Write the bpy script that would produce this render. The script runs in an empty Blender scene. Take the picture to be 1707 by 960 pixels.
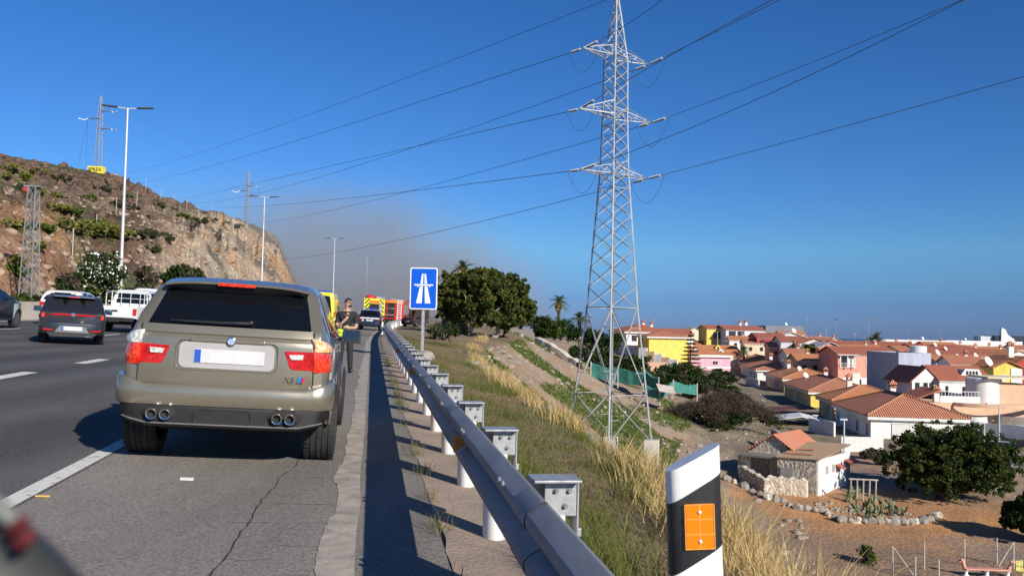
import bpy, bmesh, math, random
import numpy as np
from mathutils import Vector, Matrix, Euler
sc = bpy.context.scene
COL = sc.collection
R_ = math.radians
random.seed(7)
rng = np.random.default_rng(11)

# ------------------------------------------------------------------ camera
EYE = Vector((0.0, 0.0, 1.5))
FPX, PX0, PY0 = 1500.0, 853.5, 480.0
PITCH, ROLL = R_(2.71), R_(1.2)
F_ = Vector((0, math.cos(PITCH), math.sin(PITCH)))
U0 = Vector((0, -math.sin(PITCH), math.cos(PITCH)))
R0 = Vector((1, 0, 0))
RV = R0 * math.cos(ROLL) + U0 * math.sin(ROLL)
UV = U0 * math.cos(ROLL) - R0 * math.sin(ROLL)
cam_d = bpy.data.cameras.new('camera')
cam = bpy.data.objects.new('camera', cam_d)
COL.objects.link(cam)
cam.matrix_world = Matrix(((RV.x, UV.x, -F_.x, EYE.x), (RV.y, UV.y, -F_.y, EYE.y), (RV.z, UV.z, -F_.z, EYE.z), (0, 0, 0, 1)))
cam_d.sensor_width = 36.0
cam_d.lens = 36.0 * FPX / 1707.0
cam_d.clip_start = 0.05
cam_d.clip_end = 40000
cam_d.dof.use_dof = True
cam_d.dof.focus_distance = 9.0
cam_d.dof.aperture_fstop = 10.5
sc.camera = cam

def at(px, py, Y):
    """world point seen at pixel (px, py) of the 1707 wide photograph, Y metres ahead"""
    c = RV * ((px - PX0) / FPX) + UV * ((PY0 - py) / FPX) + F_
    return EYE + c * (Y / c.y)

# ------------------------------------------------------------------ sky, sun, exposure
SUN_EL = R_(26.0)
SUN_TO = Vector((0.595 * math.cos(SUN_EL), -0.804 * math.cos(SUN_EL), math.sin(SUN_EL)))
world = bpy.data.worlds.new("World")
sc.world = world
world.use_nodes = True
wn = world.node_tree
bg = wn.nodes['Background']
sky = wn.nodes.new('ShaderNodeTexSky')
sky.sky_type = 'NISHITA'
sky.sun_disc = False
sky.sun_elevation = SUN_EL
sky.sun_rotation = math.atan2(SUN_TO.x, SUN_TO.y)
sky.altitude = 900.0
sky.air_density = 1.0
sky.dust_density = 0.25
sky.ozone_density = 4.0
# clear deep blue, thickening to a duller blue haze low over the sea
gm = wn.nodes.new('ShaderNodeGamma'); gm.inputs['Gamma'].default_value = 1.22
wn.links.new(sky.outputs[0], gm.inputs['Color'])
tcw = wn.nodes.new('ShaderNodeTexCoord'); spw = wn.nodes.new('ShaderNodeSeparateXYZ')
wn.links.new(tcw.outputs['Generated'], spw.inputs[0])
rw_ = wn.nodes.new('ShaderNodeValToRGB')
rw_.color_ramp.interpolation = 'LINEAR'
for ps_, cl_ in ((0.0, (0.135, 0.205, 0.50, 1)), (0.035, (0.17, 0.265, 0.51, 1)), (0.09, (0.315, 0.475, 0.60, 1)), (0.16, (0.285, 0.475, 0.66, 1)), (0.32, (0.245, 0.50, 0.70, 1))):
    e_ = rw_.color_ramp.elements.new(ps_); e_.color = cl_
rw_.color_ramp.elements.remove(rw_.color_ramp.elements[-1]); rw_.color_ramp.elements.remove(rw_.color_ramp.elements[0])
wn.links.new(spw.outputs[2], rw_.inputs['Fac'])
mw_ = wn.nodes.new('ShaderNodeMixRGB'); mw_.blend_type = 'MULTIPLY'; mw_.inputs[0].default_value = 1.0
wn.links.new(gm.outputs[0], mw_.inputs[1]); wn.links.new(rw_.outputs[0], mw_.inputs[2])
wn.links.new(mw_.outputs[0], bg.inputs['Color'])
bg.inputs['Strength'].default_value = 0.078
sun_d = bpy.data.lights.new('sun', 'SUN')
sun_d.energy = 4.3
sun_d.angle = R_(0.5)
sun_d.color = (1.0, 0.93, 0.82)
sun = bpy.data.objects.new('sun', sun_d)
COL.objects.link(sun)
sun.rotation_euler = SUN_TO.to_track_quat('Z', 'Y').to_euler()
sc.view_settings.view_transform = 'Standard'
sc.view_settings.look = 'None'
sc.view_settings.gamma = 1.0
sc.view_settings.use_curve_mapping = False
sc.view_settings.exposure = 0.5
sc.render.engine = 'CYCLES'
sc.cycles.use_denoising = True
sc.cycles.max_bounces = 6
sc.cycles.diffuse_bounces = 3
sc.cycles.glossy_bounces = 3
sc.cycles.transmission_bounces = 4
sc.cycles.transparent_max_bounces = 8
sc.cycles.volume_bounces = 1
sc.cycles.volume_step_rate = 2.0

# ------------------------------------------------------------------ materials
def new_mat(name):
    m = bpy.data.materials.new(name)
    m.use_nodes = True
    nt = m.node_tree
    return m, nt, nt.nodes['Principled BSDF']

def rgba(c):
    return (c[0], c[1], c[2], 1.0)

def M(name, c1, c2=None, scale=4.0, rough=0.7, metal=0.0, bump=0.0, bscale=None, lo=0.35, hi=0.65, coat=0.0, detail=6.0, spec=0.5, dist=0.02, stretch=None):
    m, nt, p = new_mat(name)
    N, L = nt.nodes, nt.links
    p.inputs['Roughness'].default_value = rough
    p.inputs['Metallic'].default_value = metal
    p.inputs['Specular IOR Level'].default_value = spec
    p.inputs['Coat Weight'].default_value = coat
    p.inputs['Coat Roughness'].default_value = 0.05
    if c2 is None:
        c2 = tuple(min(1, v * 0.82) for v in c1)
    tc = N.new('ShaderNodeTexCoord')
    src = tc.outputs['Object']
    if stretch:
        mp = N.new('ShaderNodeMapping')
        mp.inputs['Scale'].default_value = stretch
        L.new(src, mp.inputs['Vector'])
        src = mp.outputs['Vector']
    nz = N.new('ShaderNodeTexNoise')
    nz.inputs['Scale'].default_value = scale
    nz.inputs['Detail'].default_value = detail
    nz.inputs['Roughness'].default_value = 0.6
    L.new(src, nz.inputs['Vector'])
    cr = N.new('ShaderNodeValToRGB')
    cr.color_ramp.elements[0].position = lo
    cr.color_ramp.elements[1].position = hi
    cr.color_ramp.elements[0].color = rgba(c1)
    cr.color_ramp.elements[1].color = rgba(c2)
    L.new(nz.outputs['Fac'], cr.inputs['Fac'])
    L.new(cr.outputs['Color'], p.inputs['Base Color'])
    if bump:
        nb = N.new('ShaderNodeTexNoise')
        nb.inputs['Scale'].default_value = bscale or scale * 4
        nb.inputs['Detail'].default_value = 5
        L.new(src, nb.inputs['Vector'])
        b = N.new('ShaderNodeBump')
        b.inputs['Strength'].default_value = bump
        b.inputs['Distance'].default_value = dist
        L.new(nb.outputs['Fac'], b.inputs['Height'])
        L.new(b.outputs['Normal'], p.inputs['Normal'])
    return m

def leaf_mat(name, c, c2=None, trans=0.25):
    m = bpy.data.materials.new(name)
    m.use_nodes = True
    nt = m.node_tree
    N, L = nt.nodes, nt.links
    N.remove(N['Principled BSDF'])
    out = N['Material Output']
    geo = N.new('ShaderNodeNewGeometry')
    mx = N.new('ShaderNodeMixRGB')
    mx.inputs[1].default_value = rgba(c)
    mx.inputs[2].default_value = rgba(c2 or tuple(v * 0.55 for v in c))
    L.new(geo.outputs['Random Per Island'], mx.inputs[0])
    d = N.new('ShaderNodeBsdfDiffuse')
    t = N.new('ShaderNodeBsdfTranslucent')
    ms = N.new('ShaderNodeMixShader')
    ms.inputs[0].default_value = trans
    L.new(mx.outputs[0], d.inputs['Color'])
    L.new(mx.outputs[0], t.inputs['Color'])
    L.new(d.outputs[0], ms.inputs[1])
    L.new(t.outputs[0], ms.inputs[2])
    L.new(ms.outputs[0], out.inputs['Surface'])
    return m

def glass_mat(name, c=(0.012, 0.014, 0.016), rough=0.04):
    m, nt, p = new_mat(name)
    N, L = nt.nodes, nt.links
    nz = N.new('ShaderNodeTexNoise')
    nz.inputs['Scale'].default_value = 3.0
    cr = N.new('ShaderNodeValToRGB')
    cr.color_ramp.elements[0].color = rgba(c)
    cr.color_ramp.elements[1].color = rgba(tuple(v * 1.5 for v in c))
    L.new(nz.outputs['Fac'], cr.inputs['Fac'])
    L.new(cr.outputs['Color'], p.inputs['Base Color'])
    p.inputs['Roughness'].default_value = rough
    p.inputs['Specular IOR Level'].default_value = 0.6
    return m

# ------------------------------------------------------------------ mesh building
class MB:
    def __init__(self):
        self.v, self.f, self.m = [], [], []
    def add(self, vs, fs, mi=0):
        b = len(self.v)
        self.v.extend([tuple(p) for p in vs])
        for q in fs:
            self.f.append(tuple(i + b for i in q))
            self.m.append(mi)
        return self
    def box(self, c, s, rz=0.0, mi=0, rot=None, taper=1.0):
        hx, hy, hz = s[0] / 2, s[1] / 2, s[2] / 2
        pts = []
        for z, k in ((-hz, 1.0), (hz, taper)):
            for x, y in ((-hx, -hy), (hx, -hy), (hx, hy), (-hx, hy)):
                pts.append(Vector((x * k, y * k, z)))
        Rm = rot if rot is not None else Matrix.Rotation(rz, 3, 'Z')
        cv = Vector(c)
        return self.add([Rm @ p + cv for p in pts],
                        [(3, 2, 1, 0), (4, 5, 6, 7), (0, 1, 5, 4), (1, 2, 6, 5), (2, 3, 7, 6), (3, 0, 4, 7)], mi)
    def tube(self, p, q, r, r2=None, n=8, mi=0, cap=True):
        return self.path([p, q], [r, r if r2 is None else r2], n, mi, cap)
    def path(self, pts, rs, n=8, mi=0, cap=True):
        pts = [Vector(p) for p in pts]
        if not isinstance(rs, (list, tuple)):
            rs = [rs] * len(pts)
        vs, fs = [], []
        for i, p in enumerate(pts):
            if i == 0: d = pts[1] - pts[0]
            elif i == len(pts) - 1: d = pts[-1] - pts[-2]
            else: d = (pts[i + 1] - pts[i]).normalized() + (pts[i] - pts[i - 1]).normalized()
            if d.length < 1e-9: d = Vector((0, 0, 1))
            d.normalize()
            a = Vector((0, 0, 1)) if abs(d.z) < 0.9 else Vector((1, 0, 0))
            u = d.cross(a).normalized()
            w = u.cross(d)
            for k in range(n):
                t = 2 * math.pi * k / n
                vs.append(p + (u * math.cos(t) + w * math.sin(t)) * rs[i])
        for i in range(len(pts) - 1):
            for k in range(n):
                a, b = i * n + k, i * n + (k + 1) % n
                fs.append((a, a + n, b + n, b))
        if cap:
            fs.append(tuple(range(n)))
            fs.append(tuple(reversed(range(len(vs) - n, len(vs)))))
        return self.add(vs, fs, mi)
    def solid(self, poly, vec, mi=0):
        n = len(poly)
        vec = Vector(vec)
        a = [Vector(p) for p in poly]
        vs = a + [p + vec for p in a]
        fs = [tuple(reversed(range(n))), tuple(range(n, 2 * n))]
        for i in range(n):
            j = (i + 1) % n
            fs.append((i, j, n + j, n + i))
        return self.add(vs, fs, mi)
    def grid(self, rows, mi=0, closed=False):
        n = len(rows[0])
        vs = [p for r in rows for p in r]
        fs = []
        for i in range(len(rows) - 1):
            for k in range(n if closed else n - 1):
                k2 = (k + 1) % n
                fs.append((i * n + k, i * n + k2, (i + 1) * n + k2, (i + 1) * n + k))
        return self.add(vs, fs, mi)
    def lathe(self, c, prof, n=24, axis='Z', mi=0, cap=True):
        """prof: list of (radius, height along axis)"""
        rows = []
        for r, h in prof:
            row = []
            for k in range(n):
                t = 2 * math.pi * k / n
                x, y = r * math.cos(t), r * math.sin(t)
                if axis == 'Z': q = (x, y, h)
                elif axis == 'X': q = (h, x, y)
                else: q = (x, h, y)
                row.append((c[0] + q[0], c[1] + q[1], c[2] + q[2]))
            rows.append(row)
        b = len(self.v)
        self.grid(rows, mi, True)
        if cap:
            self.f.append(tuple(range(b, b + n))); self.m.append(mi)
            e = len(self.v)
            self.f.append(tuple(range(e - n, e))); self.m.append(mi)
        return self
    def ball(self, c, r, nu=12, nv=8, mi=0):
        if not isinstance(r, (tuple, list)): r = (r, r, r)
        rows = []
        for j in range(nv + 1):
            ph = math.pi * j / nv
            s = max(math.sin(ph), 1e-3)
            rows.append([(c[0] + r[0] * s * math.cos(2 * math.pi * i / nu), c[1] + r[1] * s * math.sin(2 * math.pi * i / nu), c[2] - r[2] * math.cos(ph)) for i in range(nu)])
        return self.grid(rows, mi, True)
    def build(self, name, mats, parent=None, smooth=None, bevel=0.0, loc=None, fix=True, seg=2):
        me = bpy.data.meshes.new(name)
        me.from_pydata(self.v, [], self.f)
        if not isinstance(mats, (list, tuple)): mats = [mats]
        for mm in mats: me.materials.append(mm)
        if len(mats) > 1:
            me.polygons.foreach_set('material_index', self.m)
        me.validate()
        if fix:
            b = bmesh.new(); b.from_mesh(me)
            bmesh.ops.recalc_face_normals(b, faces=b.faces)
            b.to_mesh(me); b.free()
        if smooth is not None:
            me.polygons.foreach_set('use_smooth', [True] * len(me.polygons))
            me.set_sharp_from_angle(angle=R_(smooth))
        me.update()
        o = bpy.data.objects.new(name, me)
        COL.objects.link(o)
        if parent is not None: o.parent = parent
        if loc is not None: o.location = loc
        if bevel:
            bm_ = o.modifiers.new('bevel', 'BEVEL')
            bm_.width = bevel; bm_.segments = seg; bm_.limit_method = 'ANGLE'; bm_.angle_limit = R_(35)
        return o

def np_mesh(name, verts, faces, mats, parent=None, mi=None, smooth=False):
    """verts (n,3), faces (m,k) arrays"""
    me = bpy.data.meshes.new(name)
    verts = np.asarray(verts, dtype=np.float32); faces = np.asarray(faces, dtype=np.int32)
    m, k = faces.shape
    me.vertices.add(len(verts)); me.vertices.foreach_set('co', verts.ravel())
    me.loops.add(m * k); me.loops.foreach_set('vertex_index', faces.ravel())
    me.polygons.add(m)
    me.polygons.foreach_set('loop_start', np.arange(0, m * k, k, dtype=np.int32))
    me.polygons.foreach_set('loop_total', np.full(m, k, dtype=np.int32))
    if not isinstance(mats, (list, tuple)): mats = [mats]
    for mm in mats: me.materials.append(mm)
    if mi is not None: me.polygons.foreach_set('material_index', np.asarray(mi, dtype=np.int32))
    if smooth: me.polygons.foreach_set('use_smooth', np.ones(m, dtype=bool))
    me.update(calc_edges=True)
    o = bpy.data.objects.new(name, me)
    COL.objects.link(o)
    if parent is not None: o.parent = parent
    return o

def tag(o, label=None, cat=None, group=None, kind=None):
    if label: o['label'] = label
    if cat: o['category'] = cat
    if group: o['group'] = group
    if kind: o['kind'] = kind
    return o

def empty(name, label, cat, loc=(0, 0, 0), rz=0.0, group=None, rot=None):
    o = bpy.data.objects.new(name, None)
    COL.objects.link(o)
    o.location = loc
    o.rotation_euler = rot if rot is not None else (0, 0, rz)
    o.empty_display_size = 0.3
    return tag(o, label, cat, group)

def copy_tree(o, parent=None):
    c = o.copy()
    COL.objects.link(c)
    if parent is not None: c.parent = parent
    for ch in list(o.children): copy_tree(ch, c)
    return c

def lerp(a, b, t): return a + (b - a) * t
def interp(x, xs, ys): return float(np.interp(x, xs, ys))

# ------------------------------------------------------------------ numpy noise
def _hash(ix, iy, seed):
    h = (ix.astype(np.int64) * 374761393 + iy.astype(np.int64) * 668265263 + seed * 974711) & 0x7fffffff
    h = ((h ^ (h >> 13)) * 1274126177) & 0x7fffffff
    return ((h ^ (h >> 16)) & 0xffff) / 65535.0
def vnoise(x, y, seed=0):
    x = np.asarray(x, float); y = np.asarray(y, float)
    ix, iy = np.floor(x), np.floor(y)
    fx, fy = x - ix, y - iy
    fx = fx * fx * (3 - 2 * fx); fy = fy * fy * (3 - 2 * fy)
    a = _hash(ix, iy, seed); b = _hash(ix + 1, iy, seed); c = _hash(ix, iy + 1, seed); d = _hash(ix + 1, iy + 1, seed)
    return (a * (1 - fx) + b * fx) * (1 - fy) + (c * (1 - fx) + d * fx) * fy
def fbm(x, y, oct=4, seed=0):
    s, a, t = 0.0, 1.0, 0.0
    for i in range(oct):
        s = s + a * vnoise(np.asarray(x) * 2 ** i, np.asarray(y) * 2 ** i, seed + i * 17); t += a; a *= 0.5
    return s / t

# ------------------------------------------------------------------ the road frame: s along the road, t to its right
HEAD = R_(8.8)
SA, CA = math.sin(HEAD), math.cos(HEAD)
S0, RAD = 40.0, 900.0
def shift(s):
    s = np.asarray(s, float)
    return np.maximum(np.minimum(s, 190.0) - S0, 0) ** 2 / (2 * RAD) + np.maximum(s - 190.0, 0) * (190.0 - S0) / RAD
def st_of(x, y):
    s = -np.asarray(x, float) * SA + np.asarray(y, float) * CA
    t = np.asarray(x, float) * CA + np.asarray(y, float) * SA - shift(s)
    return s, t
def xy_of(s, t):
    tt = np.asarray(t, float) + shift(s)
    return -SA * np.asarray(s, float) + CA * tt, CA * np.asarray(s, float) + SA * tt
def zroad(s, t):
    s = np.asarray(s, float); t = np.asarray(t, float)
    return 0.017 * s - 0.04 * np.minimum(t + 0.14, 0.0)
def road_pt(s, t, dz=0.0):
    x, y = xy_of(s, t)
    return Vector((float(x), float(y), float(zroad(s, t)) + dz))
def road_yaw(s): return HEAD - math.atan(max(min(s, 190.0) - S0, 0) / RAD)
def on_road(o, s, t, yaw=0.0):
    o.location = road_pt(s, t)
    o.rotation_euler = (math.atan(0.017), math.atan(0.04) if t < -0.14 else 0.0, road_yaw(s) + yaw)
    return o
def px_to_t(px, Y):
    p = at(px, 540, Y)
    s, t = st_of(p.x, p.y)
    return float(s), float(t)

# ------------------------------------------------------------------ the land to the right of the road
def ground_z(x, y, rough=True):
    x = np.asarray(x, float); y = np.asarray(y, float)
    s, t = st_of(x, y)
    tc = np.interp(s, [-20, 5, 8.5, 17, 25, 40, 60, 85, 110, 200, 400], [2.5, 2.6, 3.1, 3.7, 4.1, 5.0, 7.5, 13.5, 15.0, 12, 14])
    dc = np.interp(s, [-20, 6, 40, 85, 200], [0.25, 0.3, 0.9, 0.7, 0.6])
    W = np.interp(s, [-20, 10, 44, 80, 120, 250, 500], [12, 13, 19, 26, 40, 90, 120])
    zr = 0.017 * np.minimum(s, 260)
    zv = np.interp(y, [-50, 40, 50, 62, 84, 235, 420, 650, 800, 1100], [-10.4, -10.3, -10.1, -9.4, -8.9, -8.9, -8.2, -9, -14, -42])
    a = np.clip((t - 0.9) / np.maximum(tc - 0.9, 0.1), 0, 1)
    z1 = zr - dc * a ** 1.4
    u = np.clip((t - tc) / W, 0, 1)
    f = 1 - (1 - u) ** 1.9
    z = z1 + (zv - z1) * f
    if rough:
        k = np.clip((t - 1.5) / 3, 0, 1)
        slope = np.clip(u * 4, 0, 1) * np.clip((1.05 - u) * 4, 0.06, 1)
        z = z + k * ((fbm(x * 0.9, y * 0.9, 3, 3) - 0.5) * 0.22 + slope * (fbm(x * 0.22, y * 0.22, 4, 9) - 0.5) * 1.6 * np.clip(1.2 - y / 300, 0.2, 1))
    return z
def gz(x, y): return float(ground_z(x, y))
def drop(px, py, Y0=20.0, Y1=500.0):
    """the point of the land that shows at a pixel"""
    Y = Y0
    while Y < Y1:
        p = at(px, py, Y)
        if p.z < gz(p.x, p.y): break
        Y *= 1.01
    p = at(px, py, Y)
    return Vector((p.x, p.y, gz(p.x, p.y)))
def on_ground(px, Y):
    p = at(px, 560, Y)
    return Vector((p.x, p.y, gz(p.x, p.y)))
# ================================================================== THE SETTING
def attr_mat(name, rough=0.95, nscale=6.0, bump=0.5, bscale=10.0, dist=0.08, amount=0.45, fine=60.0):
    """ground colours come from the 'cover' attribute (what grows or lies there), broken up by noise"""
    m, nt, p = new_mat(name)
    N, L = nt.nodes, nt.links
    p.inputs['Roughness'].default_value = rough
    p.inputs['Specular IOR Level'].default_value = 0.2
    at_ = N.new('ShaderNodeAttribute'); at_.attribute_name = 'cover'
    tc = N.new('ShaderNodeTexCoord')
    n1 = N.new('ShaderNodeTexNoise'); n1.inputs['Scale'].default_value = nscale; n1.inputs['Detail'].default_value = 8; n1.inputs['Roughness'].default_value = 0.7
    n2 = N.new('ShaderNodeTexNoise'); n2.inputs['Scale'].default_value = fine; n2.inputs['Detail'].default_value = 3
    L.new(tc.outputs['Object'], n1.inputs['Vector']); L.new(tc.outputs['Object'], n2.inputs['Vector'])
    ad = N.new('ShaderNodeMath'); ad.operation = 'ADD'
    L.new(n1.outputs['Fac'], ad.inputs[0]); L.new(n2.outputs['Fac'], ad.inputs[1])
    mr = N.new('ShaderNodeMapRange')
    mr.inputs['From Min'].default_value = 0.6; mr.inputs['From Max'].default_value = 1.4
    mr.inputs['To Min'].default_value = 1 - amount; mr.inputs['To Max'].default_value = 1 + amount
    L.new(ad.outputs[0], mr.inputs['Value'])
    vm = N.new('ShaderNodeVectorMath'); vm.operation = 'SCALE'
    L.new(at_.outputs['Color'], vm.inputs[0]); L.new(mr.outputs['Result'], vm.inputs['Scale'])
    L.new(vm.outputs['Vector'], p.inputs['Base Color'])
    nb = N.new('ShaderNodeTexNoise'); nb.inputs['Scale'].default_value = bscale; nb.inputs['Detail'].default_value = 8; nb.inputs['Roughness'].default_value = 0.65
    L.new(tc.outputs['Object'], nb.inputs['Vector'])
    b = N.new('ShaderNodeBump'); b.inputs['Strength'].default_value = bump; b.inputs['Distance'].default_value = dist
    L.new(nb.outputs['Fac'], b.inputs['Height']); L.new(b.outputs['Normal'], p.inputs['Normal'])
    return m

def set_cover(o, cols):
    a = o.data.color_attributes.new('cover', 'FLOAT_COLOR', 'POINT')
    c = np.ones((len(cols), 4), dtype=np.float32); c[:, :3] = cols
    a.data.foreach_set('color', c.ravel())

def grid_faces(nr, nc):
    i, j = np.meshgrid(np.arange(nr - 1), np.arange(nc - 1), indexing='ij')
    a = (i * nc + j).ravel()
    return np.stack([a, a + 1, a + nc + 1, a + nc], 1)

def mixc(base, c, w):
    w = np.clip(w, 0, 1)[..., None]
    return base * (1 - w) + np.array(c) * w

# ---- land right of the road, valley and village ground, one sheet to the shore
ss = np.concatenate([np.arange(-14, 30, 0.35), np.arange(30, 75, 0.6), np.arange(75, 140, 1.1), np.geomspace(140, 1300, 90)])
tt = np.concatenate([np.arange(0.88, 8, 0.3), np.arange(8, 40, 0.55), np.arange(40, 90, 1.2), np.geomspace(90, 2200, 80)])
S, T = np.meshgrid(ss, tt, indexing='ij')
X, Y = xy_of(S, T)
# far from the road the sheet straightens (no need to follow the bend)
Z = ground_z(X, Y)
Z = np.where(T < 0.95, zroad(S, T) - 0.02, Z)
land = np_mesh('ground', np.stack([X, Y, Z], -1).reshape(-1, 3), grid_faces(*S.shape), attr_mat('land', amount=0.7, bump=0.9, bscale=4.0, dist=0.16), smooth=True)
tag(land, kind='structure')
n_big = fbm(X * 0.10, Y * 0.10, 4, 21); n_mid = fbm(X * 0.45, Y * 0.45, 4, 5); n_sm = fbm(X * 1.7, Y * 1.7, 3, 8)
tcS = np.interp(S, [-20, 5, 8.5, 17, 25, 40, 60, 85, 110, 200, 400], [2.5, 2.6, 3.1, 3.7, 4.1, 5.0, 7.5, 13.5, 15.0, 12, 14])
WS = np.interp(S, [-20, 10, 44, 80, 120, 250, 500], [12, 13, 19, 26, 40, 90, 120])
u_ = (T - tcS) / WS
C = np.zeros(X.shape + (3,)) + np.array([0.30, 0.20, 0.13])
C = mixc(C, (0.38, 0.26, 0.17), (n_mid - 0.45) * 5)
C = mixc(C, (0.22, 0.17, 0.125), (n_big - 0.5) * 5)
# slope: stony grey brown with green flushes
C = mixc(C, (0.34, 0.28, 0.21), ((u_ > 0.03) & (u_ < 0.8)) * np.clip((n_sm - 0.42) * 4, 0, 0.8))
C = mixc(C, (0.085, 0.13, 0.035), ((u_ > -0.1) & (u_ < 0.55)) * np.clip((n_big - 0.47) * 9, 0, 1) * np.clip((n_mid - 0.3) * 4, 0, 0.9) * (S > 18))
# verge: short green and brown turf
C = mixc(C, (0.17, 0.145, 0.075), (u_ < 0.02) * np.clip((n_mid - 0.38) * 5, 0, 0.7) * (T > 1.4))
C = mixc(C, (0.30, 0.22, 0.14), (u_ < 0.05) * np.clip((0.50 - n_sm) * 5, 0, 0.8) * (T > 1.2))
# sandy concrete-coloured strip behind the rail
C = mixc(C, (0.42, 0.29, 0.20), (T < 1.3 + 0.25 * (n_sm - 0.5)) * (S < 160) * 0.9)
# dirt track and yard in the valley
trk = np.abs(Y - (62 - 0.62 * (X - 14) + 0.010 * (X - 14) ** 2))
val = (u_ > 0.75)
C = mixc(C, (0.50, 0.25, 0.105), val * (Y < 66) * np.clip(1.5 - trk / 6.0, 0, 1) * np.clip(0.35 + n_mid * 1.1, 0, 1))
C = mixc(C, (0.25, 0.215, 0.175), val * (Y < 72) * np.clip((n_big - 0.5) * 6, 0, 0.75))
C = mixc(C, (0.26, 0.215, 0.15), val * (Y > 84) * 0.7)
C = mixc(C, (0.11, 0.11, 0.06), (u_ > .5) * (Y > 84) * np.clip((n_mid - .52) * 6, 0, .5))
set_cover(land, C.reshape(-1, 3))

# ---- sea
m_sea, nt, p = new_mat('sea_water')
nz = nt.nodes.new('ShaderNodeTexNoise'); nz.inputs['Scale'].default_value = 0.02; nz.inputs['Detail'].default_value = 6
tcn = nt.nodes.new('ShaderNodeTexCoord'); nt.links.new(tcn.outputs['Object'], nz.inputs['Vector'])
bb = nt.nodes.new('ShaderNodeBump'); bb.inputs['Strength'].default_value = 0.6; bb.inputs['Distance'].default_value = 3.0
nt.links.new(nz.outputs['Fac'], bb.inputs['Height']); nt.links.new(bb.outputs['Normal'], p.inputs['Normal'])
p.inputs['Base Color'].default_value = (0.03, 0.09, 0.17, 1); p.inputs['Roughness'].default_value = 0.35
sea = MB().grid([[(-9000, 500, -34), (16000, 500, -34)], [(-9000, 30000, -34), (16000, 30000, -34)]]).build('sea', m_sea)
tag(sea, kind='structure')

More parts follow.
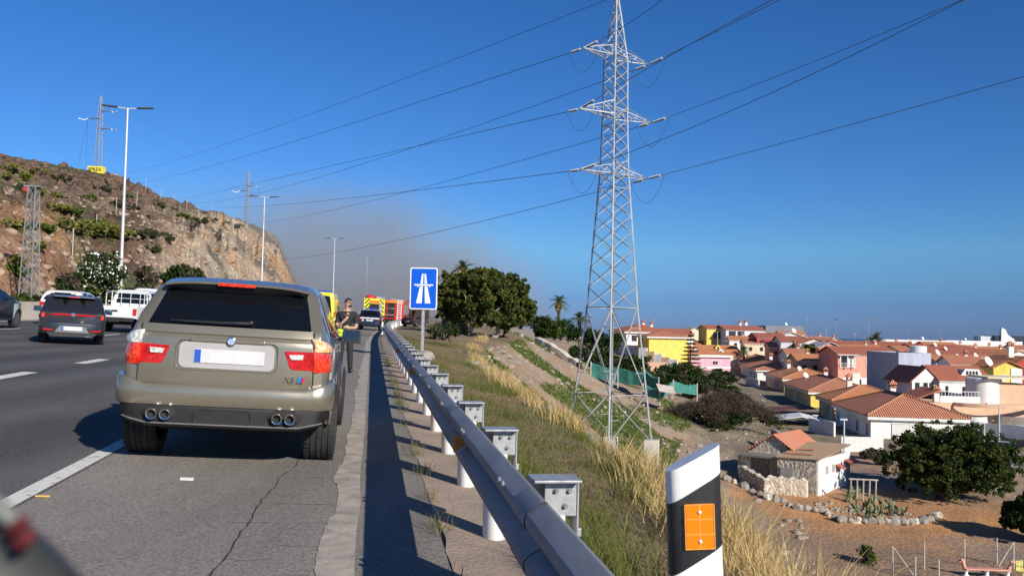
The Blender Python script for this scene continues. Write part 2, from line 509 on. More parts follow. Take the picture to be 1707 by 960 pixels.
# ---- asphalt
def asphalt(name, c1, c2, tracks=0.0):
    m, nt, p = new_mat(name)
    N, L = nt.nodes, nt.links
    tc = N.new('ShaderNodeTexCoord')
    n1 = N.new('ShaderNodeTexNoise'); n1.inputs['Scale'].default_value = 0.7; n1.inputs['Detail'].default_value = 7; n1.inputs['Roughness'].default_value = 0.65
    mp = N.new('ShaderNodeMapping'); mp.inputs['Rotation'].default_value = (0, 0, -HEAD); mp.inputs['Scale'].default_value = (1.0, 0.22, 1)
    L.new(tc.outputs['Object'], mp.inputs['Vector']); L.new(mp.outputs['Vector'], n1.inputs['Vector'])
    n2 = N.new('ShaderNodeTexVoronoi'); n2.inputs['Scale'].default_value = 95.0
    L.new(tc.outputs['Object'], n2.inputs['Vector'])
    n3 = N.new('ShaderNodeTexNoise'); n3.inputs['Scale'].default_value = 45.0; n3.inputs['Detail'].default_value = 4
    L.new(tc.outputs['Object'], n3.inputs['Vector'])
    cr = N.new('ShaderNodeValToRGB'); cr.color_ramp.elements[0].position = 0.3; cr.color_ramp.elements[1].position = 0.7
    cr.color_ramp.elements[0].color = rgba(c1); cr.color_ramp.elements[1].color = rgba(c2)
    L.new(n1.outputs['Fac'], cr.inputs['Fac'])
    mr = N.new('ShaderNodeMapRange'); mr.inputs['From Min'].default_value = 0.3; mr.inputs['From Max'].default_value = 0.7; mr.inputs['To Min'].default_value = 0.62; mr.inputs['To Max'].default_value = 1.38
    L.new(n3.outputs['Fac'], mr.inputs['Value'])
    vm = N.new('ShaderNodeVectorMath'); vm.operation = 'SCALE'
    L.new(cr.outputs['Color'], vm.inputs[0]); L.new(mr.outputs['Result'], vm.inputs['Scale'])
    if tracks:      # wheel tracks polished along the lanes
        sp_ = N.new('ShaderNodeSeparateXYZ'); L.new(mp.outputs['Vector'], sp_.inputs[0])
        a1 = N.new('ShaderNodeMath'); a1.operation = 'MULTIPLY_ADD'; a1.inputs[1].default_value = 2 * math.pi / 1.85; a1.inputs[2].default_value = 1.0; L.new(sp_.outputs[0], a1.inputs[0])
        a2 = N.new('ShaderNodeMath'); a2.operation = 'SINE'; L.new(a1.outputs[0], a2.inputs[0])
        a3 = N.new('ShaderNodeMath'); a3.operation = 'MULTIPLY'; L.new(a2.outputs[0], a3.inputs[0]); L.new(n1.outputs['Fac'], a3.inputs[1])
        a4 = N.new('ShaderNodeMath'); a4.operation = 'MULTIPLY_ADD'; a4.inputs[1].default_value = tracks; L.new(a3.outputs[0], a4.inputs[0]); L.new(mr.outputs['Result'], a4.inputs[2]); L.new(a4.outputs[0], vm.inputs['Scale'])
    # sparse pale chippings and dark spots
    n4 = N.new('ShaderNodeTexVoronoi'); n4.inputs['Scale'].default_value = 7.0
    L.new(tc.outputs['Object'], n4.inputs['Vector'])
    lt = N.new('ShaderNodeMath'); lt.operation = 'LESS_THAN'; lt.inputs[1].default_value = 0.06
    L.new(n4.outputs['Distance'], lt.inputs[0])
    sx = N.new('ShaderNodeSeparateColor'); L.new(n4.outputs['Color'], sx.inputs[0])
    gt = N.new('ShaderNodeMath'); gt.operation = 'MULTIPLY'
    g2 = N.new('ShaderNodeMath'); g2.operation = 'GREATER_THAN'; g2.inputs[1].default_value = 0.75
    L.new(sx.outputs[0], g2.inputs[0]); L.new(g2.outputs[0], gt.inputs[0]); L.new(lt.outputs[0], gt.inputs[1])
    mx = N.new('ShaderNodeMixRGB'); L.new(gt.outputs[0], mx.inputs[0]); L.new(vm.outputs['Vector'], mx.inputs[1])
    bw = N.new('ShaderNodeMixRGB'); bw.inputs[1].default_value = (0.02, 0.02, 0.02, 1); bw.inputs[2].default_value = (0.30, 0.28, 0.25, 1)
    g3 = N.new('ShaderNodeMath'); g3.operation = 'GREATER_THAN'; g3.inputs[1].default_value = 0.5
    L.new(sx.outputs[1], g3.inputs[0]); L.new(g3.outputs[0], bw.inputs[0]); L.new(bw.outputs[0], mx.inputs[2])
    L.new(mx.outputs[0], p.inputs['Base Color'])
    p.inputs['Roughness'].default_value = 0.85; p.inputs['Specular IOR Level'].default_value = 0.3
    b = N.new('ShaderNodeBump'); b.inputs['Strength'].default_value = 0.55; b.inputs['Distance'].default_value = 0.006
    L.new(n2.outputs['Distance'], b.inputs['Height']); L.new(b.outputs['Normal'], p.inputs['Normal'])
    return m
m_lane = asphalt('lane_asphalt', (0.064, 0.063, 0.062), (0.110, 0.107, 0.102), 0.30)
m_shoulder = asphalt('shoulder_asphalt', (0.165, 0.15, 0.134), (0.265, 0.24, 0.212))

def ribbon(name, ts, ss, mat, dz=0.0, zf=None):
    Sg, Tg = np.meshgrid(np.asarray(ss, float), np.asarray(ts, float), indexing='ij')
    Xg, Yg = xy_of(Sg, Tg)
    Zg = zroad(Sg, Tg) + dz
    if zf is not None: Zg = Zg + zf(Sg, Tg)
    o = np_mesh(name, np.stack([Xg, Yg, Zg], -1).reshape(-1, 3), grid_faces(*Sg.shape)[:, ::-1], mat)
    return tag(o, kind='structure')
RS = np.concatenate([np.arange(-30, 60, 1.5), np.arange(60, 420, 4.0)])
ribbon('road', [-19.5, -18, -14, -10, -6, -2.4], RS, m_lane)
ribbon('road_shoulder', [-2.4, -1.2, -0.14, 0.2, 0.50], RS, m_shoulder)
m_sand = M('sandy_concrete', (0.38, 0.285, 0.21), (0.27, 0.21, 0.165), scale=2.2, rough=0.95, bump=0.6, bscale=30)
sv_ = np.concatenate([np.arange(-10, 45, 0.15), np.arange(45, 160, 1.0)])
ev_ = 0.50 + 0.10 * (fbm(sv_ * 1.3, sv_ * 0, 4, 57) - 0.5)
fx0, fy0 = xy_of(sv_, ev_); fx1, fy1 = xy_of(sv_, sv_ * 0 + 1.22 + 0.25 * (fbm(sv_, sv_ * 0 + 4, 3, 58) - 0.5))
tag(np_mesh('rail_footing', np.stack([np.stack([fx0, fy0, zroad(sv_, ev_) + 0.004], -1), np.stack([fx1, fy1, zroad(sv_, 0 * sv_ + 1) - 0.012], -1)], 1).reshape(-1, 3), grid_faces(len(sv_), 2)[:, ::-1], m_sand), kind='structure')

# worn pale strip along the road edge: an uneven sheet of set mortar on the asphalt
m_strip = M('old_concrete', (0.44, 0.385, 0.32), (0.25, 0.22, 0.19), scale=5.0, rough=0.95, bump=0.35, bscale=60)
sv = np.concatenate([np.arange(-6, 40, 0.03), np.arange(40, 150, 0.5)])
wl = 0.035 + 0.16 * (fbm(sv * 1.1, sv * 0, 5, 31) - 0.40) + 0.05 * (fbm(sv * 5, sv * 0, 3, 4) - 0.5)
wr = 0.14 + 0.035 * (fbm(sv * 0.7, sv * 0 + 9, 3, 37) - 0.4)
ctr = -0.20
Lx, Ly = xy_of(sv, ctr - np.maximum(wl, 0.03)); Rx, Ry = xy_of(sv, ctr + wr)
Lz = zroad(sv, ctr - wl) + 0.005; Rz = zroad(sv, 0 * sv + ctr + wr) + 0.005
Mx_, My_ = xy_of(sv, 0 * sv - 0.18); Mz_ = zroad(sv, 0 * sv - 0.16) + 0.007
pts = np.stack([np.stack([Lx, Ly, Lz], -1), np.stack([Mx_, My_, Mz_], -1), np.stack([Rx, Ry, Rz], -1)], 1).reshape(-1, 3)
tag(np_mesh('edge_strip', pts, grid_faces(len(sv), 3)[:, ::-1], m_strip), kind='structure')

# painted markings
def paint_mat():
    m, nt, p = new_mat('road_paint')
    N, L = nt.nodes, nt.links
    tc = N.new('ShaderNodeTexCoord')
    n = N.new('ShaderNodeTexNoise'); n.inputs['Scale'].default_value = 9; n.inputs['Detail'].default_value = 9; n.inputs['Roughness'].default_value = 0.75
    L.new(tc.outputs['Object'], n.inputs['Vector'])
    cr = N.new('ShaderNodeValToRGB'); cr.color_ramp.elements[0].position = 0.36; cr.color_ramp.elements[1].position = 0.44
    cr.color_ramp.elements[0].color = (0.12, 0.115, 0.105, 1); cr.color_ramp.elements[1].color = (0.66, 0.64, 0.58, 1)
    L.new(n.outputs['Fac'], cr.inputs['Fac']); L.new(cr.outputs['Color'], p.inputs['Base Color'])
    p.inputs['Roughness'].default_value = 0.8
    return m
m_paint = paint_mat()
def marking(t, s0, s1, w=0.12):
    sv = np.linspace(s0, s1, max(2, int((s1 - s0) / 3) + 1))
    mk.append((t, sv, w))
mk = []
marking(-2.5, -25, 300, 0.15)
for k in range(-4, 26): marking(-6.2, 2.3 + k * 4.6, 2.3 + k * 4.6 + 1.75, 0.26)
for tl in (-9.9, -13.6):
    for k in range(-2, 12): marking(tl, 20.5 + k * 13, 20.5 + k * 13 + 4.3, 0.14)
marking(-17.1, -25, 300, 0.15)
mv = MB()
for t, sv, w in mk:
    rows = []
    for s in sv: rows.append([road_pt(s, t - w / 2, 0.005), road_pt(s, t + w / 2, 0.005)])
    mv.grid(rows)
tag(mv.build('lane_marking', m_paint), kind='structure')

# ---- the hill and its cutting on the left
HP = [-700, -300, -100, 0, 60, 110, 150, 170, 200, 230, 260, 330, 400, 440, 462, 476, 490, 510, 640]
HY = [235, 235, 250, 262, 267, 279, 289, 289, 300, 313, 330, 352, 366, 384, 402, 430, 464, 505, 525]
HR = [120, 140, 160, 170, 180, 190, 198, 200, 198, 194, 190, 200, 220, 236, 250, 264, 280, 300, 330]
HE = [.9, .88, .86, .86, .86, .84, .82, .8, .76, .7, .65, .56, .46, .42, .40, .4, .4, .4, .5]
hp = np.concatenate([np.arange(-700, -120, 12), np.arange(-120, 600, 2.0)])
hv = np.concatenate([np.linspace(0, 1, 150), np.linspace(1.03, 2.2, 16)])
def base_Y(px):
    lo, hi = 15.0, 420.0
    for _ in range(40):
        mid = (lo + hi) / 2
        s, t = px_to_t(px, mid)
        if t > -20.0 - max(0, (s - 80)) * 0.02: lo = mid
        else: hi = mid
    return lo

hYb = np.array([base_Y(p) for p in hp])
hYr = np.interp(hp, HP, HR); hy = np.interp(hp, HP, HY); he = np.interp(hp, HP, HE)
hYr = np.maximum(hYr, hYb + 25)
PXg, Vg = np.meshgrid(hp, hv, indexing='ij')
Yb, Yr, Ee = hYb[:, None], hYr[:, None], he[:, None]
Yg = np.where(Vg <= 1, Yb + (Yr - Yb) * Vg, Yr + (Vg - 1) * 110)
zr_ = np.array([at(a, b, c).z for a, b, c in zip(hp, hy, hYr)])[:, None]
zb_ = np.zeros(len(hp))
for i_, (a, c) in enumerate(zip(hp, hYb)):
    s_, t_ = px_to_t(a, c); zb_[i_] = float(zroad(s_, -19.5)) - 0.1
zb_ = zb_[:, None]
vv = np.clip(Vg, 0, 1)
cliff = np.clip((PXg - 215) / 90, 0, 1)
cut = np.clip((150 - PXg) / 60, 0, 1)                       # bare orange cut at the foot, left of the bushes
prof = vv ** Ee
prof = prof * (1 - 0.0 * cut) + 0.06 * cut * np.sin(np.clip(vv * 5, 0, 1) * math.pi)
# keep the foot low for the first metres (verge behind the barrier)
Zg = zb_ + (zr_ - zb_) * prof - np.maximum(Vg - 1, 0) * 14
Xg = (PXg - PX0) / FPX * Yg
env = np.clip(vv * 6, 0, 1) * np.where(Vg > 0.93, 0.45, 1.0)
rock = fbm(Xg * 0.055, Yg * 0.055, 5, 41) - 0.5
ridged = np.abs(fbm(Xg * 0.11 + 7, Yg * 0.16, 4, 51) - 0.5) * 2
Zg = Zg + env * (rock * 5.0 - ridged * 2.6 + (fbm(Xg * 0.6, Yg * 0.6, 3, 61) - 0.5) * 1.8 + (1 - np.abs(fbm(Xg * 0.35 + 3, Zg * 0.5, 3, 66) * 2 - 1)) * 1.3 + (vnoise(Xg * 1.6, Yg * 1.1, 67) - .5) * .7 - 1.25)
# ledges on the upper rocks
led = np.clip((vv - 0.45) * 4, 0, 1) * (1 - cliff)
stp = 2.6
zz = Zg + 0.10 * Xg
fr = zz / stp - np.floor(zz / stp)
Zg = Zg + led * env * stp * (np.clip((fr - 0.35) * 2.6, 0, 1) - fr) * 0.75
# gullies and ribs in the cut face
rib = fbm(PXg * 0.045, Vg * 2.0, 4, 71) - 0.5
Yg = Yg - cliff * np.clip(vv * 5, 0, 1) * np.clip((1 - vv) * 5, 0, 1) * rib * 20
Xg = (PXg - PX0) / FPX * Yg
hill = np_mesh('hill', np.stack([Xg, Yg, Zg], -1).reshape(-1, 3), grid_faces(*PXg.shape), attr_mat('hill_rock', nscale=0.5, bump=1.0, bscale=1.1, dist=1.3, amount=0.75, fine=3.0), smooth=False)
tag(hill, kind='structure')
nb_ = fbm(Xg * 0.05, Yg * 0.05, 4, 81); nm_ = fbm(Xg * 0.22, Yg * 0.22, 4, 83); nv_ = fbm(PXg * 0.09, Vg * 1.3, 4, 87); nw_ = fbm(PXg * 0.03 + Vg * 3, Vg * 6, 4, 88)
HC = np.zeros(Xg.shape + (3,)) + np.array([0.115, 0.078, 0.055])
HC = mixc(HC, (0.19, 0.115, 0.075), (nm_ - 0.42) * 6)
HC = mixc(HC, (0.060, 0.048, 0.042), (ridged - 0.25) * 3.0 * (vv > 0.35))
HC = mixc(HC, (0.22, 0.17, 0.12), (nb_ - 0.52) * 8 * (vv < 0.8))
HC = mixc(HC, (0.10, 0.115, 0.045), (fbm(Xg * 0.13, Yg * 0.13, 3, 91) - 0.56) * 9 * (1 - cliff * 0.6))
HC = mixc(HC, (0.52, 0.28, 0.15), cut * np.clip((0.34 + 0.25 * (nb_ - 0.5) - vv) * 9, 0, 1) * (0.55 + 0.6 * (nm_ - 0.3)))
HC = mixc(HC, (0.42, 0.34, 0.25), cut * np.clip((nm_ - 0.56) * 9, 0, 0.9) * (vv < 0.4))
lowc = cliff * np.clip((0.86 - vv) * 6, 0, 1)
HC = mixc(HC, (0.50, 0.37, 0.25), lowc * 0.85)
HC = mixc(HC, (0.50, 0.29, 0.16), lowc * np.clip((nv_ - 0.46) * 7, 0, 0.9) * np.clip((PXg - 300) / 60, 0, 1))
HC = mixc(HC, (0.155, 0.145, 0.125), lowc * np.clip((0.50 - nw_) * 8, 0, 0.9))
HC = mixc(HC, (0.48, 0.40, 0.30), lowc * np.clip((nm_ - 0.57) * 9, 0, 0.8))
HC = HC * (1.12 + .12 * cliff[..., None])
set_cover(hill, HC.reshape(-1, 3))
HILL_P = np.stack([Xg, Yg, Zg], -1)
def hill_pt(px, v):
    i = int(np.argmin(np.abs(hp - px))); j = int(np.argmin(np.abs(hv - v)))
    return Vector([float(q) for q in HILL_P[i, j]])
def hill_at(px, py):
    """first point of the hill that shows at a pixel, found column-wise"""
    i = int(np.argmin(np.abs(hp - px)))
    best, bd = None, 1e9
    for j in range(len(hv)):
        P = Vector([float(q) for q in HILL_P[i, j]]) - EYE
        c = P.dot(F_)
        yy = PY0 - FPX * P.dot(UV) / c
        if abs(yy - py) < bd: bd, best = abs(yy - py), j
        if yy < py - 2: break
    return Vector([float(q) for q in HILL_P[i, best]])

# flat ground between barrier and hill foot, and behind everything on the left
m_gravel = M('roadside_gravel', (0.20, 0.165, 0.13), (0.14, 0.115, 0.09), scale=1.2, rough=0.95, bump=0.8, bscale=14)
sv = np.concatenate([np.arange(-60, 60, 3.0), np.arange(60, 440, 8.0)])
ribbon('roadside_ground', [-60, -40, -30, -24, -19.4], sv, m_gravel, dz=-0.15, zf=lambda s_, t_: 0.04 * np.minimum(t_ + 19.4, 0) - 0.0)

# thin cracks and a patched joint on the hard shoulder
m_crack = M('crack_tar', (0.030, 0.029, 0.028), (0.05, 0.048, 0.046), scale=9, rough=0.8)
m_scuff = M('pale_scuff', (0.34, 0.31, 0.27), (0.25, 0.23, 0.205), scale=14, rough=0.95)
rk = random.Random(17)
def streak(s0, t0, ds, dt, n, w, mat, name, dz):
    rows = []; j = 0.0
    for i in range(n + 1):
        f = i / n; j += rk.uniform(-1, 1) * .018
        ww = w * rk.uniform(.35, 1.2) * min(1, 4 * f + .1, 4 * (1 - f) + .1)
        a = road_pt(s0 + ds * f, t0 + dt * f + j, dz); u = Vector((CA, SA, 0)) if abs(ds) > abs(dt) else Vector((-SA, CA, 0))
        rows.append([a - u * ww, a + u * ww])
    tag(MB().grid(rows).build(name, mat), kind='structure')
streak(2.5, -.95, 9, .35, 70, .006, m_crack, 'road_crack', .006)
streak(10.5, -2.2, .5, 2.0, 40, .005, m_crack, 'road_crack', .006)
for s0, t0, dt in ((7.15, -.75, .62), (6.5, -1.0, .35), (5.9, -.55, .42), (8.3, -.62, .5), (5.55, -.8, .3)): streak(s0, t0, .02, dt, 26, .012, m_scuff, 'road_scuff', .005)
# ---- smoke over the road
m_smoke = bpy.data.materials.new('smoke')
m_smoke.use_nodes = True
nt = m_smoke.node_tree; N, L = nt.nodes, nt.links
N.remove(N['Principled BSDF'])
pv = N.new('ShaderNodeVolumePrincipled')
pv.inputs['Color'].default_value = (0.60, 0.61, 0.625, 1)
pv.inputs['Anisotropy'].default_value = 0.1
tc = N.new('ShaderNodeTexCoord')
n1 = N.new('ShaderNodeTexNoise'); n1.inputs['Scale'].default_value = 0.022; n1.inputs['Detail'].default_value = 5; n1.inputs['Roughness'].default_value = 0.6; n1.inputs['Distortion'].default_value = 0.6
L.new(tc.outputs['Object'], n1.inputs['Vector'])
mr = N.new('ShaderNodeMapRange'); mr.inputs['From Min'].default_value = 0.36; mr.inputs['From Max'].default_value = 0.66; mr.inputs['To Max'].default_value = 1.0
L.new(n1.outputs['Fac'], mr.inputs['Value'])
# soft falloff from the middle of the plume (generated coordinates of the closed plume body)
mp = N.new('ShaderNodeMapping'); mp.inputs['Location'].default_value = (-1, -1, -1); mp.inputs['Scale'].default_value = (2, 2, 2)
L.new(tc.outputs['Generated'], mp.inputs['Vector'])
ln = N.new('ShaderNodeVectorMath'); ln.operation = 'LENGTH'; L.new(mp.outputs['Vector'], ln.inputs[0])
fo = N.new('ShaderNodeMapRange'); fo.interpolation_type = 'SMOOTHSTEP'; fo.inputs['From Min'].default_value = 1.0; fo.inputs['From Max'].default_value = 0.15; fo.inputs['To Min'].default_value = 0.0; fo.inputs['To Max'].default_value = 1.0
L.new(ln.outputs['Value'], fo.inputs['Value'])
mu = N.new('ShaderNodeMath'); mu.operation = 'MULTIPLY'; L.new(mr.outputs['Result'], mu.inputs[0]); L.new(fo.outputs['Result'], mu.inputs[1])
m2 = N.new('ShaderNodeMath'); m2.operation = 'MULTIPLY'; m2.inputs[1].default_value = 0.066; L.new(mu.outputs[0], m2.inputs[0])
L.new(m2.outputs[0], pv.inputs['Density'])
L.new(pv.outputs[0], N['Material Output'].inputs['Volume'])
def plume(p0, p1, r0, r1, label):
    mb = MB()
    a, b = Vector(p0), Vector(p1)
    mb.ball((0, 0, 0), ((b - a).length / 2 + r0, r0, r1), 20, 12)
    o = mb.build('smoke', m_smoke)
    o.location = (a + b) / 2
    o.rotation_euler = (0, -math.atan2((b - a).z, Vector(((b - a).x, (b - a).y)).length), math.atan2((b - a).y, (b - a).x))
    tag(o, label, 'smoke', kind='stuff')
    return o
plume(at(700, 525, 195), at(385, 452, 195), 42, 28, 'brownish grey smoke drifting over the road towards the cliff')
plume(at(770, 510, 270), at(540, 440, 300), 46, 38, 'thin grey smoke rising behind the trees by the road')
# ================================================================== ROADSIDE THINGS
m_galv = M('galvanised_steel', (0.44, 0.45, 0.46), (0.27, 0.28, 0.29), scale=14, rough=0.5, metal=0.35, bump=0.06, lo=.3, hi=.7)
m_galv_dull = M('weathered_steel', (0.25, 0.255, 0.26), (0.15, 0.15, 0.155), scale=2.2, rough=0.5, metal=0.0, bump=0.1, stretch=(1, .4, 3), lo=.3, hi=.72)
m_white_sheath = M('white_sheath', (0.78, 0.77, 0.74), (0.66, 0.64, 0.60), scale=6, rough=0.6)
m_bolt = M('dark_bolt', (0.30, 0.30, 0.30), (0.16, 0.13, 0.11), scale=30, rough=0.5, metal=0.4)
m_orange_refl = M('orange_reflector', (0.85, 0.30, 0.02), (0.75, 0.24, 0.015), scale=30, rough=0.25)
m_rust = M('red_stain', (0.38, 0.05, 0.03), (0.28, 0.06, 0.04), scale=12, rough=0.7)
m_white = M('white_paint', (0.80, 0.80, 0.78), (0.72, 0.71, 0.68), scale=4, rough=0.45)
m_black = M('black_plastic', (0.014, 0.014, 0.015), (0.032, 0.031, 0.03), scale=14, rough=0.4, lo=.4, hi=.8)

# ---- guard rail
RT = 0.63                                        # road face of the beam
rail = empty('guardrail', 'galvanised steel guardrail curving along the right road edge with white sheathed posts', 'guardrail', (0, 0, 0))
prof = [(0.0, 0.425), (0.012, 0.44), (0.015, 0.47), (0.075, 0.505), (0.082, 0.53), (0.082, 0.565), (0.075, 0.59), (0.012, 0.625), (0.0, 0.66), (0.0, 0.70), (0.012, 0.735), (0.055, 0.752), (0.075, 0.752)]
# W-beam seen from the road: two bulges towards the traffic
prof = [(0.085, 0.430), (0.060, 0.432), (0.012, 0.462), (0.000, 0.480), (0.000, 0.515), (0.012, 0.533), (0.070, 0.570), (0.080, 0.588), (0.070, 0.606), (0.012, 0.643), (0.000, 0.658), (0.000, 0.690), (0.008, 0.706), (0.068, 0.742), (0.083, 0.747), (0.098, 0.742), (0.102, 0.726)]
th = 0.006
rs = np.concatenate([np.arange(0.4, 40, 0.5), np.arange(40, 190, 1.5)])
mb = MB()
rows = []
for s in rs:
    ring = [road_pt(s, RT + a, h - float(zroad(s, RT + a) - zroad(s, RT))) for a, h in prof]
    ring += [road_pt(s, RT + a + th, h - (th if h > 0.73 else 0)) for a, h in reversed(prof)]
    rows.append(ring)
mb.grid(rows, 0, True)
beam = mb.build('rail_beam', m_galv_dull, rail, smooth=24)
for k in range(14):
    s0 = 3.6 + 3.7 * k
    mb = MB(); mb.grid([[road_pt(s, RT + a - .004, h + (.004 if h > .735 else 0)) for a, h in prof] for s in np.linspace(s0, s0 + .33, 4)])
    mb.build('splice', m_galv_dull, rail, smooth=40)
# post, bracket and bolts: built once, then copied along the rail
pm = MB()
n = 14
sh = []
for h in (-0.05, 0.56):
    sh.append([(0.13 * math.cos(2 * math.pi * k / n) * 0.62, 0.13 * math.sin(2 * math.pi * k / n), h) for k in range(n)])
pm.grid(sh, 0, True)
pm.f.append(tuple(range(n, 2 * n))); pm.m.append(0)
post0 = pm.build('post', m_white_sheath, rail, smooth=50)
bk = MB()
bk.box((0.02, -0.035, 0.724), (0.23, 0.20, 0.014))
bk.box((-0.04, 0.066, 0.59), (0.24, 0.008, 0.25))
bk.box((0.045, -0.066, 0.635), (0.155, 0.008, 0.165))
bk.box((0.130, 0.0, 0.60), (0.010, 0.14, 0.24))
bk.box((0.142, 0.0, 0.47), (0.025, 0.10, 0.04))
brk0 = bk.build('bracket', m_galv, post0, bevel=0.004)
for (bx_, bz_) in ((0.02, 0.672), (0.085, 0.672), (0.065, 0.600)):
    bo = MB(); bo.lathe((bx_, -0.066, bz_), [(0.015, 0.0), (0.015, -0.008), (0.008, -0.008), (0.007, -0.024)], 8, 'Y')
    bo.build('bolt', m_bolt, brk0)
for ds_ in (-0.06, 0.06):
    hd = MB(); hd.ball((-0.235, ds_, 0.705), (0.010, 0.026, 0.016), 8, 6)
    hd.build('bolt_head', m_galv, post0)
TP = RT + 0.235
spots = [0.60 + 1.85 * k for k in range(0, 66)]
first = True
for s in spots:
    if s < 1.5: continue
    if first: o = post0; first = False
    else: o = copy_tree(post0, rail)
    o.location = road_pt(s, TP)
    o.rotation_euler = (0, 0, road_yaw(s))
# red stain on the third post sheath
stn = MB()
sx_, sy_ = xy_of(4.30, TP)
for k in range(3):
    stn.box((-0.0815, 0.035, 0.33 - 0.08 * k), (0.004, 0.035 - 0.008 * k, 0.10))
for o in [c for c in rail.children if c.name.startswith('post')]:
    if abs(o.location.z - road_pt(4.30, TP).z) < 0.02 and abs(o.location.y - road_pt(4.30, TP).y) < 0.05:
        q = stn.build('red_stain', m_rust, o)
# triangular orange reflectors in the valley of the beam
for s in (6.4, 14.2, 22.0):
    rf = MB()
    a = Vector((0.060, 0, 0.588))
    tri = [(-0.035, 0, 0.655), (-0.035, 0, 0.520), (0.066, 0, 0.588)]
    rf.solid(tri, (0, 0.006, 0))
    rf.ball((-0.005, -0.002, 0.588), 0.009, 8, 6, 1)
    o = rf.build('rail_reflector', [m_orange_refl, m_bolt], rail)
    o.location = road_pt(s, RT); o.rotation_euler = (0, 0, road_yaw(s))

# ---- black and white delineator on the rail
pd = at(1163, 970, 2.05)
dl = empty('delineator_post', 'white delineator post with black slanted band and orange reflector beside the guardrail', 'delineator', (pd.x + 0.035, pd.y, 0.0), rot=(0, R_(-2.4), HEAD - R_(6)))
m_dw = M('delineator_white', (0.80, 0.80, 0.78), (0.66, 0.655, 0.62), scale=16, rough=0.42, lo=.45, hi=.85, bump=.04, stretch=(1, 1, .35))
def dl_section(h, w=0.0605, d=0.034):
    """flattened tube: bulging front, narrow back"""
    o = []
    for k in range(24):
        t = 2 * math.pi * k / 24
        cx = math.copysign(abs(math.cos(t)) ** 0.45, math.cos(t)); cy = math.copysign(abs(math.sin(t)) ** 0.8, math.sin(t))
        o.append((w * cx, d * cy, h))
    return o
zt = 1.5 - (735 - 558) / 730.0
zt_l = zt - 0.062                                  # slanted top, high on the right
def slab(z0l, z0r, z1l, z1r, mat, name, par, grow=0.0):
    rows = []
    for f in (0, 0.5, 1):
        sec = dl_section(0, 0.0605 + grow, 0.034 + grow)
        rows.append([(x, y, lerp(lerp(z0l, z0r, (x + 0.0605) / 0.121), lerp(z1l, z1r, (x + 0.0605) / 0.121), f)) for x, y, _ in sec])
    mb = MB().grid(rows, 0, True)
    mb.f.append(tuple(range(24))); mb.m.append(0)
    mb.f.append(tuple(range(48, 72))); mb.m.append(0)
    return mb.build(name, mat, par, smooth=50, bevel=0.0)
bl_t, br_t = zt - 0.133, zt - 0.064               # top of the black band left / right
bl_b, br_b = zt - 0.292, zt - 0.223
slab(0.2, 0.2, bl_b, br_b, m_dw, 'shaft', dl)
slab(bl_b, br_b, bl_t, br_t, m_black, 'black_band', dl)
slab(bl_t, br_t, zt_l, zt - 0.002, m_dw, 'slanted_cap', dl)
m_oref = bpy.data.materials.new('orange_prism'); m_oref.use_nodes = True
nt = m_oref.node_tree; p = nt.nodes['Principled BSDF']
vt = nt.nodes.new('ShaderNodeTexVoronoi'); vt.inputs['Scale'].default_value = 420
tcn = nt.nodes.new('ShaderNodeTexCoord'); nt.links.new(tcn.outputs['Object'], vt.inputs['Vector'])
cr = nt.nodes.new('ShaderNodeValToRGB'); cr.color_ramp.elements[0].color = (0.95, 0.27, 0.01, 1); cr.color_ramp.elements[1].color = (0.72, 0.15, 0.0, 1)
nt.links.new(vt.outputs['Distance'], cr.inputs['Fac']); nt.links.new(cr.outputs['Color'], p.inputs['Base Color'])
p.inputs['Roughness'].default_value = 0.2
rfz = zt - 0.180
rb = MB(); rb.box((0.003, -0.0365, rfz), (0.062, 0.006, 0.099))
ref = rb.build('reflector', m_oref, dl, bevel=0.002)
m_oline = M('orange_seam', (0.98, 0.42, 0.10), (0.95, 0.38, 0.08), scale=20, rough=0.3)
ln_ = MB()
ln_.box((0.003, -0.0400, rfz), (0.0016, 0.001, 0.099))
for dz in (-0.0165, 0.0165): ln_.box((0.003, -0.0401, rfz + dz), (0.062, 0.001, 0.0016))
for sx in (-0.0295, 0.0355): ln_.box((sx, -0.0402, rfz), (0.0016, 0.001, 0.099))
for dz in (-0.0485, 0.0485): ln_.box((0.003, -0.0402, rfz + dz), (0.064, 0.001, 0.0016))
ln_.build('reflector_seam', m_oline, ref)
rv = MB()
for dz in (-0.032, 0.032): rv.ball((0.003, -0.041, rfz + dz), (0.0042, 0.003, 0.0042), 10, 6)
rv.build('rivet', m_white, ref, smooth=60)
# a second one far along the rail
dl2 = empty('delineator_post', 'small distant delineator with orange reflector at the rail bend near the police car', 'delineator', road_pt(62, 0.45), rz=road_yaw(62) - 0.2)
slab(0.0, 0.0, 0.82, 0.86, m_dw, 'shaft', dl2); slab(0.82, 0.86, 0.98, 1.02, m_black, 'black_band', dl2); slab(0.98, 1.02, 1.06, 1.12, m_dw, 'slanted_cap', dl2)
MB().box((0, -0.037, 0.92), (0.06, 0.008, 0.12)).build('reflector', m_orange_refl, dl2)

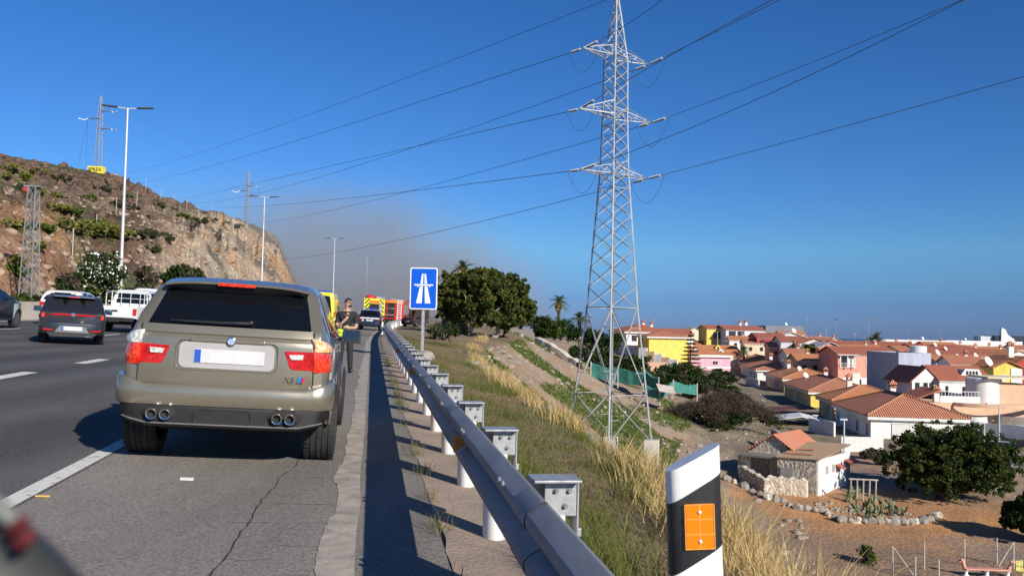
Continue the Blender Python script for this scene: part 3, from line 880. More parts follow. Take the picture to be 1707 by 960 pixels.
# ---- blue motorway sign
def sign_at(px, Y): return px_to_t(px, Y)
pS = at(703.5, 588, 30.5)
sg = empty('motorway_sign', 'blue rectangular motorway sign with white border and road symbol on a grey post', 'road sign', (pS.x, pS.y, pS.z), rz=HEAD - R_(9))
m_blue = M('sign_blue', (0.0, 0.10, 0.62), (0.0, 0.085, 0.56), scale=3, rough=0.35)
SW, SH, SB = 0.93, 1.42, 0.0
zc = (588 - 481) / 1500 * 30.5
def rrect(w, h, r, n=5):
    o = []
    for cx, cz, a0 in ((w / 2 - r, h / 2 - r, 0), (-w / 2 + r, h / 2 - r, 90), (-w / 2 + r, -h / 2 + r, 180), (w / 2 - r, -h / 2 + r, 270)):
        for k in range(n + 1):
            a = R_(a0 + 90 * k / n); o.append((cx + r * math.cos(a), cz + r * math.sin(a)))
    return o
pl = MB(); pl.solid([(x, 0, zc + z) for x, z in rrect(SW, SH, 0.07)], (0, 0.03, 0))
panel = pl.build('panel', m_white, sg)
pl = MB(); pl.solid([(x, -0.004, zc + z) for x, z in rrect(SW - 0.075, SH - 0.075, 0.045)], (0, 0.003, 0))
face = pl.build('blue_face', m_blue, panel)
sy = MB()
def q4(a, b, c, d): sy.solid([(x, -0.009, zc + z) for x, z in (a, b, c, d)], (0, 0.004, 0))
for sg_ in (-1, 1):
    q4((sg_ * 0.245, -0.50), (sg_ * 0.055, -0.50), (sg_ * 0.030, 0.08), (sg_ * 0.125, 0.08))
    q4((sg_ * 0.112, 0.16), (sg_ * 0.026, 0.16), (sg_ * 0.016, 0.50), (sg_ * 0.068, 0.50))
q4((-0.32, 0.10), (0.32, 0.10), (0.32, 0.145), (-0.32, 0.145))
for sg_ in (-1, 1): q4((sg_ * 0.22, 0.055), (sg_ * 0.19, 0.055), (sg_ * 0.16, 0.10), (sg_ * 0.22, 0.10))
sy.build('motorway_symbol', m_white, panel)
po = MB(); po.box((0, 0.07, (zc + 0.4 - 0.6) / 2 ), (0.10, 0.06, zc + 0.4 + 0.6 ))
po.build('post', m_galv, sg)
ft = MB(); rnd = random.Random(3)
ft.ball((0, 0, 0), (0.40, 0.34, 0.22), 12, 8)
ft.v = [(x * (1 + 0.22 * math.sin(9 * y + 5 * z)), y * (1 + 0.2 * math.sin(11 * x)), z * (1 + .25 * math.sin(8 * x + 6 * y))) for x, y, z in ft.v]
m_conc = M('concrete', (0.42, 0.37, 0.31), (0.28, 0.25, 0.21), scale=4, rough=0.9, bump=0.9, bscale=8, dist=.08)
o = ft.build('concrete_footing', m_conc, None, smooth=60, loc=(pS.x + 0.05, pS.y - 0.3, pS.z - 0.16))
tag(o, 'rounded lump of pale concrete at the foot of the blue sign post', 'footing')

# ---- central concrete barrier
bp = [(0.32, 0.0), (0.30, 0.10), (0.17, 0.34), (0.11, 0.92), (-0.11, 0.92), (-0.17, 0.34), (-0.30, 0.10), (-0.32, 0.0)]
mb = MB(); rows = []
for s in np.concatenate([np.arange(-30, 60, 3.0), np.arange(60, 330, 6.0)]):
    rows.append([road_pt(s, -17.75 + a, h - 0.04 * a) for a, h in bp])
mb.grid(rows)
m_barr = M('barrier_concrete', (0.50, 0.43, 0.35), (0.40, 0.345, 0.285), scale=1.6, rough=0.9, bump=0.2)
o = mb.build('concrete_barrier', m_barr, smooth=30)
tag(o, 'long pale concrete barrier on the far left side of the motorway', 'barrier')

# ---- street lamps of the motorway
m_lampgrey = M('lamp_grey', (0.62, 0.63, 0.64), (0.55, 0.56, 0.57), scale=3, rough=0.4, metal=0.2)
m_lamphead = M('lamp_head_dark', (0.045, 0.047, 0.05), (0.06, 0.062, 0.066), scale=6, rough=0.45)
def lamp(px_top, py_top, px_b, Y, label, first=None):
    top = at(px_top, py_top, Y)
    s, t = st_of(top.x, top.y)
    zb = float(zroad(s, min(t, -0.2))) if t < 0 else float(zroad(s, -10))
    pb = at(px_b, 500, Y)
    base = Vector((top.x, top.y, zb))
    H = top.z - zb
    r = empty('street_lamp', label, 'street lamp', base, rz=road_yaw(s) + R_(4), group='double headed street lamps along the motorway')
    mb = MB(); mb.path([(0, 0, 0), (0, 0, H * 0.5), (0, 0, H)], [0.14, 0.105, 0.065], 10)
    mb.build('pole', m_lampgrey, r, smooth=60)
    ar = MB(); ar.path([(-0.75, 0, H + 0.03), (0, 0, H - 0.02), (0.75, 0, H + 0.03)], 0.045, 8)
    ar.build('arm', m_lampgrey, r, smooth=60)
    for sgn in (-1, 1):
        hd = MB(); hd.box((sgn * 1.25, 0, H + 0.09), (1.15, 0.36, 0.10), rot=Matrix.Rotation(-sgn * 0.06, 3, 'Y'))
        hd.build('lamp_head', m_lamphead, r, bevel=0.03)
    return r
lamp(213, 181, 202, 67, 'tallest nearest grey street lamp standing left behind the white flowering bush')
lamp(441, 329, 436, 114, 'grey street lamp in front of the orange cliff, second nearest of the row')
lamp(558, 398, 553, 172, 'grey street lamp rising out of the smoke above the policeman')
lamp(612, 431, 610, 222, 'faint street lamp half lost in smoke above the fire engine')
lamp(647, 452, 645, 274, 'farthest faint street lamp in the smoke just left of the blue sign')
# ================================================================== VEHICLES
def paint(name, c, c2=None, metal=0.35, rough=0.32, coat=0.8):
    return M(name, c, c2 or tuple(v * 0.93 for v in c), scale=60, rough=rough, metal=metal, coat=coat)
m_tyre = M('tyre_rubber', (0.018, 0.018, 0.018), (0.035, 0.033, 0.031), scale=6, rough=0.85)
m_rim = M('alloy_rim', (0.50, 0.50, 0.51), (0.42, 0.42, 0.43), scale=8, rough=0.3, metal=0.9)
m_glass = glass_mat('car_glass', (0.004, 0.005, 0.006), 0.02)
m_trim = M('dark_trim', (0.02, 0.02, 0.021), (0.03, 0.03, 0.031), scale=12, rough=0.5)
m_under = M('underbody', (0.012, 0.012, 0.012), (0.02, 0.019, 0.018), scale=5, rough=0.9)
m_red_lens = M('red_lens', (0.66, 0.010, 0.012), (0.30, 0.004, 0.005), scale=30, rough=0.12, coat=1.0)
m_red_lens2 = M('bright_red_lens', (0.90, 0.07, 0.02), (0.50, 0.010, 0.008), scale=34, rough=0.12, coat=1.0, lo=.4, hi=.62)
m_clear_lens = M('clear_lens', (0.74, 0.72, 0.68), (0.30, 0.29, 0.28), scale=38, rough=0.12, coat=1.0, lo=.42, hi=.62)
m_amber_lens = M('amber_lens', (0.80, 0.30, 0.06), (0.78, 0.62, 0.42), scale=38, rough=0.12, coat=1.0, lo=.42, hi=.58)
m_chrome = M('chrome', (0.75, 0.75, 0.75), (0.65, 0.65, 0.65), scale=8, rough=0.12, metal=1.0)
m_plate = M('plate_white', (0.64, 0.64, 0.64), (0.52, 0.52, 0.53), scale=9, rough=0.5)
m_plate_blue = M('plate_blue', (0.02, 0.10, 0.50), (0.02, 0.08, 0.42), scale=10, rough=0.4)
m_interior = M('car_interior', (0.03, 0.03, 0.032), (0.05, 0.048, 0.045), scale=6, rough=0.9)
m_mirror = M('mirror_glass', (0.10, 0.17, 0.25), (0.09, 0.15, 0.22), scale=2, rough=0.03, metal=0.9)  # blue base colour paints in the sky reflected by the glass

def wheel(parent, x, y, r, w, side, style=10, tread=True):
    """side +1: the outer face looks to +x"""
    mb = MB()
    pr = [(r * 0.66, -w / 2 + 0.012), (r * 0.80, -w / 2), (r * 0.93, -w / 2 + 0.006), (r * 0.985, -w / 2 + 0.028)]
    for g in (-0.28, -0.09, 0.09, 0.28):
        pr += [(r, g * w - 0.007), (r - 0.010, g * w - 0.005), (r - 0.010, g * w + 0.005), (r, g * w + 0.007)]
    pr += [(r * 0.985, w / 2 - 0.028), (r * 0.93, w / 2 - 0.006), (r * 0.80, w / 2), (r * 0.66, w / 2 - 0.012)]
    mb.lathe((0, 0, 0), pr, 40, 'X', 0, cap=False)
    if tread:
        for k in range(44):
            a = 2 * math.pi * k / 44
            for g, tw in ((-0.40, 0.16), (0.40, 0.16), (0.0, 0.12)):
                c = Vector((g * w, math.cos(a + g) * (r + 0.0015), math.sin(a + g) * (r + 0.0015)))
                mb.box(c, (w * tw, 0.022, 0.004), rot=Matrix.Rotation(a + g - math.pi / 2, 3, 'X') @ Matrix.Rotation(0.5 * (1 if g >= 0 else -1), 3, 'Z'))
    wh = mb.build('wheel', m_tyre, parent, smooth=35, loc=(x, y, r))
    o = side * (w / 2 - 0.02)
    rb = MB()
    rb.lathe((0, 0, 0), [(r * 0.68, o + side * 0.008), (r * 0.64, o - side * 0.01), (r * 0.62, o - side * 0.06), (r * 0.15, o - side * 0.05), (r * 0.13, o + side * 0.004)], 28, 'X', 0, cap=True)
    for k in range(style):
        a = 2 * math.pi * k / style
        rb.box((o - side * 0.015, math.cos(a) * r * 0.38, math.sin(a) * r * 0.38), (0.03, r * 0.50, r * 0.13), rot=Matrix.Rotation(a, 3, 'X'))
    rb.build('rim', m_rim, wh, smooth=40)
    return wh

class CarShape:
    """y runs forward from the tail (0) to the nose (L). roof, belt: (y, z) lists; plan: (y, half width)"""
    def __init__(s, L, plan, top, belt, sill, wheels, wr, tumble=0.24, arch=1.16):
        s.L, s.plan, s.top, s.belt, s.sill, s.wheels, s.wr, s.tumble, s.arch = L, plan, top, belt, sill, wheels, wr, tumble, arch
    def ip(s, y, tab): return interp(y, [a for a, _ in tab], [b for _, b in tab])
    def bottom(s, y):
        z = s.ip(y, s.sill)
        for wy in s.wheels:
            d = abs(y - wy); R = s.wr * s.arch
            if d < R: z = max(z, s.wr + math.sqrt(R * R - d * d))
        return z
    def section(s, y):
        w, zt, zb = s.ip(y, s.plan), s.ip(y, s.top), s.ip(y, s.belt)
        zt = max(zt, zb + 0.012)
        z0 = min(s.bottom(y), zb - 0.08)
        h = zt - zb
        pts = []
        for f in (0, 0.14, 0.32, 0.55, 0.78, 0.93, 1.0):
            z = lerp(z0, zb, f)
            zr = (z - 0.30) / max(zb - 0.30, 0.1)
            bul = 1.0 - 0.05 * max(0, 0.35 - zr) ** 1.2 * 2 - 0.07 * max(0, zr - 0.55) ** 1.6
            pts.append((w * bul, z))
        wb = pts[-1][0]
        for f in (0.12, 0.45, 0.72, 0.88):
            pts.append((wb - 0.012 - s.tumble * h * f, zb + h * f * 0.98))
        wr_ = wb - 0.012 - s.tumble * h
        pts.append((wr_ - 0.045 * min(1, h * 3), zb + h * 0.955 if h > 0.1 else zb + h * 0.9))
        pts.append((wr_ * 0.86 - 0.04, zt - 0.012))
        pts.append((wr_ * 0.5, zt - 0.002))
        pts.append((0, zt + 0.004))
        return pts
    def side_pt(s, y, f, off=0.0):
        """point on the flank above the belt, f from belt 0 to roof edge 1"""
        sec = s.section(y)[6:12]
        fs = [0, 0.12, 0.45, 0.72, 0.88, 1.0]
        x = interp(f, fs, [p[0] for p in sec]); z = interp(f, fs, [p[1] for p in sec])
        return x + off, z
    def shell(s, ys):
        mb = MB(); rows = []
        for y in ys:
            sec = s.section(y)
            rows.append([(x, y, z) for x, z in sec] + [(-x, y, z) for x, z in reversed(sec[:-1])])
        mb.grid(rows)
        n = len(rows[0])
        mb.f.append(tuple(range(n))); mb.m.append(0)
        e = len(mb.v); mb.f.append(tuple(range(e - n, e))); mb.m.append(0)
        return mb

def station_list(L, extra=(), d=0.09, ends=0.30, de=0.02):
    y = list(np.arange(0, ends, de)) + list(np.arange(ends, L - ends, d)) + list(np.arange(L - ends, L + 1e-6, de))
    y += list(extra)
    return sorted(set(round(v, 4) for v in y))

def side_glass(cs, sgs, y0, y1, f0, f1, off=0.004, nb=10, lean0=0.0, lean1=0.0):
    """window band on both flanks; lean: forward shift of the top edge at either end"""
    mb = MB()
    for sg in sgs:
        rows = []
        for i in range(nb + 1):
            row = []
            for j in range(5):
                f = lerp(f0, f1, j / 4)
                y = lerp(y0 + lean0 * (j / 4), y1 + lean1 * (j / 4), i / nb)
                x, z = cs.side_pt(y, f, off)
                row.append((sg * x, y, z))
            rows.append(row)
        mb.grid(rows)
    return mb

def make_car(r, cs, m_body, rear_glass, wind, sides, wheel_w=0.22, rim_style=10, extra=(), tread=False, mirrors=None, door_y=(), wheel_out=0.0):
    body = cs.shell(station_list(cs.L, extra)).build('body', m_body, r, smooth=38)
    ub = MB(); ub.box((0, cs.L / 2, cs.wr + 0.12), (cs.ip(cs.L / 2, cs.plan) * 1.25, cs.L * 0.95, 0.34)); ub.box((0, cs.L / 2, cs.wr + 0.19), (cs.ip(cs.L / 2, cs.plan) * 1.80, (cs.wheels[1] - cs.wheels[0]) - 2.4 * cs.wr, 0.34))
    zs = cs.ip(cs.L / 2, cs.sill)
    ub.build('underbody', m_under, r)
    if rear_glass:
        (ya, za, wa), (yb, zb, wb) = rear_glass
        nv = Vector((0, -(zb - za), (yb - ya))).normalized() * 0.006
        mb = MB(); rows = []
        for k in range(7):
            t = k / 6; y, z, w = lerp(ya, yb, t), lerp(za, zb, t), lerp(wa, wb, t)
            rows.append([(w * u, y + 0.02 * (abs(u) ** 3) + nv.y, z + nv.z) for u in (-1, -.8, -.4, 0, .4, .8, 1)])
        mb.grid(rows); mb.build('rear_window', m_glass, r, smooth=30, fix=False)
    if wind:
        (ya, za, wa), (yb, zb, wb) = wind
        nv = Vector((0, (zb - za) * -1, (yb - ya))).normalized() * -0.006
        mb = MB(); rows = []
        for k in range(7):
            t = k / 6; y, z, w = lerp(ya, yb, t), lerp(za, zb, t), lerp(wa, wb, t)
            rows.append([(w * u, y - 0.02 * (abs(u) ** 3) - abs(nv.y), z + abs(nv.z)) for u in (-1, -.8, -.4, 0, .4, .8, 1)])
        mb.grid(rows); mb.build('windscreen', m_glass, r, smooth=30, fix=False)
    for a in sides:
        for sg in (-1, 1): side_glass(cs, (sg,), *a).build('side_window', m_glass, r, smooth=30)
    for wy in cs.wheels:
        for sg in (-1, 1):
            hw = cs.ip(wy, cs.plan)
            wheel(r, sg * (hw - wheel_w / 2 - 0.01 + wheel_out), wy, cs.wr, wheel_w, sg, rim_style, tread)
    for sg in (-1, 1):
        for dy in door_y:
            x, z = cs.side_pt(dy, 0.0); 
            MB().box((sg * (x + 0.004), dy, z - 0.10), (0.035, 0.17, 0.028)).build('door_handle', m_body, r, bevel=0.008)
        if mirrors:
            my, mz = mirrors
            x, z = cs.side_pt(my, 0.05)
            mm = MB(); mm.box((sg * (x + 0.14), my, mz), (0.24, 0.13, 0.17), taper=0.85)
            mm.tube((sg * (x - 0.02), my + 0.02, mz - 0.05), (sg * (x + 0.08), my, mz - 0.04), 0.025)
            mo = mm.build('wing_mirror', m_trim, r, bevel=0.03, seg=3)
            MB().box((sg * (x + 0.14), my - 0.067, mz), (0.20, 0.006, 0.13)).build('mirror_glass', m_mirror, mo, bevel=0.002)
    return body

def poly_plate(pts, y, th=0.012):
    mb = MB(); mb.solid([(x, y, z) for x, z in pts], (0, th, 0)); return mb

# ------------------------------------------------------------------ the tan SUV
suv = empty('large_suv', 'metallic olive-beige SUV stopped on the hard shoulder with four exhaust tips', 'car')
m_tan = paint('champagne_metallic', (0.345, 0.307, 0.228), (0.305, 0.27, 0.20), metal=0.65, rough=0.30, coat=1.0)
L = 4.62
cs = CarShape(L,
    plan=[(0, .835), (0.02, .870), (0.06, .895), (0.15, .916), (0.4, .930), (0.9, .935), (3.4, .930), (4.1, .90), (4.4, .80), (4.56, .62), (4.62, .45)],
    top=[(0, 1.18), (0.03, 1.27), (0.42, 1.655), (0.47, 1.69), (0.8, 1.735), (1.4, 1.755), (2.0, 1.74), (2.35, 1.68), (3.15, 1.20), (3.3, 1.16), (4.1, 1.07), (4.5, .92), (4.62, .74)],
    belt=[(0, 1.165), (0.05, 1.18), (0.5, 1.185), (2.6, 1.12), (3.15, 1.10), (3.3, 1.08), (4.1, 1.0), (4.5, .86), (4.62, .68)],
    sill=[(0, .72), (0.1, .66), (0.25, .5), (0.5, .45), (1.5, .42), (4.3, .40), (4.62, .48)],
    wheels=(0.80, 3.62), wr=0.375, tumble=0.36, arch=1.13)
make_car(suv, cs, m_tan, None, ((3.13, 1.205, .74), (2.37, 1.675, .58)),
    [(0.62, 1.10, 0.10, 0.86, 0.004, 6, 0.10, -0.02), (1.14, 1.86, 0.08, 0.90, 0.004, 8, 0.0, 0.0), (1.92, 2.78, 0.08, 0.90, 0.004, 8, 0.0, -0.34)],
    wheel_w=0.30, rim_style=10, extra=(0.43, 0.45, 0.47), tread=True, mirrors=(2.62, 1.20), door_y=(1.25, 2.15), wheel_out=0.065)
# rear window: dark pane with the spoiler's shadowed underside above it
gl = MB(); rows = []
for k in range(9):
    t = k / 8; y, z, w = lerp(0.022, 0.415, t), lerp(1.285, 1.672, t), lerp(.745, .625, t)
    rows.append([(w * u, y + 0.05 * abs(u) ** 4 - 0.012, z + 0.010 - 0.010 * abs(u) ** 4) for u in (-1, -.94, -.8, -.4, 0, .4, .8, .94, 1)])
gl.grid(rows); rw = gl.build('rear_window', m_glass, suv, smooth=40, fix=False)
spo = MB(); rows = []
for u in np.linspace(-1, 1, 17):
    a = 0.04 * abs(u) ** 3; dz = -0.035 * abs(u) ** 4
    ring = [(0.235, 1.692), (0.50, 1.738), (0.50, 1.700), (0.44, 1.660), (0.240, 1.672)]
    rows.append([(0.655 * u * (1 - 0.0 * k_), y + a, z + dz) for k_, (y, z) in enumerate(ring)])
spo.grid(rows, 0, True); n5 = 5
spo.f.append(tuple(range(5))); spo.m.append(0); e = len(spo.v); spo.f.append(tuple(range(e - 5, e))); spo.m.append(0)
sp_o = spo.build('roof_spoiler', m_tan, suv, smooth=40)
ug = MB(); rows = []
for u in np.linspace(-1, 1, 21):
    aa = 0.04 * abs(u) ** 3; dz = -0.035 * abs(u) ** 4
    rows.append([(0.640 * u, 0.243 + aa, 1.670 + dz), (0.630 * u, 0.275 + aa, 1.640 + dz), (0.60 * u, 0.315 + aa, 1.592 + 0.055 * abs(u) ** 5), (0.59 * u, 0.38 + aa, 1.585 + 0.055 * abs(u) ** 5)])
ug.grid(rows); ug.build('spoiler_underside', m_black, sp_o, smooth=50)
bl = MB(); rows = []
for u in np.linspace(-1, 1, 9):
    rows.append([(0.17 * u, 0.228, 1.660), (0.17 * u, 0.226, 1.687), (0.17 * u, 0.265, 1.690), (0.17 * u, 0.265, 1.658)])
bl.grid(rows, 0, True); bl.f.append((0, 1, 2, 3)); bl.m.append(0); e = len(bl.v); bl.f.append((e - 4, e - 3, e - 2, e - 1)); bl.m.append(0)
bl.build('brake_light', m_red_lens2, suv)
# pillars beside the pane
# tailgate: upper strip, crease, number plate recess
tg = MB()
def rear_rows(zs, w_of, y_of, nu=17):
    rows = []
    for z in zs:
        rows.append([(w_of(z) * u, y_of(z, u), z) for u in np.linspace(-1, 1, nu)])
    return rows
def tg_y(z, u):
    base = interp(z, [0.74, 0.78, 0.95, 1.17, 1.195, 1.215, 1.285], [-0.030, -0.040, -0.044, -0.034, -0.012, -0.030, 0.004])
    # recess that holds the plate
    return base + 0.035 * abs(u) ** 4
tg.grid(rear_rows([0.735, 0.745, 0.76, 0.80, 0.88, 0.96, 1.04, 1.12, 1.165, 1.178, 1.192, 1.198, 1.214, 1.235, 1.26, 1.285], lambda z: interp(z, [0.735, 0.76, 0.80, 1.285], [0.68, 0.735, 0.762, 0.748]), tg_y))
tgo = tg.build('tailgate', m_tan, suv, smooth=35)
# rim panel line round the tailgate
gp = MB(); gp.path([(0.755 * u, 0.012 + 0.03 * abs(u) ** 4 - 0.028, 0.727 + 0.0 * u) for u in np.linspace(-1, 1, 9)], 0.007, 6)
for sg in (-1, 1): gp.path([(sg * 0.757, -0.012, 0.73), (sg * 0.775, -0.006, 0.80), (sg * 0.772, -0.004, 1.0), (sg * 0.758, 0.004, 1.285)], 0.005, 6)
gp.build('panel_gap', m_black, tgo)
pb = MB(); rows = []
fr = rrect(0.90, 0.27, 0.06, 4)
pr_ = [(x, z + 1.02) for x, z in fr]
mbp = MB()
outer = [(x, -0.047, z) for x, z in pr_]
inner = [(x * 0.93, -0.020, 1.02 + (z - 1.02) * 0.86) for x, z in pr_]
mbp.grid([outer, inner], 0, True)
mbp.build('plate_recess', m_tan, tgo, smooth=40)
MB().solid([(x * 0.93, -0.0490, 1.02 + (z - 1.02) * 0.86) for x, z in pr_], (0, 0.004, 0)).build('plate_surround', M('plate_surround', (0.42, 0.41, 0.40), (0.36, 0.35, 0.34), scale=2, rough=0.5), tgo)
np_ = MB(); np_.box((0.02, -0.054, 1.015), (0.62, 0.008, 0.125)); npo = np_.build('number_plate', m_plate, suv, bevel=0.004)
MB().box((-0.255, -0.0595, 1.015), (0.055, 0.003, 0.115)).build('blue_strip', m_plate_blue, npo)
gh = MB(); gh.box((0, -0.050, 1.158), (0.66, 0.03, 0.035)); gh.build('grab_handle', m_tan, tgo, bevel=0.012)
rd = MB(); rd.lathe((0.03, -0.062, 1.158), [(0.040, 0.0), (0.040, -0.010), (0.034, -0.013)], 24, 'Y', 0); rd.lathe((0.03, -0.0755, 1.158), [(0.029, 0.0), (0.029, -0.001)], 24, 'Y', 1)
rd.build('roundel', [m_chrome, M('roundel_blue', (0.25, 0.38, 0.62), (0.6, 0.62, 0.66), scale=30, lo=.45, hi=.55, rough=0.3)], tgo, smooth=40)
bt = bpy.data.curves.new('badge', 'FONT'); bt.body = 'X5'; bt.size = 0.075; bt.extrude = 0.004; bt.shear = 0.2; bt.space_character = 1.05
def text_mesh(cu, name, mat, parent, loc, rot):
    o = bpy.data.objects.new(name, cu); COL.objects.link(o)
    dg = bpy.context.evaluated_depsgraph_get(); dg.update()
    me = bpy.data.meshes.new_from_object(o.evaluated_get(dg)); bpy.data.objects.remove(o)
    me.materials.clear(); me.materials.append(mat)
    q = bpy.data.objects.new(name, me); COL.objects.link(q); q.parent = parent
    q.location = loc; q.rotation_euler = rot
    return q
text_mesh(bt, 'badge', m_chrome, tgo, (0.515, -0.048, 0.815), (math.pi / 2, 0, 0))
for k, cc in enumerate(((0.02, 0.25, 0.6), (0.10, 0.08, 0.35), (0.6, 0.03, 0.04))):
    MB().solid([(0.635 + 0.020 * k, -0.05, 0.815), (0.652 + 0.020 * k, -0.05, 0.815), (0.666 + 0.020 * k, -0.05, 0.865), (0.649 + 0.020 * k, -0.05, 0.865)], (0, 0.012, 0)).build('badge_stripe', M('badge_stripe', cc, rough=0.3), tgo)
# tail lights
for sg in (-1, 1):
    tl = MB()
    A = [(0.500, 1.095), (0.765, 1.100), (0.765, 0.925), (0.585, 0.925), (0.555, 0.945)]
    tl.solid([(sg * x, -0.046 + 0.03 * (x / .76) ** 4, z) for x, z in A], (0, 0.05, 0))
    t0 = tl.build('tail_light', m_red_lens, suv, bevel=0.010)
    cl = MB(); cl.solid([(sg * x, -0.055 + 0.02 * (x / .76) ** 4, z) for x, z in [(0.545, 1.065), (0.68, 1.072), (0.67, 1.022), (0.565, 1.020)]], (0, 0.02, 0)); cl.build('reversing_lens', m_clear_lens, t0, bevel=0.006)
    for (z0, z1, mm, nm) in ((0.915, 1.10, m_red_lens2, 'brake_lens'), (1.103, 1.225, m_amber_lens if sg > 0 else m_clear_lens, 'indicator_lens')):
        rows = []
        for k in range(9):
            a = k / 8
            x = lerp(0.775, 0.925, math.sin(a * math.pi / 2)); y = lerp(-0.024, 0.185, 1 - math.cos(a * math.pi / 2))
            inn = 0.0
            zt_ = z1 - (0.02 * a if nm == 'brake_lens' else 0.045 * a)
            shr = 1.0 - (0.07 if nm == 'indicator_lens' else 0) * 0
            rows.append([(sg * (x - 0.02), y + 0.03, z0), (sg * x, y, z0), (sg * (x + 0.004), y - 0.004, lerp(z0, zt_, .5)), (sg * (x - (0.03 if nm == 'indicator_lens' else 0.008)), y, zt_), (sg * (x - 0.04), y + 0.03, zt_)])
        lb = MB().grid(rows, 0, True)
        lb.f.append((0, 1, 2, 3, 4)); lb.m.append(0); e = len(lb.v); lb.f.append(tuple(range(e - 5, e))); lb.m.append(0)
        lb.build(nm, mm, t0, smooth=50)
# bumper: painted upper shell wrapping the corners
def bumper_path(y_out, xw, n=33):
    pts = []
    for u in np.linspace(-1, 1, n):
        au = abs(u)
        if au < 0.72: x = u / 0.72 * (xw - 0.14); y = y_out + 0.035 * (au / 0.72) ** 3
        else:
            k = (au - 0.72) / 0.28
            ang = min(k * 1.7, 1) * math.pi / 2
            x = math.copysign(xw - 0.14 + 0.14 * math.sin(ang), u); y = y_out + 0.035 + 0.15 * (1 - math.cos(ang)) + max(0, k - 1 / 1.7) * 0.75
        pts.append((x, y))
    return pts
secs = [(0.0, 0.935, 0.725), (-0.035, 0.945, 0.740), (-0.085, 0.952, 0.735), (-0.100, 0.955, 0.715), (-0.100, 0.957, 0.66), (-0.092, 0.955, 0.60), (-0.080, 0.950, 0.575), (-0.04, 0.935, 0.565)]
rows = []
for yo, xw, z in secs:
    rows.append([(x, y, z + (0.085 if zi < 4 else 0.0) * max(0, (abs(x) - 0.70) / 0.25) ** 1.0 * (0.9 if zi < 4 else 0)) for (x, y) in bumper_path(yo, xw) for zi in (secs.index((yo, xw, z)),)])
bp_o = MB().grid(rows).build('rear_bumper', m_tan, suv, smooth=40)
md = bp_o.modifiers.new('solid', 'SOLIDIFY'); md.thickness = 0.012; md.offset = -1
secs = [(-0.045, 0.925, 0.568), (-0.075, 0.935, 0.560), (-0.085, 0.935, 0.53), (-0.070, 0.925, 0.46), (-0.085, 0.915, 0.415), (-0.080, 0.905, 0.385), (-0.03, 0.88, 0.365)]
rows = [[(x, y, z + 0.06 * max(0, (abs(x) - 0.66) / 0.28)) for x, y in bumper_path(yo, xw)] for yo, xw, z in secs]
df = MB().grid(rows).build('lower_bumper', M('lower_bumper_black', (0.007, 0.007, 0.007), (0.014, 0.013, 0.013), scale=9, rough=0.55), bp_o, smooth=40)  # black plastic, its colour darkened further for the shade below the bumper
md = df.modifiers.new('solid', 'SOLIDIFY'); md.thickness = 0.012; md.offset = -1
hp_ = MB(); pf = rrect(0.50, 0.125, 0.05, 4); hp_.path([(x, -0.088, 0.475 + z) for x, z in pf] + [(pf[0][0], -0.088, 0.475 + pf[0][1])], 0.004, 5)
hp_.build('tow_cover', m_trim, df)
# skid lip and chrome highlight
lp = MB(); lp.path([(x, y - 0.006, 0.402 + 0.06 * max(0, (abs(x) - 0.66) / 0.28)) for x, y in bumper_path(-0.085, 0.91)][3:-3], 0.008, 6)
lp.build('lower_lip', M('grey_lip', (0.16, 0.16, 0.16), rough=0.35), df)
for sg in (-1, 1):
    for dx in (0.60, 0.485):
        ex = MB()
        ex.lathe((sg * dx, -0.135, 0.485), [(0.046, 0.20), (0.049, 0.0), (0.046, -0.006), (0.038, -0.004), (0.036, 0.16)], 24, 'Y', 0, cap=False)
        eo = ex.build('exhaust_tip', m_chrome, suv, smooth=50)
        MB().lathe((sg * dx, -0.06, 0.485), [(0.038, 0.0), (0.038, 0.004)], 20, 'Y').build('exhaust_bore', m_under, eo)
    cut = MB(); cut.ball((sg * 0.54, -0.062, 0.485), (0.155, 0.035, 0.085), 20, 10); cut.build('exhaust_recess', m_under, df, smooth=60)
# wiper
wp = MB(); wp.path([(-0.40, -0.012, 1.318), (-0.1, -0.024, 1.318), (0.16, -0.026, 1.328), (0.18, -0.01, 1.33)], [0.008, 0.012, 0.015, 0.012], 6)
wp.path([(-0.52, -0.006, 1.322), (0.10, -0.012, 1.326)], 0.007, 5); wp.ball((0.185, -0.015, 1.335), (0.028, 0.022, 0.022), 10, 6)
wp.build('rear_wiper', m_black, suv, smooth=40)
mg = MB()
for sg in (-1, 1): mg.box((sg * 0.62, 1.2, 0.55), (0.16, 0.9, 0.1)); mg.box((sg * 0.50, 0.30, 0.42), (0.36, 0.5, 0.12))
mg.tube((-0.6, 0.80, 0.40), (0.6, 0.80, 0.40), 0.05); mg.ball((0, 0.82, 0.38), 0.14, 10, 8)
mg.build('rear_axle', m_under, suv)
# painted flares above the wheels
for sg in (-1, 1):
    for wy in cs.wheels:
        fl = MB(); rows = []
        for k in range(19):
            a = math.pi * (0.02 + 0.96 * k / 18)
            R1 = cs.wr * 1.13
            yy, zz = wy - math.cos(a) * R1, cs.wr + math.sin(a) * R1
            hw = cs.ip(yy, cs.plan)
            rows.append([(sg * (hw - 0.16), wy - math.cos(a) * (R1 - 0.0), cs.wr + math.sin(a) * R1), (sg * (hw + 0.004), wy - math.cos(a) * R1, cs.wr + math.sin(a) * R1), (sg * (hw + 0.016), wy - math.cos(a) * (R1 + 0.015), cs.wr + math.sin(a) * (R1 + 0.015)), (sg * (hw + 0.002), wy - math.cos(a) * (R1 + 0.055), cs.wr + math.sin(a) * (R1 + 0.055))])
        fl.grid(rows); fl.build('wheel_arch', m_tan, suv, smooth=40)
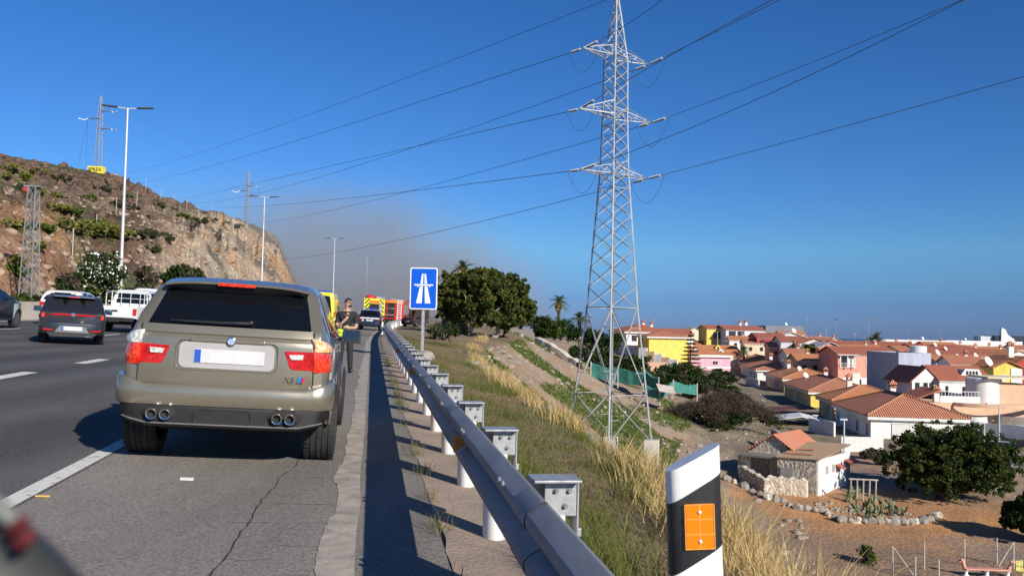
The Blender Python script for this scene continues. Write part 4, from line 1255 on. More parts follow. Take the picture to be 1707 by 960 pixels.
# side seams
for sg in (-1, 1):
    sm = MB()
    for yy in (1.12, 1.90, 2.98):
        pts = []
        for z in (0.50, 0.7, 0.9, 1.10):
            sec = cs.section(yy); pts.append((sg * (interp(z, [q[1] for q in sec[:7]], [q[0] for q in sec[:7]]) + 0.0015), yy + (0.0 if yy > 1.2 else 0.12 * max(0, 0.95 - z)), z))
        sm.path(pts, 0.004, 5)
    sm.build('door_seam', m_black, suv)
    lo = MB(); rows = []
    for yy in np.linspace(1.25, 3.17, 12):
        hw = cs.ip(yy, cs.plan); rows.append([(sg * (hw - 0.06), yy, 0.36), (sg * (hw + 0.008), yy, 0.38), (sg * (hw + 0.010), yy, 0.47), (sg * (hw - 0.012), yy, 0.50)])
    lo.grid(rows); lo.build('sill', m_trim, suv, smooth=40)
on_road(suv, 8.55, -1.33)
# ------------------------------------------------------------------ grey hatchback
def lens(par, pts, y, mat, name, th=0.03):
    return poly_plate(pts, y, th).build(name, mat, par, bevel=0.006)
hb = empty('hatchback', 'dark grey hatchback with red light strip across its tail in the middle lane', 'car')
m_dkgrey = paint('dark_grey_paint', (0.030, 0.033, 0.040), metal=0.4, rough=0.28)
hcs = CarShape(4.25,
    plan=[(0, .76), (0.03, .82), (0.10, .865), (0.3, .89), (0.9, .90), (3.2, .89), (3.8, .85), (4.1, .70), (4.25, .45)],
    top=[(0, .93), (0.06, 1.00), (0.50, 1.36), (0.60, 1.42), (1.2, 1.46), (1.9, 1.44), (2.2, 1.38), (2.95, .98), (3.1, .95), (3.8, .85), (4.15, .70), (4.25, .56)],
    belt=[(0, .915), (0.1, .965), (0.6, .98), (2.6, .93), (2.95, .90), (3.1, .88), (3.8, .79), (4.15, .65), (4.25, .52)],
    sill=[(0, .42), (0.08, .30), (0.4, .25), (3.8, .22), (4.25, .30)], wheels=(0.78, 3.38), wr=0.315, tumble=0.34)
make_car(hb, hcs, m_dkgrey, ((0.075, 1.005, .70), (0.50, 1.355, .56)), ((2.93, .985, .70), (2.22, 1.375, .56)),
    [(0.75, 1.35, 0.10, 0.88, 0.004, 8, 0.08, 0), (1.40, 2.62, 0.08, 0.9, 0.004, 8, 0, -0.40)], wheel_w=0.22, mirrors=(2.35, 1.0), door_y=(1.3, 2.2))
sp = MB(); sp.box((0, 0.46, 1.405), (1.10, 0.26, 0.03), rot=Matrix.Rotation(0.12, 3, 'X')); spo_ = sp.build('roof_spoiler', m_dkgrey, hb, bevel=0.01)
lens(spo_, [(-0.15, 1.375), (0.15, 1.375), (0.15, 1.398), (-0.15, 1.398)], 0.325, m_red_lens2, 'brake_light')
tb = MB(); rows = []
for u in np.linspace(-1, 1, 15): rows.append([(0.80 * u, -0.022 + 0.10 * abs(u) ** 4, .845), (0.80 * u, -0.03 + 0.10 * abs(u) ** 4, .87), (0.80 * u, -0.010 + 0.10 * abs(u) ** 4, .895 + 0.0 * u)])
tb.grid(rows); tb.build('light_strip', m_red_lens, hb, smooth=50)
for sg in (-1, 1):
    lens(hb, [(sg * .54, .87), (sg * .80, .91), (sg * .83, .83), (sg * .80, .76), (sg * .60, .80)], 0.0, m_red_lens2, 'tail_light', 0.10)
    lens(hb, [(sg * .50, .40), (sg * .76, .40), (sg * .76, .45), (sg * .50, .44)], -0.045, m_red_lens, 'rear_reflector', 0.06)
bp2 = MB(); rows = []
for (y, z) in ((0.0, .66), (-0.05, .63), (-0.065, .52), (-0.05, .34), (0.0, .30)):
    rows.append([((.86) * u, y + 0.16 * abs(u) ** 5, z) for u in np.linspace(-1, 1, 15)])
bp2.grid(rows); bph = bp2.build('rear_bumper', m_dkgrey, hb, smooth=40)
poly_plate([(-.46, .36), (.46, .36), (.33, .54), (-.33, .54)], -0.072, 0.03).build('plate_panel', M('silver_grey', (0.18, 0.18, 0.18), rough=0.4, metal=0.4), bph)
poly_plate([(-.60, .27), (.60, .27), (.66, .355), (-.66, .355)], -0.066, 0.05).build('diffuser', m_black, bph)
npb = MB(); npb.box((0, -0.082, .475), (.54, .012, .115)); npo = npb.build('number_plate', m_plate, hb)
MB().box((-.245, -0.090, .475), (.045, .004, .11)).build('blue_strip', m_plate_blue, npo)
MB().lathe((0, -0.03, .875), [(0.055, 0.0), (0.055, -0.012)], 20, 'Y').build('badge', m_chrome, hb)
MB().path([(0.0, 0.95, 1.46), (0.0, 0.80, 1.52)], 0.012, 6).build('aerial', m_black, hb)
s_, t_ = px_to_t(123, 26.5)
on_road(hb, s_ - 0.2, t_, yaw=0.30)

# ------------------------------------------------------------------ white pickup
def pickup(label, rack=True):
    r = empty('pickup_truck', label, 'pickup')
    m_w = m_whitecar
    cs = CarShape(5.25,
        plan=[(0, .87), (0.05, .89), (0.3, .90), (4.4, .90), (4.9, .85), (5.15, .70), (5.25, .5)],
        top=[(0, 1.10), (1.58, 1.12), (1.60, 1.13), (1.66, 1.72), (1.74, 1.78), (2.4, 1.81), (2.9, 1.79), (3.15, 1.72), (3.85, 1.20), (4.0, 1.16), (4.8, 1.08), (5.15, .92), (5.25, .75)],
        belt=[(0, 1.08), (1.6, 1.10), (3.6, 1.10), (4.0, 1.08), (4.8, 1.0), (5.15, .86), (5.25, .68)],
        sill=[(0, .62), (0.2, .55), (1.5, .46), (4.8, .44), (5.25, .5)], wheels=(1.15, 4.20), wr=0.385, tumble=0.26)
    make_car(r, cs, m_w, ((1.592, 1.22, .66), (1.640, 1.64, .58)), ((3.82, 1.215, .72), (3.17, 1.71, .58)),
        [(1.80, 2.45, 0.10, 0.88, 0.004, 6, 0.02, 0), (2.50, 3.45, 0.08, 0.9, 0.004, 6, 0, -0.36)], wheel_w=0.25, mirrors=(3.25, 1.22), extra=(1.59, 1.61, 1.63, 1.65), door_y=(1.95, 2.7), rim_style=6)
    bb_ = MB(); bb_.box((0, -0.09, .56), (1.62, .16, .16)); bb_.box((0, -0.12, .47), (0.5, .14, .06)); bb_.build('rear_bumper', m_trim, r, bevel=0.02)
    for sg in (-1, 1): lens(r, [(sg * .735, .74), (sg * .875, .74), (sg * .875, 1.02), (sg * .735, 1.02)], -0.02, m_red_lens, 'tail_light', 0.06)
    MB().box((0, -0.012, .90), (.22, .03, .07)).build('tailgate_handle', m_trim, r, bevel=0.01)
    fr_ = MB()
    for sg in (-1, 1):
        fr_.path([(sg * .80, 1.50, 1.10), (sg * .80, 1.50, 1.70)], .022, 6)
        if rack: fr_.path([(sg * .80, 0.95, 1.10), (sg * .80, 0.95, 1.62), (sg * .80, 1.5, 1.70)], .018, 6)
    fr_.path([(-.80, 1.5, 1.70), (.80, 1.5, 1.70)], .022, 6)
    for xx in (-.4, 0, .4): fr_.path([(xx, 1.5, 1.10), (xx, 1.5, 1.70)], .014, 6)
    fr_.path([(-.80, 1.5, 1.42), (.80, 1.5, 1.42)], .014, 6)
    fr_.build('ladder_rack', m_lampgrey, r)
    bd = MB(); bd.box((0, .80, 1.06), (1.5, 1.4, .02)); bd.build('load_bed', m_under, r)
    return r
m_whitecar = paint('white_car_paint', (0.72, 0.72, 0.71), metal=0.0, rough=0.3)
pk = pickup('white pickup truck with a metal rack behind its cab, right of the grey hatchback')
s_, t_ = px_to_t(183, 37.0); on_road(pk, s_, t_ + 0.15, yaw=-0.14)

# ------------------------------------------------------------------ white SUV, dark car at the left edge
def simple_suv(name, label, cat, m_body, H=1.68, L=4.5, m_low=None):
    r = empty(name, label, cat)
    cs = CarShape(L,
        plan=[(0, .78), (0.03, .84), (0.1, .885), (0.3, .91), (1, .92), (L - 1.1, .91), (L - .5, .85), (L - .15, .7), (L, .45)],
        top=[(0, 1.05), (0.04, 1.12), (0.38, H - .10), (0.48, H - .03), (1.2, H), (1.9, H - .02), (2.3, H - .10), (3.1, 1.15), (3.25, 1.11), (L - .5, 1.0), (L - .1, .82), (L, .66)],
        belt=[(0, 1.04), (0.1, 1.09), (0.6, 1.10), (2.6, 1.06), (3.1, 1.05), (3.25, 1.02), (L - .5, .92), (L - .1, .76), (L, .6)],
        sill=[(0, .50), (0.08, .38), (0.4, .33), (L - .4, .30), (L, .40)], wheels=(0.85, L - .92), wr=0.35, tumble=0.30)
    make_car(r, cs, m_body, ((0.055, 1.15, .74), (0.37, H - .12, .60)), ((3.07, 1.165, .72), (2.33, H - .11, .58)),
        [(0.62, 1.30, 0.10, 0.88, 0.004, 8, 0.10, 0), (1.36, 2.75, 0.08, 0.9, 0.004, 8, 0, -0.38)], wheel_w=0.23, mirrors=(2.5, 1.14), door_y=(1.35, 2.2))
    for sg in (-1, 1): lens(r, [(sg * .60, 1.04), (sg * .83, 1.06), (sg * .85, .88), (sg * .72, .86)], -0.012, m_red_lens, 'tail_light', 0.12)
    b = MB(); rows = []
    for (y, z) in ((0.0, .68), (-0.05, .66), (-0.07, .52), (-0.05, .38), (0.0, .34)): rows.append([(.88 * u, y + 0.15 * abs(u) ** 5, z) for u in np.linspace(-1, 1, 13)])
    b.grid(rows); bo_ = b.build('rear_bumper', m_low or m_body, r, smooth=40)
    MB().box((0, -0.03, .80), (.54, .03, .115)).build('number_plate', m_plate, r)
    return r, cs
ws, _ = simple_suv('white_car', 'white car with dark rear window half hidden behind the grey hatchback', 'car', m_whitecar, 1.62, 4.4, m_trim)
s_, t_ = px_to_t(96, 41.0); on_road(ws, s_, t_)
m_black_car = paint('black_car_paint', (0.014, 0.018, 0.026), metal=0.3, rough=0.25)
dc, dcs = simple_suv('dark_car', 'dark car with a pale front wing cut off by the left edge of the picture', 'car', m_black_car, 1.60, 4.4)
wg = MB(); rows = []
for sg in (1,):
    for yy in np.linspace(2.98, 3.44, 8):
        sec = dcs.section(yy)
        zs = [q[1] for q in sec[:7]]; xs_ = [q[0] for q in sec[:7]]
        lo = max(dcs.bottom(yy) + .01, .40)
        rows.append([(interp(z, zs, xs_) + 0.006, yy, z) for z in np.linspace(lo, 0.95, 6)])
wg.grid(rows); wg.build('front_wing', M('pale_wing', (0.42, 0.52, 0.60), (0.36, 0.46, 0.54), scale=5, rough=0.4), dc, smooth=40)
s_, t_ = px_to_t(-6, 35.0); on_road(dc, s_ - 3.3, t_ - 0.3, yaw=-0.03)

# white vans and cars queued beyond the pickup
def van(label, H=2.1, L=4.9, m_body=None, name='white_van', cat='van', group=None):
    r = empty(name, label, cat, group=group)
    mb_ = m_body or m_whitecar
    cs = CarShape(L,
        plan=[(0, .86), (0.04, .90), (0.2, .93), (L - .9, .92), (L - .3, .84), (L, .6)],
        top=[(0, H - .15), (0.05, H - .04), (0.3, H), (L - 1.9, H), (L - 1.6, H - .08), (L - .85, 1.25), (L - .7, 1.2), (L - .2, 1.0), (L, .75)],
        belt=[(0, 1.08), (L - 1.2, 1.10), (L - .7, 1.06), (L - .2, .92), (L, .68)],
        sill=[(0, .42), (0.3, .36), (L - .3, .34), (L, .42)], wheels=(0.9, L - .95), wr=0.34, tumble=0.10)
    make_car(r, cs, mb_, ((-0.012, 1.15, .68), (-0.002, H - .28, .64)), ((L - .88, 1.27, .74), (L - 1.58, H - .11, .66)),
        [(L - 2.6, L - 1.25, 0.08, 0.75, 0.004, 6, 0, -0.30)], wheel_w=0.22, mirrors=(L - 1.5, 1.2))
    for sg in (-1, 1): lens(r, [(sg * .80, 1.30), (sg * .885, 1.30), (sg * .885, .88), (sg * .80, .88)], -0.02, m_red_lens, 'tail_light', 0.06)
    MB().box((0, -0.05, .50), (1.6, .12, .18)).build('rear_bumper', m_trim, r, bevel=0.02)
    return r
for (px, Y, lab) in ((238, 62, 'white van just ahead of the white pickup'), (243, 56, 'white van peeking out behind the beige SUV roof pillar')):
    v = van(lab); s_, t_ = px_to_t(px, Y); on_road(v, s_, t_)

# ------------------------------------------------------------------ police car on the shoulder ahead
m_navy = paint('navy_paint', (0.010, 0.016, 0.040), metal=0.2, rough=0.3)
pc, pcs = simple_suv('police_car', 'navy police car with white roof and blue light bar stopped behind the fire engines', 'police car', m_navy, 1.66, 4.5)
rf = MB(); rows = []
for yy in np.linspace(0.50, 2.15, 10):
    sec = pcs.section(yy)[11:]
    rows.append([(x, yy, z + 0.006) for x, z in sec] + [(-x, yy, z + 0.006) for x, z in reversed(sec[:-1])])
rf.grid(rows); rf.build('roof', m_white, pc, smooth=40)
lens(pc, [(-.78, .93), (.78, .93), (.70, 1.03), (-.70, 1.03)], -0.014, m_whitecar, 'tail_panel', 0.03)
lb = MB(); lb.box((0, 1.25, 1.74), (1.05, .25, .10)); lb.build('light_bar', M('blue_lens', (0.02, 0.06, 0.45), rough=0.15), pc, bevel=0.03)
MB().box((-.55, -0.016, .80), (.12, .02, .14)).build('shield_mark', m_white, pc)
on_road(pc, 74, px_to_t(617, 75)[1])

# ------------------------------------------------------------------ ambulance, fire engines, burnt lorry
m_yellow = paint('bright_yellow', (0.80, 0.72, 0.03), metal=0, rough=0.4)
m_fire_red = paint('fire_red', (0.55, 0.025, 0.02), metal=0, rough=0.35)
m_silver = M('silver_shutter', (0.55, 0.55, 0.55), (0.42, 0.42, 0.43), scale=14, rough=0.4, metal=0.6)
am = van('bright yellow ambulance mostly hidden behind the beige SUV', 2.75, 5.9, m_yellow, 'ambulance', 'ambulance')
MB().box((0, 0.5, 2.80), (1.2, .25, .12)).build('light_bar', M('blue_lens_ambulance', (0.02, 0.06, 0.45), rough=0.15), am, bevel=0.03)
MB().box((0.945, 2.2, 1.3), (0.012, 3.6, .22)).build('side_stripe', m_fire_red, am)
s_, t_ = px_to_t(536, 66); on_road(am, s_, t_)

fe = empty('fire_engine', 'fire engine with yellow and dark chevron back and red cover on top', 'fire engine')
b = MB(); b.box((0, 3.3, 1.85), (2.45, 6.6, 2.3)); b.build('body', m_fire_red, fe, bevel=0.05)
c_ = MB(); c_.box((0, 6.9, 1.8), (2.4, 1.5, 2.2)); co_ = c_.build('cab', m_fire_red, fe, bevel=0.1)
ch = MB()
ch.box((0, -0.012, 1.9), (2.40, 0.03, 2.2)); cho = ch.build('rear_panel', m_yellow, fe)
st_ = MB()
for zz in np.arange(1.05, 2.95, 0.05):
    for sg in (-1, 1):
        ph = (zz * 0.85) % 0.40
        x = 1.18 - ph
        while x > 0.62:
            st_.box((sg * (x - 0.08), -0.032, zz), (0.17, 0.012, 0.052)); x -= 0.40
st_.build('chevron_stripe', m_black, cho)
sh_ = MB(); sh_.box((0, -0.034, 1.75), (1.1, 0.02, 1.3)); sh_.build('shutter', m_black, cho)
MB().box((0, -0.036, 2.62), (1.15, 0.02, .30)).build('top_band', M('orange_band', (0.75, 0.22, 0.02), (0.7, 0.1, 0.02), scale=8, rough=0.5), cho)
MB().box((0.75, -0.05, 1.6), (0.28, 0.04, 1.9)).build('ladder_rail', m_silver, cho)
tp = MB(); tp.ball((-0.55, 0.9, 3.1), (0.62, 0.8, 0.32), 14, 8); tp.build('red_cover', M('red_tarp', (0.62, 0.03, 0.03), (0.5, 0.02, 0.02), scale=4, rough=0.6), fe, smooth=60)
tk = MB(); tk.box((0.5, 1.4, 3.12), (0.9, 1.6, 0.22)); tk.tube((1.0, 0.4, 3.0), (1.0, 0.4, 3.35), 0.05); tk.tube((0.2, 0.5, 3.0), (0.2, 0.5, 3.25), 0.09); tk.build('roof_gear', m_silver, fe)
for yy in (1.3, 5.6):
    for sg in (-1, 1): wheel(fe, sg * 1.05, yy, 0.5, 0.32, sg, 8)
MB().box((0, 3.5, 0.72), (2.2, 6.5, 0.3)).build('chassis', m_under, fe)
for sg in (-1, 1): MB().box((sg * 1.42, 7.0, 2.1), (0.18, 0.12, 0.45)).build('wing_mirror', m_black, fe, bevel=0.03)
s_, t_ = px_to_t(622, 104); on_road(fe, s_, t_)

f2 = empty('fire_truck', 'red fire truck with white ladder on its side standing at the rail', 'fire engine')
b = MB(); b.box((0, 2.6, 1.85), (2.45, 5.2, 2.4)); b.build('body', m_fire_red, f2, bevel=0.05)
MB().box((0, 6.1, 1.75), (2.4, 1.7, 2.2)).build('cab', m_fire_red, f2, bevel=0.1)
MB().box((-0.4, -0.02, 1.75), (1.0, 0.03, 1.9)).build('open_locker', m_under, f2)
ld = MB()
for xx in (0.45, 0.95): ld.box((xx, -0.10, 1.8), (0.07, 0.07, 2.6))
for k in range(9): ld.box((0.70, -0.10, 0.7 + 0.28 * k), (0.46, 0.06, 0.10))
ld.build('ladder', m_white, f2)
MB().box((0.7, -0.06, 0.75), (0.9, 0.06, 0.35)).build('lower_panel', m_red_lens2, f2)
for yy in (1.2, 5.4):
    for sg in (-1, 1): wheel(f2, sg * 1.05, yy, 0.5, 0.32, sg, 8)
MB().box((0, 3.2, 0.72), (2.2, 6.0, 0.3)).build('chassis', m_under, f2)
MB().box((0.2, 2.0, 3.12), (1.6, 2.6, 0.14)).build('roof_gear', m_silver, f2)
s_, t_ = px_to_t(655, 112); on_road(f2, s_, t_, yaw=-0.10)
MB().box((1.235, 2.6, 1.9), (.02, 4.6, 1.2)).build('side_shutter', m_silver, f2); MB().box((-.4, -.04, 1.2), (.95, .05, .1)).build('shelf', m_silver, f2); MB().box((-.4, -.04, 2.0), (.95, .05, .1)).build('shelf', m_silver, f2); MB().box((0, -.03, 2.85), (2.3, .04, .3)).build('orange_band', m_orange_refl, f2)

bl_ = empty('burnt_lorry', 'burnt out lorry frame, black and charred, beyond the red fire truck', 'lorry')
m_char = M('charred_metal', (0.020, 0.017, 0.015), (0.07, 0.045, 0.035), scale=3, rough=0.9, bump=0.5)
fr_ = MB()
for x in (-1.2, 1.2):
    for y in (0, 1.6, 3.2, 4.8, 6.4): fr_.tube((x, y, 0.9), (x + 0.05 * math.sin(y), y, 3.1 - 0.1 * (y % 3)), 0.06)
    fr_.path([(x, 0, 3.1), (x, 2, 3.0), (x, 4, 3.05), (x, 6.4, 2.8)], 0.06)
for y in (0, 1.6, 3.2, 4.8, 6.4): fr_.tube((-1.2, y, 3.05), (1.2, y, 3.0), 0.05)
fr_.tube((-1.2, 0, 2.0), (1.2, 0, 2.1), 0.05); fr_.tube((0, 0, 0.9), (0, 0, 3.05), 0.05)
fr_.build('cargo_frame', m_char, bl_)
cm = MB(); rr = random.Random(5)
for k in range(40): cm.box((rr.uniform(-1.1, 1.1), rr.uniform(0.2, 6.2), 1.0 + abs(rr.gauss(0, .35))), (rr.uniform(.2, .7), rr.uniform(.2, .9), rr.uniform(.1, .5)), rz=rr.uniform(0, 3))
cm.build('charred_cargo', m_char, bl_)
MB().box((0, 3.5, 0.8), (2.3, 7.4, 0.3)).build('chassis', m_char, bl_)
cb = MB(); cb.box((0, 7.8, 1.6), (2.3, 1.5, 1.6)); cb.build('cab', m_char, bl_, bevel=0.1)
for yy in (1.2, 2.4, 7.2):
    for sg in (-1, 1): wheel(bl_, sg * 1.0, yy, 0.48, 0.32, sg, 8)
s_, t_ = px_to_t(686, 116); on_road(bl_, s_, t_ - 0.1, yaw=-0.12)
bc, _ = simple_suv('burnt_car', 'blackened car wreck between the burnt lorry and the guardrail', 'car', m_char, 1.5, 4.2)
s_, t_ = px_to_t(688, 100); on_road(bc, s_, t_ - 0.6, yaw=-0.5); bc.scale = (.95, .9, .72)

# ------------------------------------------------------------------ out-of-focus dark mirror housing with a red lamp close to the lens
mk_ = empty('dark_car_mirror', 'blurred dark mirror housing with a red lamp very close to the camera, lower left corner', 'car mirror')
m_dkplastic = M('dark_plastic', (0.018, 0.019, 0.018), (0.05, 0.052, 0.045), scale=60, rough=0.5)
D0 = 0.20
A = at(-60, 812, D0); B = at(150, 992, D0); C1 = at(-60, 1040, D0)
hm = MB()
dv = (B - A); n_ = (C1 - A).normalized()
rows = []
for k in range(15):
    f = k / 14
    c = A + dv * f
    r1 = 0.016 * (math.sin(math.pi * min(1, 0.12 + f * 0.88)) ** 0.5 if f < 0.98 else 0.4)
    rows.append([c + n_ * (0.020 + 0.022 * math.cos(2 * math.pi * q / 14)) + Vector((0, 1, 0)) * r1 * math.sin(2 * math.pi * q / 14) for q in range(14)])
hm.grid(rows, 0, True)
hm.f.append(tuple(range(14))); hm.m.append(0); e = len(hm.v); hm.f.append(tuple(range(e - 14, e))); hm.m.append(0)
hm.build('housing', m_dkplastic, mk_, smooth=60)
m_dimred = M('dim_red_lens', (0.20, 0.008, 0.010), (0.05, 0.004, 0.005), scale=300, rough=0.6)
for (px, py, w, h, mm, nm) in ((40, 898, 0.0030, 0.0017, m_dimred, 'red_lamp'), (28, 876, 0.0030, 0.0012, m_dimred, 'upper_lamp')):
    P = at(px, py, D0 - .014)
    q = MB(); q.ball((0, 0, 0), (w, 0.002, h), 12, 8); qo = q.build(nm, mm, mk_, smooth=60, loc=P); qo.rotation_euler = (0, R_(-40), 0)
P = at(2, 850, D0 - .01)
q = MB(); q.ball((0, 0, 0), (0.0055, 0.002, 0.002), 12, 8); qo = q.build('pale_cover', M('pale_cover', (0.16, 0.17, 0.15), rough=0.6), mk_, smooth=60, loc=P); qo.rotation_euler = (0, R_(42), 0)
# ================================================================== PYLONS AND LINES
m_zinc = M('zinc_lattice', (0.42, 0.43, 0.435), (0.29, 0.30, 0.305), scale=1.5, rough=0.5, metal=0.35)
m_zinc2 = M('old_lattice', (0.30, 0.31, 0.32), (0.22, 0.23, 0.24), scale=1.5, rough=0.6, metal=0.3)
m_cable = M('cable_grey', (0.10, 0.105, 0.11), (0.08, 0.085, 0.09), scale=3, rough=0.6, metal=0.3)
m_insul = M('insulator_glass', (0.40, 0.42, 0.42), (0.30, 0.32, 0.33), scale=30, rough=0.25)
m_block = M('block_concrete', (0.62, 0.58, 0.50), (0.48, 0.44, 0.38), scale=1.5, rough=0.9, bump=0.2)

def angle_bar(mb, p, q, w):
    """L-shaped rolled steel bar"""
    p, q = Vector(p), Vector(q)
    d = (q - p).normalized()
    a = Vector((0, 0, 1)) if abs(d.z) < 0.9 else Vector((1, 0, 0))
    u = d.cross(a).normalized(); v = u.cross(d); w *= .66
    for s1, s2 in ((u, v), (v, u)):
        c0 = [p, p + s1 * w, p + s1 * w + s2 * w * 0.12, p + s2 * w * 0.12]
        mb.solid(c0, q - p)

class Lattice:
    def __init__(s, prof, theta, cx=0, cy=0):
        s.prof, s.th = prof, theta
    def leg(s, k, z):
        h = interp(z, [a for a, _ in s.prof], [b for _, b in s.prof])
        a = s.th + k * math.pi / 2
        return Vector((h * math.cos(a), h * math.sin(a), z))
pb = at(1016, 722, 40.6)
PYZ = pb.z
TOPZ = at(1031, -6, 40.6).z - PYZ
py_ = empty('electricity_pylon', 'tall grey lattice pylon with six crossarms on concrete blocks below the road', 'pylon', pb)
lt = Lattice([(-0.6, 1.90), (0, 1.80), (5.6, 1.14), (11.6, .66), (13.9, .58), (16.9, .54), (TOPZ, .07)], R_(-8))
lg = MB()
zsn = [-0.45, 0, 2.8, 5.6, 8.6, 11.6, 13.9, 16.9, TOPZ]
for k in range(4):
    for a, b in zip(zsn[:-1], zsn[1:]): angle_bar(lg, lt.leg(k, a), lt.leg(k, b), 0.105 if a < 11 else 0.085)
lg.build('corner_legs', m_zinc, py_)
br = MB()
def xpanel(z0, z1, w, horiz=True):
    for k in range(4):
        angle_bar(br, lt.leg(k, z0), lt.leg(k + 1, z1), w); angle_bar(br, lt.leg(k + 1, z0), lt.leg(k, z1), w)
        if horiz: angle_bar(br, lt.leg(k, z1), lt.leg(k + 1, z1), w)
xpanel(-0.3, 1.75, 0.055, True); xpanel(1.75, 5.6, 0.065, True)
for k in range(4):
    for z in (0.7, 2.7, 4.7):
        a = lt.leg(k, z).lerp(lt.leg(k + 1, z), 0.25); b = lt.leg(k, z).lerp(lt.leg(k + 1, z), 0.75)
        angle_bar(br, lt.leg(k, z), a, 0.04); angle_bar(br, lt.leg(k + 1, z), b, 0.04)
z = 5.6
while z < 16.9 - 0.4:
    w = interp(z, [5.6, 11.6, 16.9], [.92, 0.60, 0.56]); z2 = min(z + w, 16.9)
    xpanel(z, z2, 0.045, False); z = z2
for zz in (11.0, 11.6, 13.9, 14.5, 16.9):
    for k in range(4): angle_bar(br, lt.leg(k, zz), lt.leg(k + 1, zz), 0.05)
z = 16.9
while z < TOPZ - 0.5:
    z2 = min(z + 0.75, TOPZ - 0.1); xpanel(z, z2, 0.04, True); z = z2
br.build('lattice_bracing', m_zinc, py_)
arms = []
ins_pts = []
for (lx, ly, rx, ry) in ((973, 81, 1080, 109), (967, 182, 1084, 206), (969, 283, 1076, 299)):
    for px, py, Yd in ((lx, ly, 39.4), (rx, ry, 41.75)):
        tip = at(px, py, Yd) - pb
        am_ = MB()
        order = sorted(range(4), key=lambda k: (lt.leg(k, tip.z) - tip).length)[:2]
        lo = [lt.leg(k, tip.z - 0.05) for k in order]; hi = [lt.leg(k, tip.z + 0.62) for k in order]
        o2 = sorted(range(4), key=lambda k: (lt.leg(k, tip.z) - tip).length)[0]
        # the two legs that face the arm's side
        side = [k for k in range(4) if lt.leg(k, tip.z).dot(Vector((tip.x, tip.y, 0))) > -0.15]
        near = sorted(side, key=lambda k: -lt.leg(k, tip.z).dot(Vector((tip.x, tip.y, 0))))[:2]
        back = [(k) for k in range(4)]
        perp = Vector((-tip.y, tip.x, 0)).normalized()
        L0 = max(back, key=lambda k: lt.leg(k, tip.z).dot(perp)); L1 = min(back, key=lambda k: lt.leg(k, tip.z).dot(perp))
        for k in (L0, L1):
            b0, b1 = lt.leg(k, tip.z - 0.02), lt.leg(k, tip.z + 0.60)
            angle_bar(am_, b0, tip, 0.07); angle_bar(am_, b1, tip + Vector((0, 0, 0.04)), 0.055)
            for f in (0.33, 0.62, 0.85):
                p0, p1 = b0.lerp(tip, f), b1.lerp(tip, f); angle_bar(am_, p0, p1, 0.035)
            angle_bar(am_, b0.lerp(tip, 0.0), b1.lerp(tip, 0.33), 0.03); angle_bar(am_, b0.lerp(tip, 0.33), b1.lerp(tip, 0.62), 0.03)
        for f in (0.25, 0.5, 0.75): angle_bar(am_, lt.leg(L0, tip.z).lerp(tip, f), lt.leg(L1, tip.z).lerp(tip, f), 0.035)
        am_.build('crossarm', m_zinc, py_)
        arms.append(tip + pb)
pyl = MB()
m_scr = M('faded_writing', (0.30, 0.27, 0.24), rough=0.9)
for k in range(4):
    q = lt.leg(k, -0.42) + pb
    base = gz(q.x, q.y)
    bz_t = (0.15 if k == 0 else 0.0)
    bl = MB(); hgt = q.z + 0.05 + bz_t - base + 0.5
    bl.box((q.x - pb.x, q.y - pb.y, q.z + 0.05 + bz_t - hgt / 2 - pb.z), (0.66, 0.66, hgt), rz=R_(-12))
    bo_ = bl.build('concrete_block', m_block, py_, bevel=0.02)
    if k == 0:
        w_ = MB()
        for i, (dz, dx) in enumerate(((0, -.02), (-.12, .02), (-.22, -.01), (-.30, .03), (-.42, 0))): w_.box((q.x - pb.x + 0.07 * 0 + dx, q.y - pb.y - 0.342, q.z - pb.z - 0.15 + dz), (0.05, 0.006, 0.05))
        w_.build('faded_marks', m_scr, bo_)

def yaw_of(d): return math.atan2(d.y, d.x)
def insulator(tip, d, parent):
    """string of discs from an arm tip along the line"""
    mb = MB(); d = d.normalized()
    n = 9
    for i in range(n):
        c = tip + d * (0.25 + 0.085 * i)
        mb.path([c - d * 0.03, c, c + d * 0.012], [0.025, 0.065, 0.025], 8)
    mb.path([tip, tip + d * 1.25], 0.018, 5)
    mb.v = [(Vector(p) - pb) for p in mb.v]
    mb.build('insulator', m_insul, parent, smooth=50)
    return tip + d * 1.25
def px_of(P):
    v = P - EYE; c = v.dot(F_)
    return PX0 + FPX * v.dot(RV) / c, PY0 - FPX * v.dot(UV) / c
def span(P0, mid, end, Yend, ext=1.0, r=0.014, n=70):
    """line from P0 to the point seen at pixel end; sag so that it passes pixel mid"""
    P1 = at(end[0], end[1], Yend)
    lo, hi = 0.001, 0.999
    sgn = 1 if px_of(P1)[0] > px_of(P0)[0] else -1
    for _ in range(50):
        f = (lo + hi) / 2
        if (px_of(P0.lerp(P1, f))[0] - mid[0]) * sgn < 0: lo = f
        else: hi = f
    Q = P0.lerp(P1, f)
    want = at(mid[0], mid[1], Q.y)
    sag = (Q.z - want.z) / (4 * f * (1 - f))
    pts = []
    for i in range(n + 1):
        g = ext * i / n
        p = P0.lerp(P1, g) if g <= 1 else P0 + (P1 - P0) * g
        pts.append(Vector((p.x, p.y, p.z - 4 * sag * g * (1 - g))))
    return pts
top_pt = pb + Vector((0, 0, TOPZ))
def cross_Y(P0, px, d):
    k = (px - PX0) / FPX
    t = (k * P0.y - P0.x) / (d[0] - k * d[1])
    return P0.y + d[1] * t
cab = 0
def cable(pts, label, r=0.014):
    mb = MB(); mb.path(pts, r, 5)
    o = mb.build('power_line', m_cable, smooth=60)
    tag(o, label, 'power line', 'overhead power lines'); return o
names = ['upper left', 'upper right', 'middle left', 'middle right', 'lower left', 'lower right']
